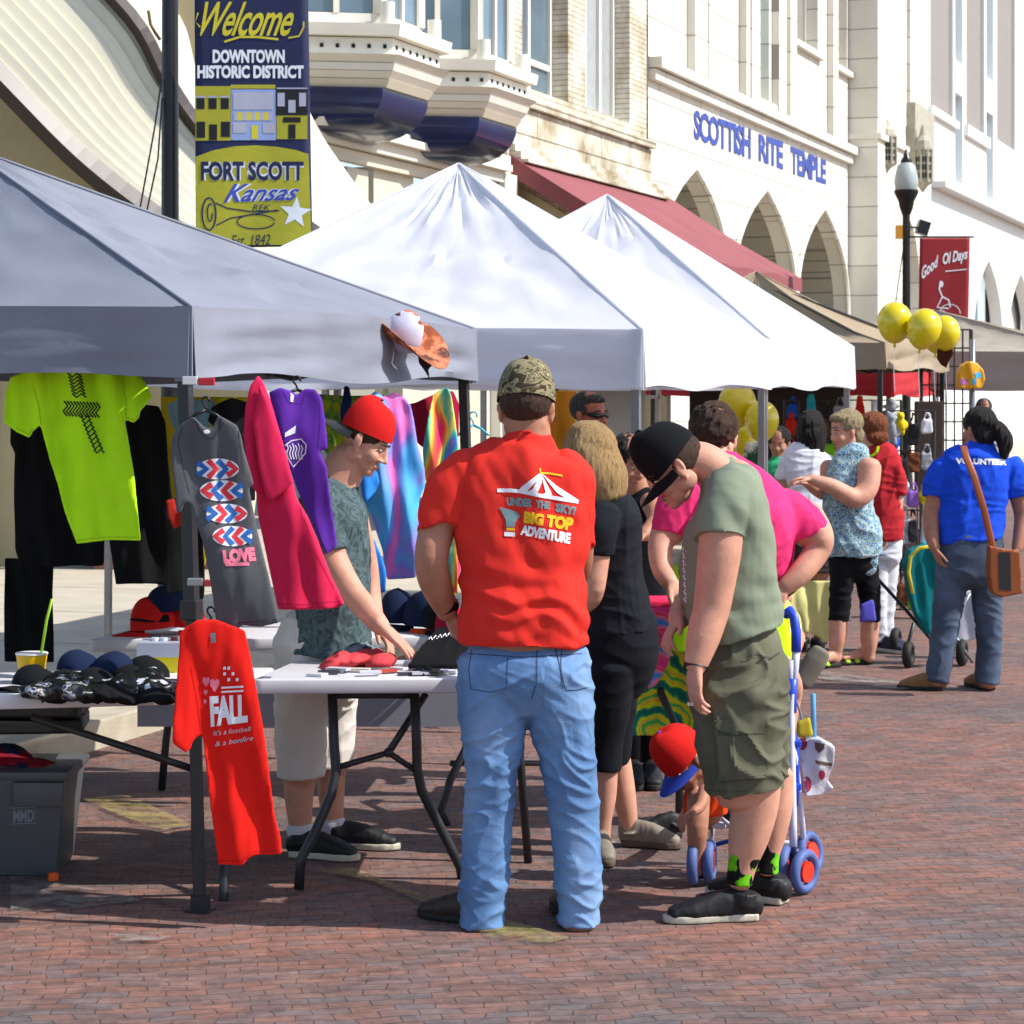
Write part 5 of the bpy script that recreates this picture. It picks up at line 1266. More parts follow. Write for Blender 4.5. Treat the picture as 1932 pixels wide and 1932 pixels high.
# cowboy hat on the canopy edge
# hat: white crown with orange brim, lying tilted on the grey canopy
hp = P(757, 640, 9.45); ax = Vector((.36, -.22, .9)).normalized()
Rh = ax.to_track_quat('Z', 'X').to_matrix()
HO = ramp_mat('orange_brown_camo', [(0,'3a2018'),(.4,'8a4a30'),(.5,'d07a58'),(.65,'3a2a28'),(.8,'c8785a'),(1,'e0a080')], 'noise', 12)
mb = MB(); vs = []; n = 40
for rr in (.07, .11, .15, .19):
    for k in range(n):
        a = 2*PI*k/n; q = (rr-.07)/.12; vs.append(hp+Rh @ Vector((rr*1.25*math.cos(a), rr*.95*math.sin(a), .055*q*q*abs(math.sin(a))**2*1.2-.03*q*abs(math.cos(a)))))
mb.add(vs, [(i*n+k, i*n+(k+1) % n, (i+1)*n+(k+1) % n, (i+1)*n+k) for i in range(3) for k in range(n)])
me = mb.mesh(); fix_normals(me); me = evaluate(me, [('SOLIDIFY', dict(thickness=.004))]); hat = put('sun_hat', me, HO, None, True); tag(hat, 'wide-brimmed orange and brown hat with white crown, lying on the grey canopy edge', 'hat')
mb = MB(); mb.tube([hp-ax*.005, hp+ax*.05, hp+ax*.085, hp+ax*.1], [(.088,.07),(.08,.065),(.07,.055),(.05,.04)], (0,1,.2), 24); build(mb, 'crown', FAB('white_hat_cloth', 'c0bfd4'), hat, True)
mb = MB(); mb.tube([hp+ax*.092, hp+ax*.108], [(.062,.045),(.045,.03)], (0,1,.2), 20); build(mb, 'crown_top', HO, hat, True)
cloth('hat_strap', None, None, [(787,660),(800,668),(822,675),(815,690),(808,697),(812,720),(806,708),(800,698),(790,685)], 9.46, M('dark_strap_cloth', '2a2624'), None, th=.02, amp=.004, seed=3, parent=hat)
# balloons
YB = M('yellow_balloon_rubber', 'dcc80a', rough=.18, var=.03, coat=.5, trans=.12, spec=.6)
def balloon(label, u, v, y, d, tilt=0, grp='yellow balloons'):
    r = d*1.12/2*y/F; c = P(u, v, y); R = Matrix.Rotation(tilt, 3, 'Y'); mb = MB(); pts = []; rad = []
    for k in range(15):
        a = PI*k/14; z = -math.cos(a); rr = math.sin(a); rr *= (1-.16*(1-(z+1)/2)**1.5)
        pts.append(c+R @ Vector((0,0,z*r*1.14))); rad.append((max(rr*r, .002),)*2)
    mb.tube(pts, rad, (0,1,0), 24, 2, False); o = build(mb, 'balloon', YB, smooth=True); tag(o, label, 'balloon', grp)
    b = c-R @ Vector((0,0,r*1.14)); m2 = MB().tube([b+R @ Vector((0,0,.01)), b-R @ Vector((0,0,.02)), b-R @ Vector((0,0,.03))], [(.008,.008),(.01,.01),(.02,.02)], (0,1,0), 10, 2, False); build(m2, 'knot', YB, o, True)
    build(MB().path([b-R @ Vector((0,0,.02)), b-Vector((.01,0,.15)), b-Vector((.0,0,.4))], .003, 5), 'string', M('white_ribbon', 'd8d8d8'), o)
balloon('yellow balloon, leftmost of the three above the tan tent', 1688, 609, 18.8, 62); balloon('largest yellow balloon, middle of the cluster above the tan tent', 1743, 621, 18.6, 62, .2); balloon('yellow balloon tucked at the right of the cluster', 1783, 629, 18.9, 54, -.1); balloon('yellow balloon half hidden between two others in the cluster', 1768, 634, 19.2, 52, .1)
balloon('shaded yellow balloon, upper of those under the white canopy', 1391, 765, 16.6, 68, 0, 'balloons under the canopy'); balloon('shaded yellow balloon beside the grey tent leg', 1437, 795, 16.4, 62, 0, 'balloons under the canopy'); balloon('shaded yellow balloon lowest, behind the bent heads', 1405, 838, 16.9, 60, 0, 'balloons under the canopy')
# ------------------------------------------------------------------ people
SK1 = M('skin_fair', 'c48f78', rough=.55, var=.11, scale=20, bump=.15, bscale=180, sss=.12, spec=.35)
SK2 = M('skin_tanned', 'a8745c', rough=.55, var=.12, scale=20, bump=.15, bscale=250, sss=.1, spec=.35)
SK3 = M('skin_pale', 'cb9c88', rough=.55, var=.06, scale=14, bump=.08, bscale=250, sss=.12, spec=.35)
EYEW = M('eye_white', 'c8c4c0', rough=.2); EYED = M('eye_iris', '221a16', rough=.15); BROW = M('brown_brow', '3a281e')
HAIRS = {}
def hair_mat(n, a, b):
    return ramp_mat('hair_'+n, [(.3, a), (.55, b), (.75, a)], 'noise', 40, rough=.6, bump=.9, stretch=(4, 4, .3), spec=.35)
H_BRN = hair_mat('brown', '2c1e17', '5a4030'); H_BLK = hair_mat('black', '0e0b0b', '241c1a'); H_BLO = hair_mat('dark_blonde', '8a6840', 'cda972')
H_ASH = hair_mat('ash_blonde', '7a6a4e', 'b8a67e'); H_RED = hair_mat('copper', '5a2a12', '9a5228'); H_GRY = hair_mat('dark_grey', '1e2022', '4a4c4e')
def frame(fwd, up):
    f = Vector(fwd).normalized(); r = f.cross(Vector(up)).normalized(); u = r.cross(f).normalized()
    return Matrix((r, f, u)).transposed()
def head_geo(mb, c, R, s=1.0):
    W = lambda x, y, z: Vector(c)+R @ Vector((x, y, z))*s
    E = lambda x, y, z, a, b, d, rr=None: mb.ell(W(x, y, z), (a*s, b*s, d*s), R if rr is None else R @ rr, 16, 12)
    E(0, -.012, .035, .074, .094, .082); E(0, .022, -.02, .062, .066, .082); E(0, .036, -.070, .046, .046, .040)
    E(0, .068, -.094, .022, .022, .018); E(0, .074, .014, .048, .016, .011)
    for q in (-1, 1):
        E(q*.034, .062, -.034, .024, .024, .026); E(q*.050, .0, -.055, .016, .036, .032)
        E(q*.076, -.004, -.012, .007, .018, .031, Matrix.Rotation(-.3*q, 3, 'Z') @ Matrix.Rotation(.15, 3, 'X')); E(q*.079, -.013, -.002, .009, .006, .020); E(q*.075, .0, -.036, .007, .010, .011)
    mb.tube([W(0, .082, .012), W(0, .096, -.014), W(0, .108, -.034)], [(.007*s,.008*s), (.009*s,.009*s), (.013*s,.010*s)], tuple(R @ Vector((0,1,.3))), 10)
    for q in (-1, 1): E(q*.012, .094, -.037, .008, .010, .007)
    E(0, .086, -.061, .021, .011, .006); E(0, .084, -.072, .019, .011, .007)
def face_parts(parent, c, R, s=1.0, brow=None, closed=True):
    W = lambda x, y, z: Vector(c)+R @ Vector((x, y, z))*s
    for q in (-1, 1):
        o = build(MB().ell(W(q*.031, .0765, -.001), (.0115*s, .0075*s, .0045*s), R), 'eye', EYEW, parent, True)
        build(MB().ell(W(q*.031, .0825, -.001), (.0048*s, .003*s, .0042*s), R), 'iris', EYED, o, True)
        mb = MB(); mb.tube([W(q*.014, .087, .020), W(q*.032, .086, .025), W(q*.050, .074, .018)], [(.003*s,.003*s), (.0035*s,.004*s), (.002*s,.002*s)], (0,0,1), 8); build(mb, 'eyebrow', brow or BROW, parent, True)
    mb = MB(); mb.tube([W(-.020, .088, -.066), W(0, .0945, -.066), W(.020, .088, -.066)], [(.0025*s,)*2, (.005*s,.004*s), (.0025*s,)*2], (0,0,1), 8); build(mb, 'lips', M('lip_skin', '9a5248', rough=.5), parent, True)
def hand_geo(mb, w, d, n, side=1, s=1.0, curl=.3, spread=.10, curls=None, thumb=.5):
    """w wrist, d towards the fingertips, n palm normal; side picks the thumb side"""
    w = Vector(w); d = Vector(d).normalized(); n = Vector(n); n = (n-d*n.dot(d)).normalized(); l = d.cross(n)*side
    mb.tube([w-d*.02*s, w+d*.015*s, w+d*.05*s, w+d*.082*s], [(.019*s,.026*s), (.018*s,.031*s), (.015*s,.040*s), (.011*s,.041*s)], tuple(l), 14, 2.4)
    L = [.070, .079, .073, .056]; rr = [.0092, .0095, .0090, .0080]
    for i in range(4):
        x = (1.5-i)*.0205; k0 = w+d*(.083-.005*abs(i-1.2))*s+l*x*s
        dd = (d+l*(1.5-i)*spread).normalized(); p = k0-dd*.02*s; pts = [p, k0]; rad = [(rr[i]*s*1.15,)*2, (rr[i]*s*1.1,)*2]
        c = (curls[i] if curls else curl)
        ang = 0
        for j, fr in enumerate((.45, .31, .24)):
            ang += c*(.6, 1, .8)[j]; v = dd*math.cos(ang)+n*math.sin(ang); k0 = k0+v*L[i]*fr*s; pts.append(k0); rad.append((rr[i]*s*(1, .92, .72)[j],)*2)
        mb.tube(pts, rad, tuple(l), 10)
    b = w+d*.02*s+l*.030*s; v1 = (d*.62+l*.68+n*.35*thumb).normalized(); v2 = (d*.85+l*.35+n*.5*thumb).normalized()
    mb.tube([w+d*.005*s+l*.012*s, b, b+v1*.038*s, b+v1*.038*s+v2*.028*s, b+v1*.038*s+v2*.052*s], [(.014*s,)*2, (.0145*s,)*2, (.0115*s,)*2, (.0105*s,)*2, (.008*s,)*2], tuple(n), 10)
class Person:
    def __init__(s, label, y, u, skin, group=None, vox=.006):
        s.y = y; s.k = y/F; s.skin = skin; s.vox = vox
        s.root = empty('person', (P(u, 0, y).x, y, 0), label, 'person', group); s.mb = MB(); s.parts = []; s.faces = []
    def T(s, mb, pts, f=1.0, sup=2.25, n=36, ref=(0,1,0), ends=True):
        if len(pts) > 1:     # smooth spline through the joints
            q = []
            for i in range(len(pts)-1):
                a, b, c, d = pts[max(i-1, 0)], pts[i], pts[i+1], pts[min(i+2, len(pts)-1)]
                for k in range(4):
                    t = k/4
                    v = [.5*(2*b[m]+(c[m]-a[m])*t+(2*a[m]-5*b[m]+4*c[m]-d[m])*t*t+(3*b[m]-a[m]-3*c[m]+d[m])*t**3) for m in range(5)]
                    v[3] = max(v[3], min(b[3], c[3])*.8); q.append(v)
            pts = q+[list(pts[-1])]
        mb.tube([P(p[0], p[1], s.y+p[2]) for p in pts], [(p[3]/2*s.k*f, p[3]/2*s.k*p[4]*f) for p in pts], ref, n, sup, ends); return mb
    def skin_tube(s, pts, **k): s.T(s.mb, pts, sup=2, **k); return s
    def head(s, u, v, dy, fwd, up=(0,0,1), sc=1.0, face=False, brow=None):
        s.hc = P(u, v, s.y+dy); s.hR = frame(fwd, up); s.hs = sc; head_geo(s.mb, s.hc, s.hR, sc)
        s.faces.append((face, brow)); return s
    def HW(s, x, y, z): return s.hc+s.hR @ Vector((x, y, z))*s.hs
    def wear(s, name, mat, tubes, disp=None, vox=None, it=3, under=.82, extra=None, sup=2.3):
        """clothing; the body continues, slimmer, beneath it"""
        mb = MB()
        for t in tubes:
            s.T(mb, t, sup=sup, ends=True if (t is tubes[0] and any(w in name for w in ('jean','trouser','short','legging'))) else 'start')
            if under: s.T(s.mb, t, under, sup=2)
        if extra: extra(mb)
        s.parts.append((name, mat, mb, disp, vox or s.vox, it)); return s
    def finish(s):
        body = soft(s.mb, 'body', s.skin, s.root, s.vox, 3); s.body = body
        s.objs = {}
        for name, mat, mb, disp, vox, it in s.parts: s.objs[name] = soft(mb, name, mat, s.root, vox, it, disp)
        for f, b in s.faces:
            if f: face_parts(s.root, s.hc, s.hR, s.hs, b)
        return s
    def hair(s, ells, mat, name='hair', disp=None, vox=.006):
        mb = MB()
        for e in ells:
            if len(e) == 6: mb.ell(s.HW(*e[:3]), tuple(q*s.hs for q in e[3:]), s.hR, 16, 12)
        s.parts.append((name, mat, mb, disp or folds(.006, 60, 9, 2), vox, 2)); return s
    def hair_tube(s, tubes, mat, name='hair', amp=.007, q=45, it=2, base=((0,-.018,.036,.084,.099,.086),(0,-.05,-.02,.078,.06,.08))):
        mb = MB()
        for t in tubes: s.T(mb, t, sup=2)
        for e in base: mb.ell(s.HW(*e[:3]), tuple(q_*s.hs for q_ in e[3:]), s.hR, 16, 12)
        s.parts.append((name, mat, mb, folds(amp, q, 5, 3, 1.2), .006, it)); return s
    def cap(s, mat, bmat=None, back=False, sc=1.0, dz=.045, dy=-.008, tilt=0):
        f = s.hR @ Vector((0, -1 if back else 1, tilt)); u = s.hR @ Vector((0, -tilt*(-1 if back else 1), 1))
        c = cap(None, s.HW(0, dy, dz), f, u, mat, bmat, s.hs*sc, parent=s.root, name='cap'); return c
def shoe(parent, heel, d, L, up_mat, sole_mat, w=.10, h=.075, seed=0, sandal=False):
    d = Vector((d[0], d[1], 0)).normalized(); sdv = Vector((d.y, -d.x, 0)); h0 = Vector(heel)
    outl = [(-.02,.30),(0,.36),(.15,.40),(.4,.36),(.62,.46),(.8,.46),(.93,.34),(1.0,.12)]
    pts = [h0+d*L*t+sdv*w*q for t, q in outl]+[h0+d*L*t-sdv*w*q*.9 for t, q in reversed(outl)]
    mb = MB(); mb.prism([Vector((p.x, p.y, h0.z+.002)) for p in pts], (0, 0, .026)); so = soft(mb, 'sole', sole_mat, parent, .005, 2)
    if sandal:
        mb = MB()
        for t in (.45, .7): mb.tube([h0+d*L*t+sdv*w*.42+Vector((0,0,.02)), h0+d*L*t+Vector((0,0,.068)), h0+d*L*t-sdv*w*.40+Vector((0,0,.02))], [(.006,.018)]*3, tuple(d), 10)
        build(mb, 'strap', up_mat, parent, True); return
    mb = MB()
    mb.tube([h0+Vector((0,0,.05))-d*.0, h0+d*L*.22+Vector((0,0,.055)), h0+d*L*.45+Vector((0,0,.052)), h0+d*L*.68+Vector((0,0,.04)), h0+d*L*.9+Vector((0,0,.03))],
            [(w*.36,.042), (w*.37,.052), (w*.38,.047), (w*.45,.036), (w*.36,.022)], (0,0,1), 18, 2.4)
    mb.tube([h0+d*L*.14+Vector((0,0,.05)), h0+d*L*.13+Vector((0,0,h+.015))], [(w*.36,.055), (w*.40,.055)], tuple(-sdv), 16, 2.2, False)
    return soft(mb, 'shoe', up_mat, parent, .005, 2, folds(.002, 20, 20, seed))
def foot_geo(mb, heel, d, L=.25, w=.09):
    d = Vector((d[0], d[1], 0)).normalized(); h0 = Vector(heel)
    mb.tube([h0+Vector((0,0,.055)), h0+d*L*.3+Vector((0,0,.06)), h0+d*L*.6+Vector((0,0,.045)), h0+d*L*.88+Vector((0,0,.036))], [(w*.34,.035), (w*.36,.038), (w*.45,.024), (w*.42,.015)], (0,0,1), 14, 2.2)
    sdv = Vector((d.y, -d.x, 0))
    for i in range(5): mb.tube([h0+d*L*(.85-.02*i)+sdv*w*(.3-.15*i)*1+Vector((0,0,.034)), h0+d*L*(1.0-.03*i)+sdv*w*(.32-.16*i)+Vector((0,0,.030))], [((.011 if i == 0 else .008),)*2]*2, (0,0,1), 8)
DARKS = M('black_shoe_cloth', '121215', rough=.6); SOLEW = M('off_white_rubber', 'b9b3a2', rough=.6, var=.12); SOLEK = M('dark_rubber', '1c1b1a', rough=.7)
DENIM = ramp_mat('light_denim', [(.32,'50709a'),(.5,'6487b2'),(.68,'829fc6')], 'noise', 5, rough=.9, bump=.35, stretch=(1,1,.6))
DENIMD = ramp_mat('dark_denim', [(.3,'3c4656'),(.55,'4d5a6e'),(.8,'606f86')], 'noise', 5, rough=.9, bump=.3)
CAMO = ramp_mat('camouflage_cloth', [(0,'2a241c'),(.42,'3a3226'),(.47,'8c8262'),(.56,'6e6850'),(.6,'2c281f'),(.68,'b0a884'),(1,'5a543f')], 'noise', 17, rough=.95, dist=1.5, stretch=(1,1,1.8))

# --- man in the red shirt, back to the camera
RED = FAB('red_tee_cotton', hexc('e2352c', .9))
p = Person('man in red big-top t-shirt, camouflage cap and light blue jeans, seen from behind', 7.3, 990, SK2, vox=.0055)
p.head(993, 769, 0, (.12, 1, -.18), sc=1.10)
p.skin_tube([(996,850,.0,96,.9),(997,815,.0,84,.95),(994,775,.0,80,1)])
p.skin_tube([(850,900,0,74,1),(828,985,0,70,1),(814,1050,-.03,64,1),(822,1100,.0,62,1),(846,1158,.05,40,.85)])
p.skin_tube([(1084,910,0,70,1),(1088,990,.03,66,1),(1090,1060,.12,58,1),(1080,1085,.3,56,1),(1050,1090,.42,40,1)])
hand_geo(p.mb, P(850,1160,7.36), (.26,.25,-.75), (.8,.5,.2), 1, 1.05, curls=[.5,.6,.7,.8])
hand_geo(p.mb, P(1045,1092,7.75), (-.6,.6,.1), (0,.3,-.9), 1, 1.0, .5)
def shirt_d(p_, n):
    z = p_[2]; a = noise.noise(Vector((p_[0]*4.5, 2, z*17+noise.noise(Vector((p_[0]*6, 0, z*4)))*2.0)))
    low = max(0, min(1, (1.32-z)/.3))
    v = noise.noise(Vector((p_[0]*11+z*2.5, 1, z*2.4)))
    arm = max(0, 1-abs(abs(p_[0]-.04)-.17)/.09)*max(0, 1-abs(z-1.5)/.22)
    return .021*a*low+.014*v*(1-.3*low)+.006*noise.noise(Vector((p_[0]*20+z*9, 5, z*12)))+.012*arm*noise.noise(Vector((p_[0]*22-z*8, 0, z*5)))
p.wear('t_shirt', RED, [[(996,822,.0,92,.9),(995,834,.0,116,.75),(991,850,.0,178,.62),(988,876,0,240,.55),(985,920,0,262,.56),(986,1000,0,258,.60),(986,1080,0,240,.66),(987,1150,0,248,.70),(988,1200,0,252,.70),(988,1213,0,252,.70)],
    [(915,886,0,84,.9),(880,896,0,98,.95),(853,935,0,100,.95),(834,978,0,98,.95),(832,984,0,96,.95)], [(1055,886,0,84,.9),(1078,900,0,92,.95),(1084,945,0,88,.95),(1085,1015,.02,80,.95),(1085,1028,.02,80,.95)]], shirt_d, .005, 2)
def jean_d(p_, n):
    z = p_[2]; x = p_[0]; w = noise.noise(Vector((x*7, 3, z*5)))*1.6
    kn = math.exp(-((z-.52)/.16)**2)+1.25*math.exp(-((z-.10)/.13)**2)+.8*math.exp(-((z-.82)/.10)**2)+.35
    r = max(0, 1-abs(noise.noise(Vector((x*5+w, p_[1]*4, z*13+x*7*(1 if x > .1 else -1)))))*3.2)**1.6; r2 = max(0, 1-abs(noise.noise(Vector((x*9-w, p_[1]*6, z*24+x*9))))*3)**1.5
    return -.004+(.0068*r+.0022*r2)*kn+.003*noise.noise(Vector((x*12, p_[1]*6, z*3)))
p.wear('jeans', DENIM, [[(988,1222,0,226,.62),(989,1240,0,248,.70),(989,1275,0,256,.72),(989,1305,0,250,.66)],
    [(928,1265,0,130,1.2),(930,1330,0,136,1.12),(930,1400,0,118,1.1),(928,1450,-.01,102,1.1),(920,1550,0,98,1.1),(914,1650,0,92,1.15),(909,1715,0,84,1.2),(908,1744,.0,86,1.25)],
    [(1052,1265,0,130,1.2),(1056,1330,0,134,1.12),(1066,1400,0,116,1.1),(1074,1450,-.01,106,1.1),(1084,1550,0,98,1.1),(1089,1650,0,92,1.15),(1091,1712,0,80,1.2),(1092,1742,.0,84,1.25)]], jean_d, .0055, 2)
p.hair([(0,-.022,.018,.079,.088,.072)], H_BRN, 'hair', folds(.003, 80, 40, 2)).finish(); redman = p
cp_ = p.cap(CAMO, CAMO, sc=1.04, dz=.028, tilt=-.1)
shoe(p.root, P(932,1756,7.28)*1+Vector((0,0,0)) if 0 else Vector((P(925,0,7.30).x, 7.30, .0)), (-.75, .5), .29, M('brown_boot_leather', '2d231d', rough=.5), SOLEK)
shoe(p.root, Vector((P(1096,0,7.3).x, 7.29, 0)), (-.25, 1), .31, M('brown_boot_leather', '2d231d', rough=.5), SOLEK)
sh = p.objs['t_shirt']
def bm_(x, y): return (MM[0]+x*.32, MM[1]+y*.32)
def mp(*pts): return [bm_(*q) for q in pts]
tent_art = [line_poly(mp((1120,838),(1200,838),(1260,845),(1380,870),(1500,890),(1600,905)), 7), poly_tris(mp((1372,735),(1260,820),(1245,850),(1290,850),(1360,775))), poly_tris(mp((1378,735),(1330,830),(1285,855),(1350,870),(1385,790))), poly_tris(mp((1378,735),(1405,850),(1380,868),(1450,885),(1440,850))), poly_tris(mp((1380,735),(1470,810),(1600,895),(1540,895),(1470,850)))]
decal('tent_print', tent_art, PW, sh, .004); decal('pennant_print', [line_poly(mp((1373,708),(1376,735),(1430,738),(1505,752)), 3.4)], PY, sh, .0045)
decal('lettering', [T('BIG TOP', [bm_(1280,960),bm_(1575,1000),bm_(1560,1078),bm_(1275,1030)], .07)], PY, sh, .004)
decal('lettering', [T('UNDER', [bm_(1175,878),bm_(1330,888),bm_(1325,938),bm_(1180,928)], .06), T('THE', [bm_(1350,895),bm_(1435,905),bm_(1430,950),bm_(1350,942)], .06), T('SKY!', [bm_(1465,912),bm_(1590,935),bm_(1575,985),bm_(1465,965)], .06)], M('teal_grey_ink', '6f8b90'), sh, .004)
decal('lettering', [T('ADVENTURE', [bm_(1265,1040),bm_(1556,1090),bm_(1550,1155),bm_(1255,1100)], .06, 0, .9)], PW, sh, .004)
decal('pedestal_print', [poly_tris(mp((1132,935),(1190,950),(1235,965),(1255,990),(1225,1030),(1222,1055),(1175,1055),(1170,1010)))], M('teal_grey_ink', '6f8b90'), sh, .004)
decal('pedestal_print', [line_poly(mp((1175,1066),(1224,1068)), 5)], PY, sh, .0045); decal('pedestal_print', [line_poly(mp((1162,1095),(1225,1098)), 8)], PW, sh, .0045)
jn = p.objs['jeans']
SEAM = M('denim_seam_thread', '31435f')
decal('seam', [line_poly([(1060,1222),(1058,1250),(1060,1290),(1062,1300)], 2), line_poly([(1178*.36+618+0,1237),(1060,1238)], .1) if 0 else line_poly([(1046,1215),(1052,1240),(1064,1290),(1068,1303)], 2.2), line_poly([(1068,1303),(1090,1302),(1112,1296)], 2), line_poly([(890,1225),(884,1262),(888,1300),(925,1306),(955,1298),(958,1240)], 1.6), line_poly([(1013,1225),(1012,1290),(1003,1318)], 2.2), line_poly([(868,1232),(990,1240),(1112,1232)], 1.8)], SEAM, jn, .002)
tag(build(MB().tube([P(835,1138,7.33), P(845,1144,7.36)], [(.043,.04), (.043,.04)], (.3,.2,1), 20, 2, False), 'wrist_watch', M('black_watch_rubber', '141414', rough=.4), p.root, True, 40))
build(MB().tube([P(958,822,7.3), P(995,814,7.22), P(1036,824,7.3)], [(.005,.005)]*3, (0,1,0), 8), 'neck_collar', RED, p.root, True)

# --- boy in red cap leaning over the table
p = Person('boy in backwards red cap reaching down over the middle table', 8.46, 600, SK1, vox=.005)
p.head(688, 830, -.02, (.86, -.16, -.50), (.42, 0, .9), sc=1.04, face=True)
p.skin_tube([(630,925,0,92,.9),(645,893,0,80,.95),(664,862,0,74,1)])
p.skin_tube([(606,975,-.12,66,1),(622,1040,-.16,56,1),(658,1108,-.22,48,.95),(692,1150,-.26,44,.9),(722,1186,-.29,33,.75)])
hand_geo(p.mb, P(722,1184,8.16), (.70,-.12,-.60), (-.62,.10,-.70), 1, 1.2, curls=[.24,.16,.12,.10], spread=.2, thumb=.3)
p.skin_tube([(668,980,.2,56,1),(690,1060,.25,46,1),(700,1130,.22,40,1),(710,1180,.12,32,1)]); hand_geo(p.mb, P(712,1184,8.56), (.5,-.4,-.6), (-.6,0,-.5), -1, 1.0, .4)
STONE = ramp_mat('stone_wash_print_cotton', [(.0,'1c262a'),(.42,'3c4a4e'),(.5,'566a6c'),(.58,'3a494e'),(.8,'667a7a')], 'noise', 16, rough=.95, dist=2, stretch=(1,1,.7))
fd = mixf(folds(.008, 8, 3.5, 5), folds(.004, 18, 14, 2))
p.wear('t_shirt', STONE, [[(648,905,0,70,.9),(632,930,0,110,1.35),(626,975,0,135,1.5),(630,1040,0,134,1.35),(632,1100,0,132,1.3),(630,1150,0,140,1.3),(624,1200,0,150,1.25),(618,1235,0,158,1.25)], [(612,950,-.1,80,1),(612,990,-.14,78,1),(626,1045,-.17,68,1)]], fd, .0055, 2)
p.wear('shorts', FAB('greige_cotton', 'd2ccc6', .05), [[(600,1200,0,165,1.0),(600,1260,0,165,1.0),(598,1300,0,160,1.0)], [(572,1280,-.05,108,1.1),(568,1380,-.06,98,1.15),(568,1462,-.06,88,1.2)], [(628,1280,.08,96,1.1),(628,1380,.09,84,1.15),(628,1446,.09,74,1.2)]], mixf(folds(.007, 5, 11, 4), folds(.004, 12, 4, 1)), .006, 2)
p.skin_tube([(566,1440,-.06,62,1.1),(564,1500,-.06,55,1.1),(566,1550,-.05,44,1.1),(570,1600,-.04,32,1.1)]); p.skin_tube([(626,1430,.09,56,1.1),(625,1500,.1,50,1.1),(628,1550,.1,40,1.1),(630,1585,.1,30,1.1)])
p.wear('sock', FAB('white_sock', 'c6c2cc'), [[(566,1562,-.05,52,1.1),(570,1600,-.04,46,1.1),(573,1618,-.04,46,1.2)]], None, .005, 2, 0)
p.wear('sock_', FAB('white_sock', 'c6c2cc'), [[(628,1550,.1,48,1.1),(632,1580,.1,44,1.1),(636,1598,.1,42,1.2)]], None, .005, 2, 0)
p.hair([(0,-.012,.03,.078,.092,.070),(0,.05,.052,.055,.04,.022)], H_BRN, 'hair', folds(.003, 80, 40, 2)).finish(); boy = p
p.objs['sock_'].name = 'sock'
p.cap(CR, M('dark_cap_brim_underside', '2a2d30'), back=True, sc=.99, dz=.036, tilt=-.12)
shoe(p.root, Vector((P(552,0,8.40).x, 8.40, 0)), (.95, -.30), .27, DARKS, SOLEW); shoe(p.root, Vector((P(620,0,8.56).x, 8.56, 0)), (1, -.12), .28, DARKS, SOLEW)

# --- man in sage green shirt, head bowed
SAGE = FAB('sage_green_cotton', '7d8773', .04)
p = Person('man in sage green t-shirt, black cap and olive cargo shorts, head bowed', 7.5, 1385, SK1, vox=.0055)
p.head(1272, 880, -.02, (-.80, -.08, -.60), (-.58, 0, .80), sc=1.06, face=True)
p.skin_tube([(1380,915,0,84,1.0),(1352,888,0,78,1.0),(1322,870,0,74,1.0),(1290,868,0,70,1.0)])
p.skin_tube([(1372,960,-.17,84,1),(1360,1030,-.2,82,1),(1350,1100,-.2,74,1),(1342,1150,-.2,68,1),(1326,1205,-.22,62,.95),(1312,1258,-.24,42,.8)])
hand_geo(p.mb, P(1312,1258,7.26), (-.02,-.05,-1), (.85,.30,0), -1, 1.10, curls=[.55,.5,.5,.5], thumb=.5)
p.skin_tube([(1372,960,.2,80,1),(1350,1040,.2,74,1),(1320,1110,.2,62,1),(1290,1150,.1,50,1),(1280,1170,.0,40,1)]); hand_geo(p.mb, P(1282,1168,7.5), (-.5,-.5,-.6), (.5,.3,.2), 1, 1.0, .6)
def sage_d(p_, n):
    z = p_[2]; return .015*noise.noise(Vector((p_[0]*5, p_[1]*3, z*9+p_[0]*9)))+.006*noise.noise(Vector((p_[0]*18+z*9, 5, z*14)))+.007*noise.noise(Vector((p_[0]*14+z*6, 2, z*5)))*max(0, min(1, (1.7-z)/.3))+.006*noise.noise(Vector((p_[0]*9, 0, z*22)))*max(0, min(1, (1.25-z)/.2))
p.wear('t_shirt', SAGE, [[(1372,872,0,50,1.2),(1378,892,0,108,1.7),(1382,925,0,128,2.0),(1384,970,0,148,1.85),(1378,1030,0,174,1.5),(1373,1090,0,184,1.35),(1376,1140,0,182,1.3),(1388,1180,0,172,1.35),(1392,1194,0,168,1.35)],
    [(1385,915,-.12,92,1),(1372,950,-.17,98,1),(1360,1000,-.19,98,1.05),(1358,1018,-.2,97,1.05)]], sage_d, .0055, 2)
OLV = ramp_mat('olive_twill', [(.3,'50503f'),(.55,'5e5e4d'),(.8,'6e6d5b')], 'noise', 6, rough=.95, bump=.3)
def cargo_d(p_, n):
    z = p_[2]; x = p_[0]; w = noise.noise(Vector((x*6, 1, z*6)))
    return -.004+.014*max(0, 1-abs(noise.noise(Vector((x*6+w*2, p_[1]*3, z*7+x*4))))*3)**1.5+.006*noise.noise(Vector((x*16, 0, z*4)))
p.wear('cargo_shorts', OLV, [[(1392,1200,0,160,1.2),(1392,1235,0,176,1.25),(1394,1290,0,188,1.3),(1398,1330,0,184,1.3)], [(1395,1300,-.09,168,1.0),(1396,1400,-.1,162,1.0),(1400,1462,-.1,148,1.05),(1402,1488,-.1,146,1.05)], [(1418,1300,.1,138,1.0),(1424,1400,.12,128,1.0),(1430,1485,.12,112,1.05)]], cargo_d, .0055, 2)
p.skin_tube([(1425,1470,-.1,98,1.05),(1424,1520,-.1,88,1.05),(1412,1580,-.1,76,1.05),(1402,1625,-.1,56,1.05),(1396,1665,-.1,44,1.05)])
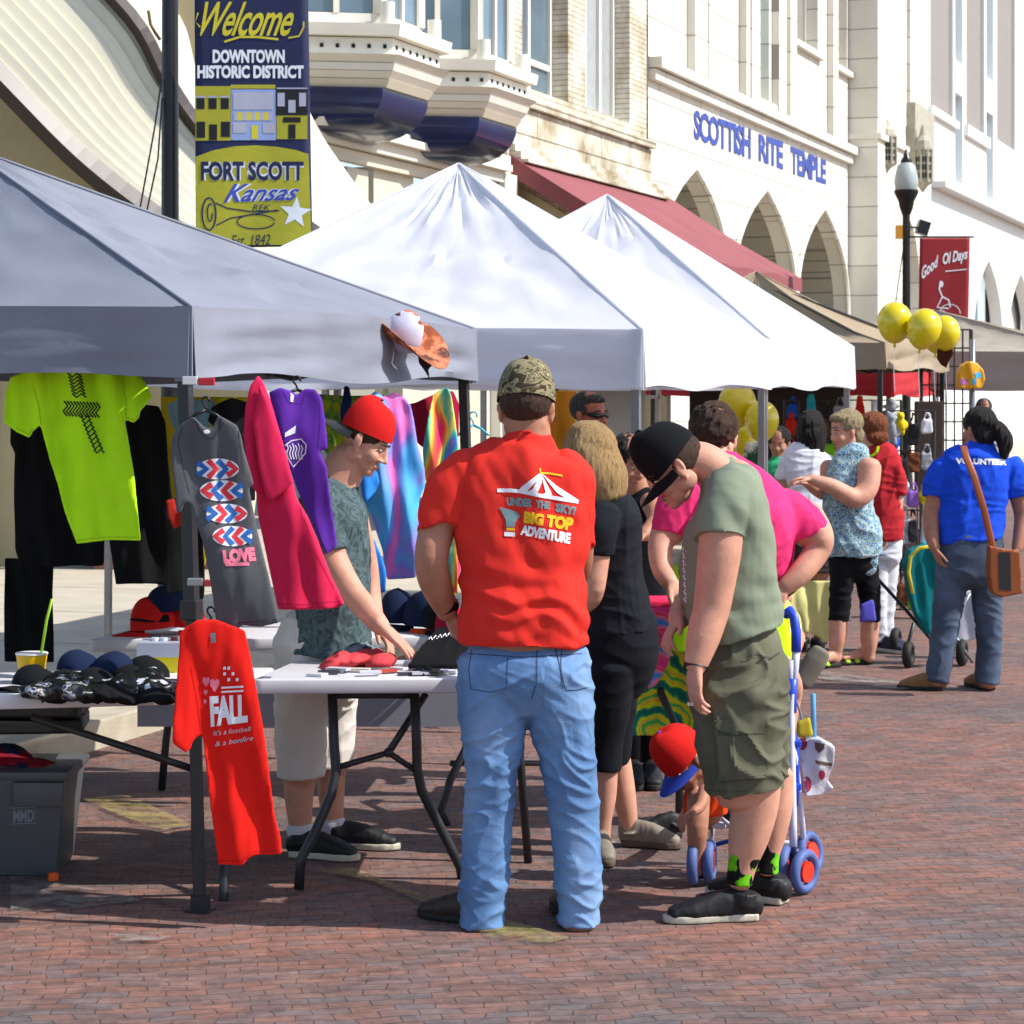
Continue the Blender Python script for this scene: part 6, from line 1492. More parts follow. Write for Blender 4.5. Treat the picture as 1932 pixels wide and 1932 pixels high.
p.skin_tube([(1462,1460,.12,70,1.05),(1462,1520,.12,68,1.05),(1456,1570,.12,58,1.05),(1450,1610,.12,44,1.05),(1448,1640,.12,40,1)])
SOCKG = ramp_mat('black_green_sock', [(.0,'0c0d0c'),(.52,'101210'),(.56,'5fae14'),(.7,'6fc018'),(1,'101210')], 'noise', 22)
p.wear('sock', SOCKG, [[(1405,1612,-.1,60,1.05),(1398,1640,-.1,50,1.05),(1394,1668,-.1,48,1.1)]], None, .005, 2, 0)
p.wear('sock_', SOCKG, [[(1450,1586,.12,50,1.05),(1448,1620,.12,44,1.05),(1446,1646,.12,46,1.1)]], None, .005, 2, 0)
p.hair([(0,-.028,.022,.079,.084,.070)], H_BRN, 'hair', folds(.002, 80, 40, 2)).finish(); gman = p; p.objs['sock_'].name = 'sock'
p.cap(CK, CK, sc=1.02, dz=.035, tilt=-.28)
shoe(p.root, Vector((P(1425,0,7.40).x, 7.40, 0)), (-1, -.14), .31, DARKS, SOLEW, .11, .08); shoe(p.root, Vector((P(1478,0,7.62).x, 7.62, 0)), (-.8, .55), .30, DARKS, SOLEW, .11, .08)
gs = p.objs['cargo_shorts']
def br(x, y): return (BR[0]+x*.4, BR[1]+y*.4)
def brp(*a): return [br(*q) for q in a]
pk = MB(); a, b, c, d = [P(u, v, 7.285) for u, v in brp((480,570),(700,560),(712,770),(500,775))]
DK = M('olive_seam_dark', '3c3e33')  # darker olive for the seam lines
decal('pocket_flap', [poly_tris(brp((435,500),(720,492),(700,560),(560,568),(470,540)))], OLV, gs, .014, 8, .003); decal('cargo_pocket', [poly_tris(brp((470,575),(712,565),(716,770),(490,790)))], OLV, gs, .010, 8, .003)
decal('seam', [line_poly(brp((435,503),(560,572),(705,562)), 1.5), line_poly(brp((470,575),(490,790),(716,772)), 1.3), line_poly(brp((615,205),(660,190),(740,205),(782,180)), 3), line_poly(brp((420,830),(560,838),(800,828)), 1.2)], DK, gs, .0175)
sg_ = p.objs['t_shirt']; decal('chest_print', [line_poly([(1283+k*1.4, 1000+k*14), (1290, 1004+k*14), (1286+k, 1011+k*14), (1294, 1014+k*13)], 2) for k in range(10)], PW, sg_, .003)
build(MB().tube([P(1313,1250,7.27), P(1312,1262,7.26)], [(.040,.034), (.041,.035)], (0,1,0), 20, 2, False), 'wrist_watch', M('black_watch_rubber', '141414', rough=.4), p.root, True, 40)
build(MB().tube([P(1303,1325,7.235), P(1303,1331,7.235)], [(.012,.011)]*2, (0,1,0), 16, 2, False), 'ring', M('silver_ring', 'd0d0d0', rough=.2, metal=1), p.root, True, 40)

# --- woman in black with long blonde hair
p = Person('woman with long blonde hair in fitted black top and capri trousers, beside the red-shirted man', 8.5, 1160, SK1)
p.head(1118, 862, 0, (-.55, .8, -.25), sc=1.0)
p.skin_tube([(1140,950,0,60,1),(1130,915,0,54,1),(1120,885,0,52,1)])
p.skin_tube([(1130,1000,-.15,56,1),(1124,1060,-.15,50,1),(1116,1120,-.14,44,1),(1095,1150,.05,38,1),(1085,1150,.18,30,1)]); hand_geo(p.mb, P(1083,1148,8.7), (-.3,.9,0), (0,0,-1), 1, .92, .4)
p.skin_tube([(1180,1000,.15,50,1),(1190,1060,.2,44,1),(1175,1120,.3,38,1),(1150,1130,.4,30,1)]); hand_geo(p.mb, P(1148,1130,8.92), (-.5,.8,0), (0,0,-1), -1, .92, .4)
BT = FAB('black_jersey', '1c1e24', .1)
p.wear('top', BT, [[(1140,935,0,56,1),(1148,955,0,100,1.1),(1152,985,0,118,1.2),(1154,1040,0,110,1.2),(1160,1100,0,112,1.15),(1168,1160,0,128,1.15),(1172,1190,0,134,1.15)], [(1140,968,-.12,60,1),(1132,1000,-.15,64,1),(1126,1045,-.15,58,1)]], mixf(folds(.006, 5, 12, 7), folds(.004, 14, 4, 2)), .006, 2)
p.wear('capri_trousers', FAB('black_knit', '16181d', .1), [[(1172,1175,0,134,1.1),(1172,1230,0,140,1.15),(1166,1280,0,120,1.1)], [(1158,1260,-.08,84,1.1),(1152,1340,-.08,72,1.1),(1146,1400,-.08,62,1.1),(1143,1452,-.08,56,1.15)], [(1176,1260,.09,78,1.1),(1166,1340,.1,68,1.1),(1162,1400,.1,60,1.1),(1160,1440,.1,54,1.1)]], folds(.005, 6, 9, 3), .006, 2)
p.skin_tube([(1143,1440,-.08,46,1.1),(1142,1500,-.08,42,1.1),(1138,1550,-.08,32,1.1),(1138,1598,-.08,26,1.1)]); p.skin_tube([(1166,1430,.1,48,1.1),(1176,1490,.1,46,1.1),(1184,1540,.1,38,1.1),(1192,1588,.1,28,1.1)])
p.hair_tube([[(1110,822,0,86,1),(1112,850,0,104,1),(1124,885,-.02,108,.9),(1140,915,-.04,100,.75),(1152,938,-.06,70,.6)]], H_BLO, amp=.003, q=90).finish()
for hx_, hy_, d_ in ((1142,8.42,(.1,-1)),(1186,8.6,(.95,-.3))): shoe(p.root, Vector((P(hx_-10,0,hy_).x, hy_, -.0)), d_, .23, M('taupe_shoe_leather', '7d7468', rough=.6), M('tan_sandal_sole', '5a4c40'), .08, .045)

# --- person with dark hair facing across, behind
p = Person('dark-haired person leaning in behind the black cap, only face and forearms showing', 10.0, 1205, SK2, vox=.007)
p.head(1188, 868, 0, (.5, -.75, -.4), sc=1.0, face=True)
p.skin_tube([(1205,940,.02,50,1),(1195,905,0,46,1),(1190,885,0,44,1)]); p.skin_tube([(1225,945,-.1,38,1),(1238,980,-.2,34,1),(1215,1010,-.3,26,1)]); hand_geo(p.mb, P(1213,1010,9.3), (-.8,-.3,-.3), (0,0,-1), 1, .9, .5)
p.skin_tube([(1200,960,.1,38,1),(1190,1000,.0,34,1),(1180,1030,-.1,26,1)]); hand_geo(p.mb, P(1180,1030,9.5), (-.3,-.5,-.7), (0,0,-1), -1, .9, .5)
p.wear('dark_top', FAB('black_white_print', '15161a'), [[(1204,930,0,46,1),(1212,955,0,92,.8),(1212,1040,0,92,.8),(1212,1120,0,90,.8),(1212,1180,0,92,.8)]], folds(.006,9,6,2), .008)
p.wear('trousers', BLKC, [[(1212,1170,0,92,.8),(1212,1210,0,90,.8)], [(1196,1200,0,44,1),(1196,1350,0,36,1),(1196,1500,0,30,1)], [(1228,1200,0,44,1),(1228,1350,0,36,1),(1228,1500,0,30,1)]], None, .009)
p.hair([(0,-.02,.03,.084,.095,.085),(0,-.06,-.04,.07,.05,.08)], H_BLK).finish()
for x in (1196, 1228): shoe(p.root, Vector((P(x,0,10.0).x, 10.02, 0)), (0,-1), .27, DARKS, SOLEK)

# --- man in sunglasses further back
p = Person('grey-haired man in black sunglasses and faded pink polo, standing under the white canopy', 11.8, 1120, M('skin_ruddy', 'a5604c', rough=.55, var=.08, scale=14), vox=.008)
p.head(1112, 782, 0, (.72, -.65, -.05), sc=1.05, face=True)
p.skin_tube([(1118,850,0,52,1),(1114,820,0,46,1),(1112,800,0,44,1)])
p.skin_tube([(1160,900,0,38,1),(1168,960,0,34,1),(1165,1010,-.15,28,1),(1150,1030,-.3,22,1)]); hand_geo(p.mb, P(1148,1030,11.5), (-.6,-.5,-.4), (0,0,-1), 1, 1, .4)
p.skin_tube([(1075,900,0,38,1),(1068,960,0,34,1),(1070,1020,-.05,24,1)]); hand_geo(p.mb, P(1070,1022,11.75), (0,-.2,-1), (1,0,0), 1, 1, .4)
p.wear('polo_shirt', FAB('dusty_pink_cotton', 'b5616a'), [[(1118,835,0,54,1),(1120,856,0,112,.6),(1120,900,0,124,.65),(1120,980,0,118,.75),(1120,1050,0,116,.8)], [(1155,870,0,48,1),(1163,910,0,48,1),(1165,940,0,46,1)], [(1082,870,0,48,1),(1074,910,0,48,1),(1072,940,0,46,1)]], folds(.008,8,4,2), .009)
p.wear('trousers', FAB('grey_trousers', '4a4a4e'), [[(1120,1040,0,114,.75),(1120,1080,0,112,.75)], [(1100,1070,0,56,1),(1100,1200,0,46,1),(1100,1345,0,36,1)], [(1142,1070,0,56,1),(1142,1200,0,46,1),(1142,1345,0,36,1)]], folds(.006,5,8,2), .01)
p.hair([(0,-.022,.036,.081,.094,.080),(0,.03,.075,.06,.05,.03)], H_GRY, 'hair', folds(.003, 60, 40, 2)).finish()
mb = MB(); mb.tube([p.HW(-.074,.03,.006), p.HW(-.066,.072,.004), p.HW(-.035,.092,-.002), p.HW(0,.098,.004), p.HW(.035,.092,-.002), p.HW(.066,.072,.004), p.HW(.074,.03,.006)], [(.006,.003),(.013,.004),(.016,.004),(.008,.004),(.016,.004),(.013,.004),(.006,.003)], tuple(p.hR @ Vector((0,1,0))), 10)
build(mb, 'sunglasses', M('black_gloss_plastic', '08080a', rough=.15), p.root, True)
for x in (1100, 1142): shoe(p.root, Vector((P(x,0,11.85).x, 11.9, .0)), (.3,-1), .29, DARKS, SOLEK)

# --- person in pink bending over
p = Person('brown-haired person in hot pink t-shirt bending forward behind the sage green shirt', 8.9, 1400, SK1, vox=.007)
p.head(1346, 822, .05, (-.1, .98, -.4), sc=1.12)
p.skin_tube([(1370,905,.0,70,1),(1355,870,.03,60,1),(1348,845,.05,58,1)])
p.skin_tube([(1520,975,0,70,1),(1545,1010,-.05,56,1),(1542,1038,-.05,50,1),(1510,1082,-.1,44,1),(1480,1108,-.12,32,.9)]); hand_geo(p.mb, P(1480,1108,8.78), (-.8,-.2,-.4), (-.2,.8,-.4), 1, 1, .4)
p.skin_tube([(1262,985,0,56,1),(1246,1030,-.05,48,1),(1250,1075,-.12,40,1),(1265,1100,-.2,30,1)]); hand_geo(p.mb, P(1266,1100,8.7), (.6,-.3,-.5), (0,.5,-.8), -1, 1, .4)
PT = FAB('bright_pink_cotton', hexc('ee3a78', .9))
p.wear('t_shirt', PT, [[(1360,880,.03,80,1),(1382,925,.0,150,.8),(1392,960,0,205,.9),(1398,1005,0,212,.95),(1400,1070,.05,180,1.0),(1402,1120,.08,150,1.0)], [(1445,955,0,84,1),(1488,975,0,94,1),(1518,995,-.02,86,1),(1526,1006,-.02,82,1)], [(1300,930,0,76,1),(1275,960,0,80,1),(1262,1010,-.02,70,1)]], mixf(folds(.010,7,5,2), folds(.004,20,12,4)), .007)
p.wear('trousers', NEON, [[(1405,1110,.08,150,.9),(1410,1180,.1,150,.9)], [(1375,1170,.1,78,1),(1370,1250,.0,70,1),(1372,1300,.1,60,1)], [(1448,1170,.1,84,1),(1462,1230,.05,70,1),(1465,1270,.1,60,1)]], folds(.008,6,6,3), .008)
p.skin_tube([(1370,1280,.0,50,1),(1372,1380,.1,44,1),(1375,1500,.1,32,1),(1375,1555,.1,28,1)]); p.skin_tube([(1465,1250,.0,54,1),(1492,1290,.1,44,1),(1500,1370,.1,40,1) if 0 else (1490,1330,.15,40,1),(1470,1450,.1,34,1),(1465,1550,.1,28,1)])
p.hair([(0,-.015,.03,.086,.100,.088),(.03,.02,.07,.04,.05,.03),(-.04,-.03,.06,.04,.05,.04)], H_BRN, 'hair', mixf(folds(.010, 28, 22, 2), folds(.004, 80, 30, 5))).finish()
for x in (1375, 1465): shoe(p.root, Vector((P(x,0,8.98).x, 8.95, 0)), (0,1), .28, DARKS, SOLEW)

# --- kneeling child with lifted shoe sole behind the green-shirted man
p = Person('child kneeling on the bricks with bare legs and grey shoe sole turned up', 10.6, 1505, SK1, vox=.007)
p.head(1470, 1110, .25, (-.8, .5, -.3), sc=.95)
p.skin_tube([(1476,1160,.22,34,1),(1472,1135,.24,32,1)])
p.skin_tube([(1495,1200,.1,50,1),(1480,1260,-.05,42,1),(1470,1300,-.1,40,1),(1500,1290,-.12,34,1),(1535,1262,-.1,26,1)])
p.skin_tube([(1485,1200,.3,46,1),(1470,1260,.3,40,1),(1462,1330,.3,36,1),(1480,1390,.35,28,1)])
p.skin_tube([(1460,1165,.1,24,1),(1450,1200,.05,22,1),(1448,1230,-.02,18,1)]); hand_geo(p.mb, P(1448,1230,10.55), (0,0,-1), (1,0,0), 1, .75, .4)
p.skin_tube([(1462,1165,.35,24,1),(1452,1200,.4,22,1),(1448,1230,.35,18,1)]); hand_geo(p.mb, P(1448,1230,10.9), (0,0,-1), (1,0,0), -1, .75, .4)
p.wear('vest', FAB('pale_yellow_cotton', 'd8d070'), [[(1476,1145,.22,40,1),(1474,1160,.2,66,1),(1480,1190,.2,68,1),(1488,1218,.2,70,1)]], folds(.006,8,6,3), .008)
p.hair([(0,-.02,.03,.084,.098,.085)], H_BRN).finish()
mb = MB(); a = P(1512,1288,10.42); b = P(1550,1228,10.42); mb.tube([a, a.lerp(b,.3), a.lerp(b,.7), b], [(.048,.03),(.052,.028),(.055,.028),(.045,.022)], (.2,.95,.1), 16, 2.3); soft(mb, 'shoe', M('grey_shoe_rubber', '6e675c', rough=.8), p.root, .006, 2)

# --- child with red and blue cap, seated low
p = Person('small child in red and blue cap beside the stroller, head turned down', 8.0, 1300, SK2, vox=.006)
p.head(1290, 1432, 0, (-.55, -.45, -.70), (-.35, -.1, .9), sc=.92, face=True)
p.skin_tube([(1318,1500,0,40,1),(1310,1480,0,36,1),(1302,1455,0,36,1)])
p.skin_tube([(1318,1505,-.05,44,1),(1316,1560,-.1,40,1),(1314,1610,-.08,32,1),(1314,1645,-.08,26,1)]); p.skin_tube([(1316,1500,.2,36,1),(1300,1530,.4,28,1),(1290,1545,.6,24,1),(1286,1553,.66,22,1)])
p.skin_tube([(1330,1490,-.1,26,1),(1322,1520,-.16,22,1),(1310,1530,-.2,18,1)]); hand_geo(p.mb, P(1308,1530,7.8), (-.6,-.3,-.5), (0,0,-1), 1, .6, .5)
p.skin_tube([(1340,1490,.1,26,1),(1335,1520,.12,22,1),(1330,1540,.1,18,1)]); hand_geo(p.mb, P(1330,1541,8.1), (-.3,0,-.9), (0,-1,0), -1, .6, .5)
p.wear('vest', FAB('orange_sleeve_cotton', 'd84418'), [[(1322,1468,.05,50,1),(1330,1490,.05,80,1.1),(1332,1535,.05,84,1.1)]], folds(.004,9,6,3), .006)
p.finish(); p.cap(CR, M('blue_brim_cloth', '2440a8'), sc=1.05, dz=.03, tilt=-.1)
shoe(p.root, Vector((P(1284,0,8.75).x, 8.75, -.0)), (-.95,-.2), .17, DARKS, SOLEK, .07, .04)

# --- people further up the street
def stander(label, y, u, hv, feet_v, skin, hairm, fwd, top, topm, legs, legm, arms, extra=None, hairells=None, face=False, hsc=1.0, topd=None, dw=1.0):
    p = Person(label, y, u, skin, vox=.009); s_ = F/y
    p.head(u+dw*0, hv, 0, fwd, sc=hsc, face=face)
    p.skin_tube([(u, hv+.22*s_, 0, .125*s_, 1), (u, hv+.13*s_, 0, .11*s_, 1), (u, hv+.05*s_, 0, .11*s_, 1)])
    for a, hd in arms:
        p.skin_tube(a); w = P(a[-1][0], a[-1][1], y+a[-1][2]); hand_geo(p.mb, w, *hd)
    p.wear(top[0], topm, top[1], topd or mixf(folds(.012, 8, 4, u), folds(.008, 5, 14, u)), .008, 2)
    p.wear(legs[0], legm, legs[1], folds(.008, 6, 12, u), .009, 2)
    if extra: extra(p)
    if hairells: p.hair(hairells, hairm, 'hair', mixf(folds(.006, 50, 12, 2), folds(.004, 90, 20, 3)))
    return p
PAT = ramp_mat('blue_paisley_print', [(0,'1a3c78'),(.2,'2f5f9a'),(.34,'8fb4c8'),(.42,'a8b890'),(.55,'3a6a96'),(.75,'bcd0d4'),(1,'5a6a4a')], 'cells', 34, rough=.9)
p = stander('blonde short-haired woman in blue paisley sleeveless top and black leggings', 14.2, 1594, 812, 1255, SK1, H_ASH, (-.88, -.45, -.22),
  ('sleeveless_top', [[(1612,850,0,58,.9),(1602,876,0,70,.85),(1598,915,0,90,.85),(1600,960,0,96,.9),(1608,1010,0,108,.95),(1610,1048,0,108,.95)], [(1636,960,-.05,30,1),(1645,1030,-.08,34,.6),(1640,1085,-.1,14,.5)]]), PAT,
  ('leggings', [[(1610,1035,0,92,.9),(1610,1070,0,92,.9)], [(1590,1060,-.05,50,1.1),(1586,1120,-.05,42,1.1),(1582,1172,-.05,38,1.1)], [(1632,1060,.05,50,1.1),(1640,1120,.05,42,1.1),(1642,1172,.05,36,1.1)]]), FAB('black_lycra', '17171a'),
  [([(1640,880,-.1,46,1),(1636,920,-.15,42,1),(1612,940,-.2,38,1),(1570,918,-.25,30,1),(1530,904,-.25,20,1)], ((-1,0,.05), (0,0,-1), 1, .95, .5)), ([(1566,880,.1,38,1),(1560,925,.1,32,1),(1545,925,-.0,28,1),(1525,912,-.1,20,1)], ((-1,-.2,.1), (0,0,-1), -1, .95, .5))],
  lambda p: (p.skin_tube([(1582,1165,-.05,36,1.1),(1580,1205,-.05,34,1.1),(1576,1235,-.05,22,1.1),(1574,1246,-.05,22,1.1)]), p.skin_tube([(1642,1165,.05,36,1.1),(1640,1205,.05,34,1.1),(1640,1235,.05,22,1.1),(1640,1242,.05,22,1.1)]),
             foot_geo(p.mb, Vector((P(1582,0,14.15).x, 14.15, .01)), (-.8,-.5), .24), foot_geo(p.mb, Vector((P(1644,0,14.3).x, 14.3, .01)), (-.9,-.3), .24)),
  [(0,-.03,.04,.092,.100,.088),(0,.02,.085,.07,.06,.03),(0,-.06,-.04,.075,.055,.06)], True, 1.04)
p.finish(); FLIP = M('lime_sandal_strap', '9cc020')
for x, yy, d in ((1582,14.15,(-.8,-.5)),(1644,14.3,(-.9,-.3))): shoe(p.root, Vector((P(x,0,yy).x, yy, 0)), d, .26, FLIP, SOLEK, sandal=True)
build(MB().tube([P(1548,908,13.95), P(1552,911,13.95)], [(.03,.03)]*2, (0,1,0), 12, 2, False), 'bracelet', M('grey_bracelet', '5c666e', rough=.4), p.root, True)
mb = MB(); mb.path([P(1567,808,13.98), P(1580,806,13.92), P(1602,808,14.05)], .004); build(mb, 'glasses', M('dark_glasses_frame', '2a2626', rough=.3), p.root)
cloth('purple_leg_panel', None, None, [(1624,1140),(1648,1130),(1654,1172),(1622,1174)], 14.1, FAB('purple_lycra', '5a55b8'), None, th=.03, amp=.004, parent=p.root, vox=.009)

p = stander('dark-haired woman in white t-shirt with long hair, back turned, under the canopy edge', 15.0, 1530, 812, 1240, SK2, H_BLK, (.3, .95, -.15),
  ('t_shirt', [[(1528,842,0,50,.9),(1524,858,0,88,.7),(1522,890,0,94,.75),(1522,930,0,88,.8),(1522,970,0,88,.85)], [(1486,870,0,32,1),(1480,895,0,34,1),(1478,905,0,32,1)], [(1560,870,0,32,1),(1568,890,0,34,1),(1572,900,0,30,1)]]), FAB('white_tee_cotton', 'd6d6e0', .03),
  ('dark_skirt', [[(1522,960,0,88,.8),(1524,1010,0,94,.8),(1530,1080,0,96,.8)]]), FAB('charcoal_skirt', '33302f'),
  [([(1480,895,0,26,1),(1480,930,-.05,22,1),(1495,945,-.1,16,1)], ((.8,-.3,-.2), (0,0,-1), 1, .9, .5)), ([(1568,895,0,24,1),(1572,930,.1,20,1),(1560,945,.2,16,1)], ((-.6,.5,-.2), (0,0,-1), -1, .9, .5))],
  lambda p: (p.skin_tube([(1512,1070,0,28,1),(1512,1150,0,26,1),(1512,1215,0,18,1),(1512,1226,0,20,1)]), p.skin_tube([(1545,1070,0,28,1),(1545,1150,0,26,1),(1545,1215,0,18,1),(1545,1226,0,20,1)])), None)
p.hair_tube([[(1530,788,0,44,1),(1530,812,0,56,1),(1534,840,-.03,48,.8),(1540,862,-.05,30,.6)]], H_BLK, amp=.008).finish()
for x in (1512, 1545): shoe(p.root, Vector((P(x,0,15).x, 14.95, 0)), (0,1), .25, DARKS, SOLEK)

RT_ = FAB('brick_red_cotton', 'a8252c', .06)
p = stander('copper-haired woman in red top with lime collar and white trousers', 15.0, 1644, 812, 1230, SK3, H_RED, (-.6, .7, -.1),
  ('t_shirt', [[(1650,848,0,44,1),(1658,862,0,74,.9),(1662,900,0,80,.9),(1664,950,0,76,1),(1666,1000,0,78,1),(1666,1018,0,78,1)], [(1684,880,-.05,36,1),(1692,910,-.05,40,1),(1692,935,-.05,36,1)]]), RT_,
  ('trousers', [[(1664,1005,0,74,.9),(1664,1050,0,76,.9)], [(1655,1040,-.03,42,1),(1655,1120,-.03,34,1),(1658,1210,-.03,28,1)], [(1676,1040,.05,42,1),(1674,1120,.05,34,1),(1668,1216,.05,28,1)]]), FAB('white_linen', 'c9c9d0', .04),
  [([(1692,930,-.05,28,1),(1688,970,-.05,24,1),(1676,1010,-.1,18,1)], ((-.3,-.1,-.9), (-.8,0,.2), 1, .9, .4)), ([(1640,900,.1,28,1),(1636,950,.12,24,1),(1640,1000,.05,18,1)], ((.1,-.1,-.9), (.8,0,.2), -1, .9, .4))],
  None, [(0,-.02,.035,.094,.104,.092),(0,-.05,-.045,.088,.06,.055),(0,.03,.07,.07,.06,.03)], False, 1.0)
p.finish(); decal('lime_collar', [line_poly([(1640,862),(1650,857),(1656,849),(1657,842)], 5)], NEON, p.objs['t_shirt'], .006)
for x in (1658, 1670): shoe(p.root, Vector((P(x,0,15.0).x, 15.0, 0)), (.6,-.8), .26, M('navy_shoe', '2a3044'), SOLEW)

BLU = FAB('royal_blue_cotton', hexc('1f4fd6', .95), .05)
p = stander('dark-haired woman in royal blue t-shirt with brown shoulder bag and jeans, back turned', 13.05, 1846, 808, 1300, SK2, H_BLK, (-.55, .8, -.12),
  ('t_shirt', [[(1850,846,0,60,.9),(1846,864,0,130,.6),(1838,900,0,140,.62),(1833,950,0,128,.66),(1829,1000,0,128,.7),(1830,1020,0,130,.7)], [(1782,880,0,50,1),(1768,915,0,50,1),(1766,935,0,48,1)], [(1905,880,0,50,1),(1918,915,0,50,1),(1922,935,0,46,1)]]), BLU,
  ('jeans', [[(1830,1010,0,122,.72),(1830,1050,0,126,.75),(1830,1085,0,124,.7)], [(1800,1070,0,66,1),(1788,1150,0,54,1.05),(1778,1220,0,48,1.1),(1768,1285,0,46,1.2)], [(1860,1070,0,66,1),(1864,1150,0,54,1.05),(1866,1220,0,46,1.1),(1862,1288,0,46,1.2)]]), DENIMD,
  [([(1768,930,0,36,1),(1758,970,0,34,1),(1758,1010,-.05,28,1),(1764,1035,-.08,20,1)], ((.3,.1,-.9), (.8,.2,.2), 1, .95, .5)), ([(1920,930,0,36,1),(1930,970,0,34,1),(1925,1010,-.05,28,1),(1918,1035,-.08,20,1)], ((-.3,.1,-.9), (-.8,.2,.2), -1, .95, .5))],
  None, [(0,-.02,.035,.086,.098,.086),(0,-.09,.02,.05,.05,.045)], False, 1.04)
p.hair_tube([[(1868,800,-.05,26,1),(1886,812,-.08,28,1),(1896,834,-.08,30,1),(1894,862,-.08,14,1)]], H_BLK, 'ponytail', amp=.008).finish()
decal('lettering', [T('VOLUNTEER', [(1803,864),(1900,866),(1900,878),(1803,875)], .06)], PW, p.objs['t_shirt'], .004)
for x, d in ((1778,(-.9,.35)),(1866,(-.3,.9))): shoe(p.root, Vector((P(x,0,13.05).x, 13.02, 0)), d, .27, M('tan_leather_shoe', '7d5a36', rough=.6), SOLEK)
BRN = M('brown_bag_leather', '8e4a1f', rough=.45, var=.12)
bag = empty('shoulder_bag', P(1880, 1128, 12.8), 'brown and black leather shoulder bag on the blue-shirted woman\'s hip', 'bag')
bt_ = p.objs['t_shirt']
mb = MB(); mb.tube([P(1818,842,12.85), P(1822,860,12.78), P(1838,900,12.72), P(1856,960,12.72), P(1872,1030,12.74), P(1880,1045,12.75)], [(.020,.006)]*6, (0,1,0), 10, 3, False); build(mb, 'strap', BRN, bag, True)
mb = MB(); mb.prism([P(u,v,12.68) for u, v in ((1868,1030),(1895,1036),(1925,1040),(1930,1120),(1890,1128),(1872,1120),(1866,1080))], (0,.10,0)); bo_ = soft(mb, 'bag_body', BRN, bag, .008, 3)
decal('side_panel', [poly_tris([(1884,1042),(1906,1042),(1908,1115),(1886,1112)])], M('black_bag_leather', '26262a', rough=.4), bo_, .004)

p = stander('distant man in white shirt seen just above the dark-haired woman\'s head', 24.0, 1857, 772, 1000, SK2, H_GRY, (0,-1,0),
  ('t_shirt', [[(1857,792,0,26,1),(1857,802,0,64,.6),(1857,840,0,72,.65),(1857,880,0,66,.7)]]), FAB('offwhite_cotton', 'b9b9bc'),
  ('trousers', [[(1857,872,0,64,.7),(1857,890,0,62,.7)], [(1845,885,0,28,1),(1845,960,0,24,1),(1845,1040,0,20,1)], [(1870,885,0,28,1),(1870,960,0,24,1),(1870,1040,0,20,1)]]), BLKC,
  [([(1826,820,0,16,1),(1822,850,0,14,1),(1824,880,0,11,1)], ((0,0,-1),(1,0,0),1,.9,.3)), ([(1890,820,0,16,1),(1894,850,0,14,1),(1892,880,0,11,1)], ((0,0,-1),(-1,0,0),-1,.9,.3))], None, [(0,-.02,.035,.086,.098,.086)], True, 1.0)
p.finish()
p = stander('shadowed dark-haired vendor with green top under the red tent', 17.5, 1470, 835, 1150, SK2, H_BLK, (-.3,-.9,-.2),
  ('t_shirt', [[(1470,870,0,36,1),(1470,884,0,84,.6),(1470,940,0,90,.65),(1470,990,0,84,.7)]]), FAB('mint_green_cotton', '2f9a6a'),
  ('trousers', [[(1470,980,0,82,.7),(1470,1010,0,80,.7)], [(1455,1000,0,36,1),(1455,1080,0,30,1),(1455,1150,0,24,1)], [(1486,1000,0,36,1),(1486,1080,0,30,1),(1486,1150,0,24,1)]]), BLKC,
  [([(1432,900,0,20,1),(1428,940,0,18,1),(1432,975,-.1,14,1)], ((0,-.3,-1),(1,0,0),1,.9,.3)), ([(1508,900,0,20,1),(1512,940,0,18,1),(1508,975,-.1,14,1)], ((0,-.3,-1),(-1,0,0),-1,.9,.3))], None, [(0,-.025,.035,.09,.1,.09)], True, 1.0)
p.finish()

# ------------------------------------------------------------------ strollers and bag
SW = M('white_stroller_tube', 'c9cbe0', rough=.35, var=.03); SB = M('blue_stroller_plastic', '2348c4', rough=.4); SWH = M('grey_blue_wheel', '4a5f96', rough=.6); SRD = M('red_wheel_hub', 'e0301a', rough=.4)
st = empty('stroller', (P(1420,0,8.0).x, 8.05, 0), 'white and blue umbrella stroller standing right behind the green-shirted man', 'stroller')
def tp(name, pts, r, mat, yy=None): return build(MB().path([P(*q) for q in pts], r, 10), name, mat, st, True)
tp('frame_tube', [(1492,1245,7.92),(1494,1290,7.92),(1492,1350,7.9),(1494,1450,7.88),(1496,1550,7.86),(1497,1610,7.86)], .014, SW)
tp('frame_tube', [(1493,1400,7.9),(1500,1430,7.92),(1508,1500,7.98),(1514,1560,8.05),(1517,1610,8.1)], .011, SW)
tp('handle_grip', [(1482,1160,7.98),(1490,1152,7.96),(1498,1165,7.94),(1502,1190,7.93),(1502,1230,7.92)], .018, SB)
tp('handle_stem', [(1502,1225,7.92),(1500,1260,7.92),(1494,1295,7.92)], .014, SW); tp('joint_sleeve', [(1495,1280,7.92),(1492,1310,7.92),(1492,1345,7.91)], .021, SB)
tp('blue_strut', [(1486,1300,7.95),(1488,1360,7.93),(1502,1400,7.92),(1503,1480,7.94),(1500,1520,7.95)], .011, SB)
for v in (1402, 1484): build(MB().box(P(1499,v,7.9), (.045,.04,.022)), 'joint_clip', SB, st, bevel=.005)
tp('frame_tube', [(1332,1500,8.1),(1328,1560,8.08),(1326,1620,8.05)], .012, SW); tp('frame_tube', [(1345,1500,8.2),(1346,1550,8.2),(1340,1600,8.2)], .009, SW)
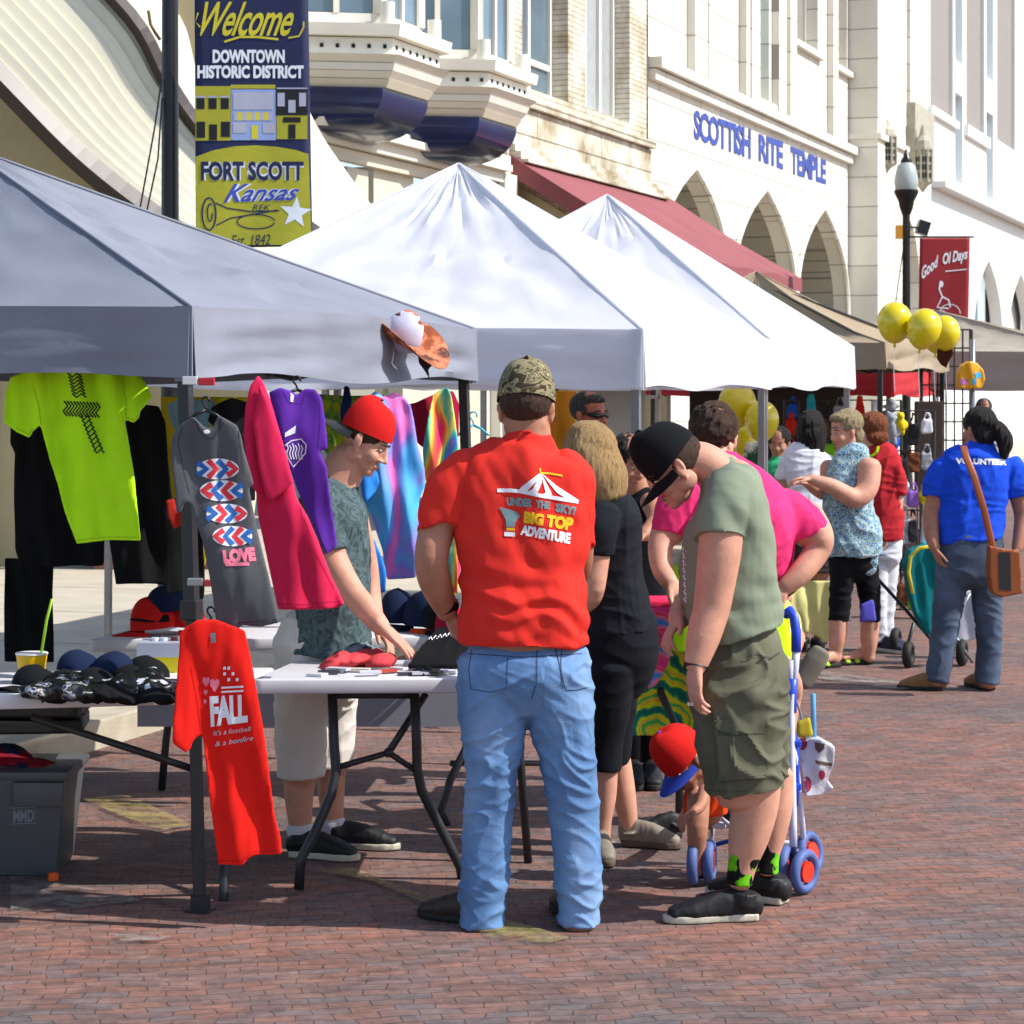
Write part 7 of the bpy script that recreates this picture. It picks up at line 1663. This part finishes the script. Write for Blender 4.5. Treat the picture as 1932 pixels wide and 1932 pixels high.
build(MB().box(P(1350,1557,8.15), (.075,.03,.022)), 'footrest', SW, st, bevel=.006); build(MB().box(P(1482,1553,8.0), (.04,.03,.022)), 'clip', SW, st, bevel=.006); tp('cross_strut', [(1326,1600,8.1),(1420,1575,8.1),(1496,1560,7.95)], .008, SB); tp('cross_strut', [(1330,1520,8.15),(1420,1590,8.1),(1500,1590,8.0)], .008, SW)
mb = MB(); mb.prism([P(u,v,8.2) for u,v in ((1335,1510),(1470,1470),(1480,1330),(1370,1340),(1350,1420))], (0,.03,0)); soft(mb, 'seat_sling', FAB('navy_sling_cloth', '22356a'), st, .008, 3, folds(.006,8,8,1))
def wheel(u, v, y, r, axis, hub=SRD):
    c = P(u, v, y); c.z = r; ax = Vector(axis).normalized(); R = ax.to_track_quat('Z','X').to_matrix(); mb = MB(); vs = []; n, m_ = 28, 12
    for i in range(n):
        a = 2*PI*i/n
        for k in range(m_): b = 2*PI*k/m_; rr = r-.017+.017*math.cos(b); vs.append(c+R @ Vector((rr*math.cos(a), rr*math.sin(a), .019*math.sin(b))))
    mb.add(vs, [(i*m_+k, ((i+1) % n)*m_+k, ((i+1) % n)*m_+(k+1) % m_, i*m_+(k+1) % m_) for i in range(n) for k in range(m_)]); o = build(mb, 'wheel', SWH, st, True)
    build(MB().tube([c-ax*.016, c+ax*.016], [(r-.042,)*2]*2, (0,1,.01) if abs(ax.y) < .9 else (1,0,0), 20, 2, False), 'hub', hub, o, True, 40)
for u, y, ax in ((1518,7.78,(.75,-.65,0)),(1528,8.1,(.8,-.6,.2)),(1482,7.84,(.95,-.3,0)),(1309,7.92,(.97,-.2,0)),(1339,7.95,(.97,-.2,0))): wheel(u, 1640, y, .078, ax)
for u, y in ((1500,7.84),(1324,7.95)): build(MB().tube([P(u,1605,y), P(u,1650,y)], [(.02,.025)]*2, (0,1,0), 12), 'wheel_fork', M('navy_plastic', '1a1c4a', rough=.4), st, True)
# plastic bag on the handle
BAGM = ramp_mat('printed_plastic_bag', [(0,'b0a8b0'),(.45,'c8c6d0'),(.60,'d8d8e2'),(.66,'98304e'),(.72,'a0385a'),(.75,'c4c4cc'),(.9,'5a4038'),(1,'d0d0d8')], 'noise', 8, rough=.3, bump=.1, dist=.4, spec=.5)
BAGM = M('white_plastic_film', 'bcbcc6', rough=.35, var=.15, scale=6, bump=.4, bscale=40)
bgc = cloth('shopping_bag', 'crumpled white plastic bag with maroon spots hanging from the stroller handle', 'bag', [(1506,1398),(1530,1388),(1545,1390),(1572,1405),(1570,1440),(1560,1470),(1572,1485),(1545,1500),(1515,1498),(1512,1460),(1505,1430)], 8.02, BAGM, th=.09, amp=.035, hx=10, hz=7, seed=40)
decal('maroon_spot', [poly_tris(oval(*o_)) for o_ in ((1514,1403,9,12),(1522,1480,9,15),(1511,1437,4,4),(1551,1462,6,9))], M('maroon_ink', '8e1f48', rough=.5), bgc, .004); decal('brown_spot', [poly_tris([(1537,1400),(1556,1404),(1555,1413),(1546,1421),(1538,1414)]), poly_tris([(1538,1434),(1570,1440),(1569,1446),(1540,1441)])], M('brown_ink', '55403a', rough=.5), bgc, .004)
cloth('yellow_pocket', None, None, [(1504,1362),(1528,1352),(1535,1388),(1520,1392),(1503,1390)], 8.0, M('yellow_plastic_film', 'b9a420', rough=.5), None, th=.02, amp=.006, parent=bgc)
build(MB().path([P(1494,1300,7.93), P(1510,1345,8.0), P(1520,1395,8.02)], .004), 'bag_handle', M('grey_film', '8c8c94', rough=.4), bgc); build(MB().tube([P(1534,1310,8.0), P(1535,1350,8.0), P(1536,1398,8.0)], [(.009,.004)]*3, (0,1,0), 8), 'blue_strap', M('pale_blue_strap', '5f9fc8', rough=.5), bgc, True)
# second stroller by the blue-shirted woman
s2 = empty('stroller', (P(1770,0,14.2).x, 14.2, 0), 'teal jogging stroller with yellow piping behind the blue-shirted woman', 'stroller')
TEAL = FAB('teal_stroller_cloth', '0f6f74')
cloth('canopy', None, None, [(1708,1090),(1704,1060),(1715,1038),(1740,1028),(1770,1030),(1778,1070),(1765,1095),(1760,1120),(1790,1150),(1770,1200),(1745,1195),(1725,1160),(1712,1120)], 14.3, TEAL, None, th=.14, amp=.02, parent=s2, vox=.011, it=4)
def tp2(name, pts, r, mat): return build(MB().path([P(*q) for q in pts], r, 8), name, mat, s2, True)
tp2('piping', [(1722,1120,14.15),(1714,1080,14.15),(1718,1050,14.15),(1735,1034,14.15),(1765,1030,14.15)], .012, M('yellow_piping', 'c8b62a'))
tp2('frame_tube', [(1640,1075,14.4),(1700,1140,14.4),(1760,1210,14.4),(1830,1290,14.4)], .012, POLE_B); tp2('frame_tube', [(1724,1175,14.1),(1712,1220,14.1),(1707,1255,14.1)], .012, POLE_B); tp2('frame_tube', [(1795,1180,14.2),(1830,1120,14.2)], .010, POLE); tp2('frame_tube', [(1795,1190,14.2),(1835,1250,14.2)], .010, POLE); tp2('axle', [(1712,1258,14.1),(1820,1255,14.4)], .012, POLE_B)
cloth('basket', None, None, [(1790,1120),(1850,1110),(1858,1200),(1800,1215)], 14.6, FAB('white_mesh', 'b8b8c4'), None, th=.1, amp=.015, parent=s2, vox=.012)
for u, y in ((1714,14.1),(1815,14.2),(1690,14.9)):
    c = P(u,0,y); c.z = .085; ax = Vector((.9,-.35,0)).normalized(); R = ax.to_track_quat('Z','X').to_matrix(); mb = MB(); vs = []; n, m_ = 20, 8
    for i in range(n):
        a = 2*PI*i/n
        for k in range(m_): b = 2*PI*k/m_; rr = .062+.024*math.cos(b); vs.append(c+R @ Vector((rr*math.cos(a), rr*math.sin(a), .03*math.sin(b))))
    mb.add(vs, [(i*m_+k, ((i+1) % n)*m_+k, ((i+1) % n)*m_+(k+1) % m_, i*m_+(k+1) % m_) for i in range(n) for k in range(m_)]); o = build(mb, 'wheel', SOLEK, s2, True)
    build(MB().ell(c, (.04,.04,.012), R), 'hub', POLE, o, True)
# ------------------------------------------------------------------ merchandise racks under the far tents
random.seed(21)
WIRE = M('dark_wire', '3a3634', rough=.5, metal=.4)
BRW = M('dark_brown_board', '3a2a22', rough=.8, var=.2, scale=4)
fp = build(MB().box((P(1450,0,21.5).x, 21.6, .95), (1.5, .06, 1.9)), 'interior_backdrop', M('dark_tent_interior', '2a201c'), bevel=.01); tag(fp, 'dark board standing in for the black interior behind the goods under the red tent', 'board')  # added board; its dark colour paints the unlit interior of the tent
COLS = [('d8d8de','white'),('c0281c','red'),('1f4fb0','blue'),('e0761a','orange'),('7ab81e','lime green'),('d8c020','yellow'),('2a2a2e','black'),('8a5fae','violet'),('2f9aa8','teal'),('6a3f28','brown'),('d86a9a','pink'),('8f9298','grey')]
PLACES = ['on the upper row of the wire rack','on the middle row of the wire rack','on the low row of the wire rack']
def rack(label, u0, u1, v0, v1, y, nx, rows, seed, sz=(24, 30)):
    random.seed(seed)
    a = P(u0, v0, y); b = P(u1, v1, y); mb = MB()
    n = max(3, int((b.x-a.x)/.12))
    for i in range(n+1): x = a.x+(b.x-a.x)*i/n; mb.rod((x, y, 0.02 if i in (0, n) else b.z), (x, y, a.z), .006 if i not in (0, n) else .014, 6)
    k = max(3, int((a.z-b.z)/.14))
    for i in range(k+1): z = b.z+(a.z-b.z)*i/k; mb.rod((a.x, y, z), (b.x, y, z), .006, 6)
    r = tag(build(mb, 'wire_rack', WIRE), label, 'display rack')
    for j in range(rows):
        for i in range(nx):
            u = u0+(u1-u0)*(i+.5)/nx+random.uniform(-5, 5); v = v0+(v1-v0)*(j+.5)/rows+random.uniform(-8, 8)
            c, cn = random.choice(COLS); w = sz[0]*random.uniform(.6, 1.15); h = sz[1]*random.uniform(.6, 1.3)
            kind = random.choice(('soft_toy', 'hanging_pouch', 'hanging_purse', 'scarf'))
            yy = y-.07-random.uniform(0, .06); k_ = yy/F; ctr = P(u, v, yy); mb = MB()
            if kind == 'soft_toy':
                mb.ell(ctr, (w*.36*k_, .06, h*.4*k_)); mb.ell(ctr+Vector((0,-.01,h*.45*k_)), (w*.26*k_, .055, w*.26*k_))
                for q in (-1, 1): mb.ell(ctr+Vector((q*w*.4*k_, 0, random.uniform(-.1,.15)*h*k_)), (w*.16*k_, .03, h*.24*k_)); mb.ell(ctr+Vector((q*w*.2*k_, 0, h*.66*k_)), (w*.09*k_,)*3); mb.ell(ctr+Vector((q*w*.2*k_, 0, -h*.45*k_)), (w*.13*k_, .04, h*.18*k_))
            elif kind == 'scarf': mb.prism([P(u+dx*w, v+dy*h, yy) for dx, dy in ((-.2,-.7),(.15,-.7),(.3,.2),(.4,.9),(-.1,.8),(-.35,.9),(-.3,0))], (0,.04,0))
            else:
                mb.prism([P(u+dx*w, v+dy*h, yy) for dx, dy in ((-.42,-.25),(.42,-.25),(.5,.45),(.3,.55),(-.3,.55),(-.5,.45))], (0,.07,0)); mb.tube([P(u-w*.3, v-h*.25, yy+.03), P(u-w*.1, v-h*.7, yy+.03), P(u+w*.1, v-h*.7, yy+.03), P(u+w*.3, v-h*.25, yy+.03)], [(.009,.009)]*4, (0,1,0), 8)
            o = soft(mb, kind, FAB('goods_'+cn.replace(' ', '_'), c, .15), None, .011, 2, folds(.008, 12, 10, i+j*7+seed))
            where = 'row %s' % ('top', 'second', 'third', 'fourth', 'fifth', 'sixth')[j]
            col_ = ('leftmost', 'second from left', 'third from left', 'fourth from left', 'fifth from left', 'sixth from left', 'seventh from left')[i]
            tag(o, '%s %s, %s, %s, %s' % (cn, kind.replace('_', ' '), col_, where.replace('row ', '')+' row', GL_), kind.replace('_', ' '), GG_)
GL_, GG_ = 'rack beside the copper-haired woman', 'goods on the rack beside the copper-haired woman'
rack('wire display rack full of colourful goods behind the copper-haired woman', 1668, 1762, 775, 1150, 17.2, 4, 6, 5, (30, 44))
GL_, GG_ = 'dark rack under the red tent', 'goods on the rack under the red tent'
rack('wire display rack with small pale and dark goods under the red tent', 1480, 1700, 755, 860, 20.6, 7, 3, 9, (28, 30))
tag(build(MB().box(P(1752, 845, 18.0), (.22, .08, .75)), 'wooden_board', BRW, bevel=.01), 'dark brown wooden board hung between the black tent legs', 'board')
# wire grid wall by the stone-coloured tent
mb = MB(); a = P(1738, 622, 22.0); b = P(1832, 900, 22.0)
for i in range(7): x = a.x+(b.x-a.x)*i/6; mb.rod((x, 22.0, .0 if i in (0, 6) else b.z), (x, 22.0, a.z), .009 if i not in (0,6) else .02, 6)
for i in range(9): z = b.z+(a.z-b.z)*i/8; mb.rod((a.x, 22.0, z), (b.x, 22.0, z), .008, 6)
tag(build(mb, 'wire_grid_panel', WIRE), 'tall wire grid panel behind the yellow balloons', 'wire panel')
o = cloth('hanging_backpack', 'yellow and orange backpack with blue patches hanging from the grey pole at right', 'backpack', [(1806,733),(1806,704),(1812,690),(1826,681),(1842,685),(1853,698),(1856,715),(1850,733)], 19.5, M('backpack_yellow', 'd99a10', rough=.6), th=.16, amp=.02, vox=.011, it=4, seed=50)
decal('patch', [poly_tris([(1838,704),(1850,702),(1852,712),(1842,714)]), poly_tris([(1834,716),(1842,712),(1842,726),(1835,726)])], M('patch_cyan', '3fa8d0'), o, .006); decal('patch', [poly_tris([(1808,715),(1826,715),(1826,726),(1808,726)])], M('patch_mauve', 'b06a9c'), o, .006)
tag(build(MB().path([P(1835,640,19.6), P(1835,800,19.6), (P(1835,0,19.6).x, 19.6, 0)], .024, 10), 'display_pole', POLE, smooth=True), 'grey display pole from which the yellow backpack hangs', 'pole')
o = cloth('hanging_puppet', 'dark brown dangling puppet beside the yellow balloons', 'puppet', [(1770,655),(1795,650),(1798,668),(1790,680),(1786,694),(1776,688),(1768,676)], 18.9, FAB('brown_felt', '4a2418'), th=.06, amp=.02, vox=.011, seed=52)
# panels at the back of the first white tent
tag(build(MB().box((P(1158,0,14.6).x, 14.7, 1.0), (.42, .05, 2.0)), 'room_divider', M('pale_grey_panel', '9a9a92', rough=.7), bevel=.008), 'plain grey panel standing behind the man in sunglasses', 'panel')
o = cloth('hanging_cloth', 'ochre cloth hanging behind the man in sunglasses', 'cloth', [(1035,735),(1088,738),(1085,800),(1078,870),(1030,880)], 13.6, FAB('ochre_cotton', 'a8701c'), amp=.03, seed=54, vox=.01)
mb = MB()
for i in range(5): mb.box((P(1200,0,14.9).x, 14.9, .5+i*.3), (.3, .25, .02))
for q in (-.15, .15): mb.box((P(1200,0,14.9).x+q, 14.9, .9), (.02, .25, 1.8))
tag(build(mb, 'shelf_unit', M('white_shelf', 'c9c6ba', rough=.6)), 'white open shelf unit behind the grey tent leg', 'shelf')
tag(build(MB().tube([P(1357,800,16.2), P(1350,770,16.2), P(1345,760,16.2)], [(.05,.04),(.04,.03),(.012,.01)], (0,1,0), 10), 'plush_unicorn', M('white_plush', 'c8c8c4'), smooth=True), 'small white plush ear showing beside the shaded balloons', 'soft toy')
o = cloth('hanging_bag', 'green and white patterned bag hanging behind the grey tent leg', 'bag', [(1408,835),(1438,832),(1440,900),(1425,915),(1412,890),(1402,865)], 16.0, ramp_mat('green_white_leaf', [(0,'1c3a2a'),(.5,'2f4f3a'),(.56,'c8c8b8'),(1,'b8c0a8')], 'noise', 8), th=.06, seed=55, vox=.01)
# black zip-bag goods on the ground below the left table
tag(build(MB().box((P(20,0,8.0).x, 8.3, .52), (.42, .3, .05), Matrix.Rotation(.1,3,'Z')).box((P(20,0,8.0).x, 8.3, .58), (.42, .3, .05)), 'display_case', M('black_case', '17171a', rough=.5), bevel=.01), 'black flat cases stacked under the left table edge', 'case')
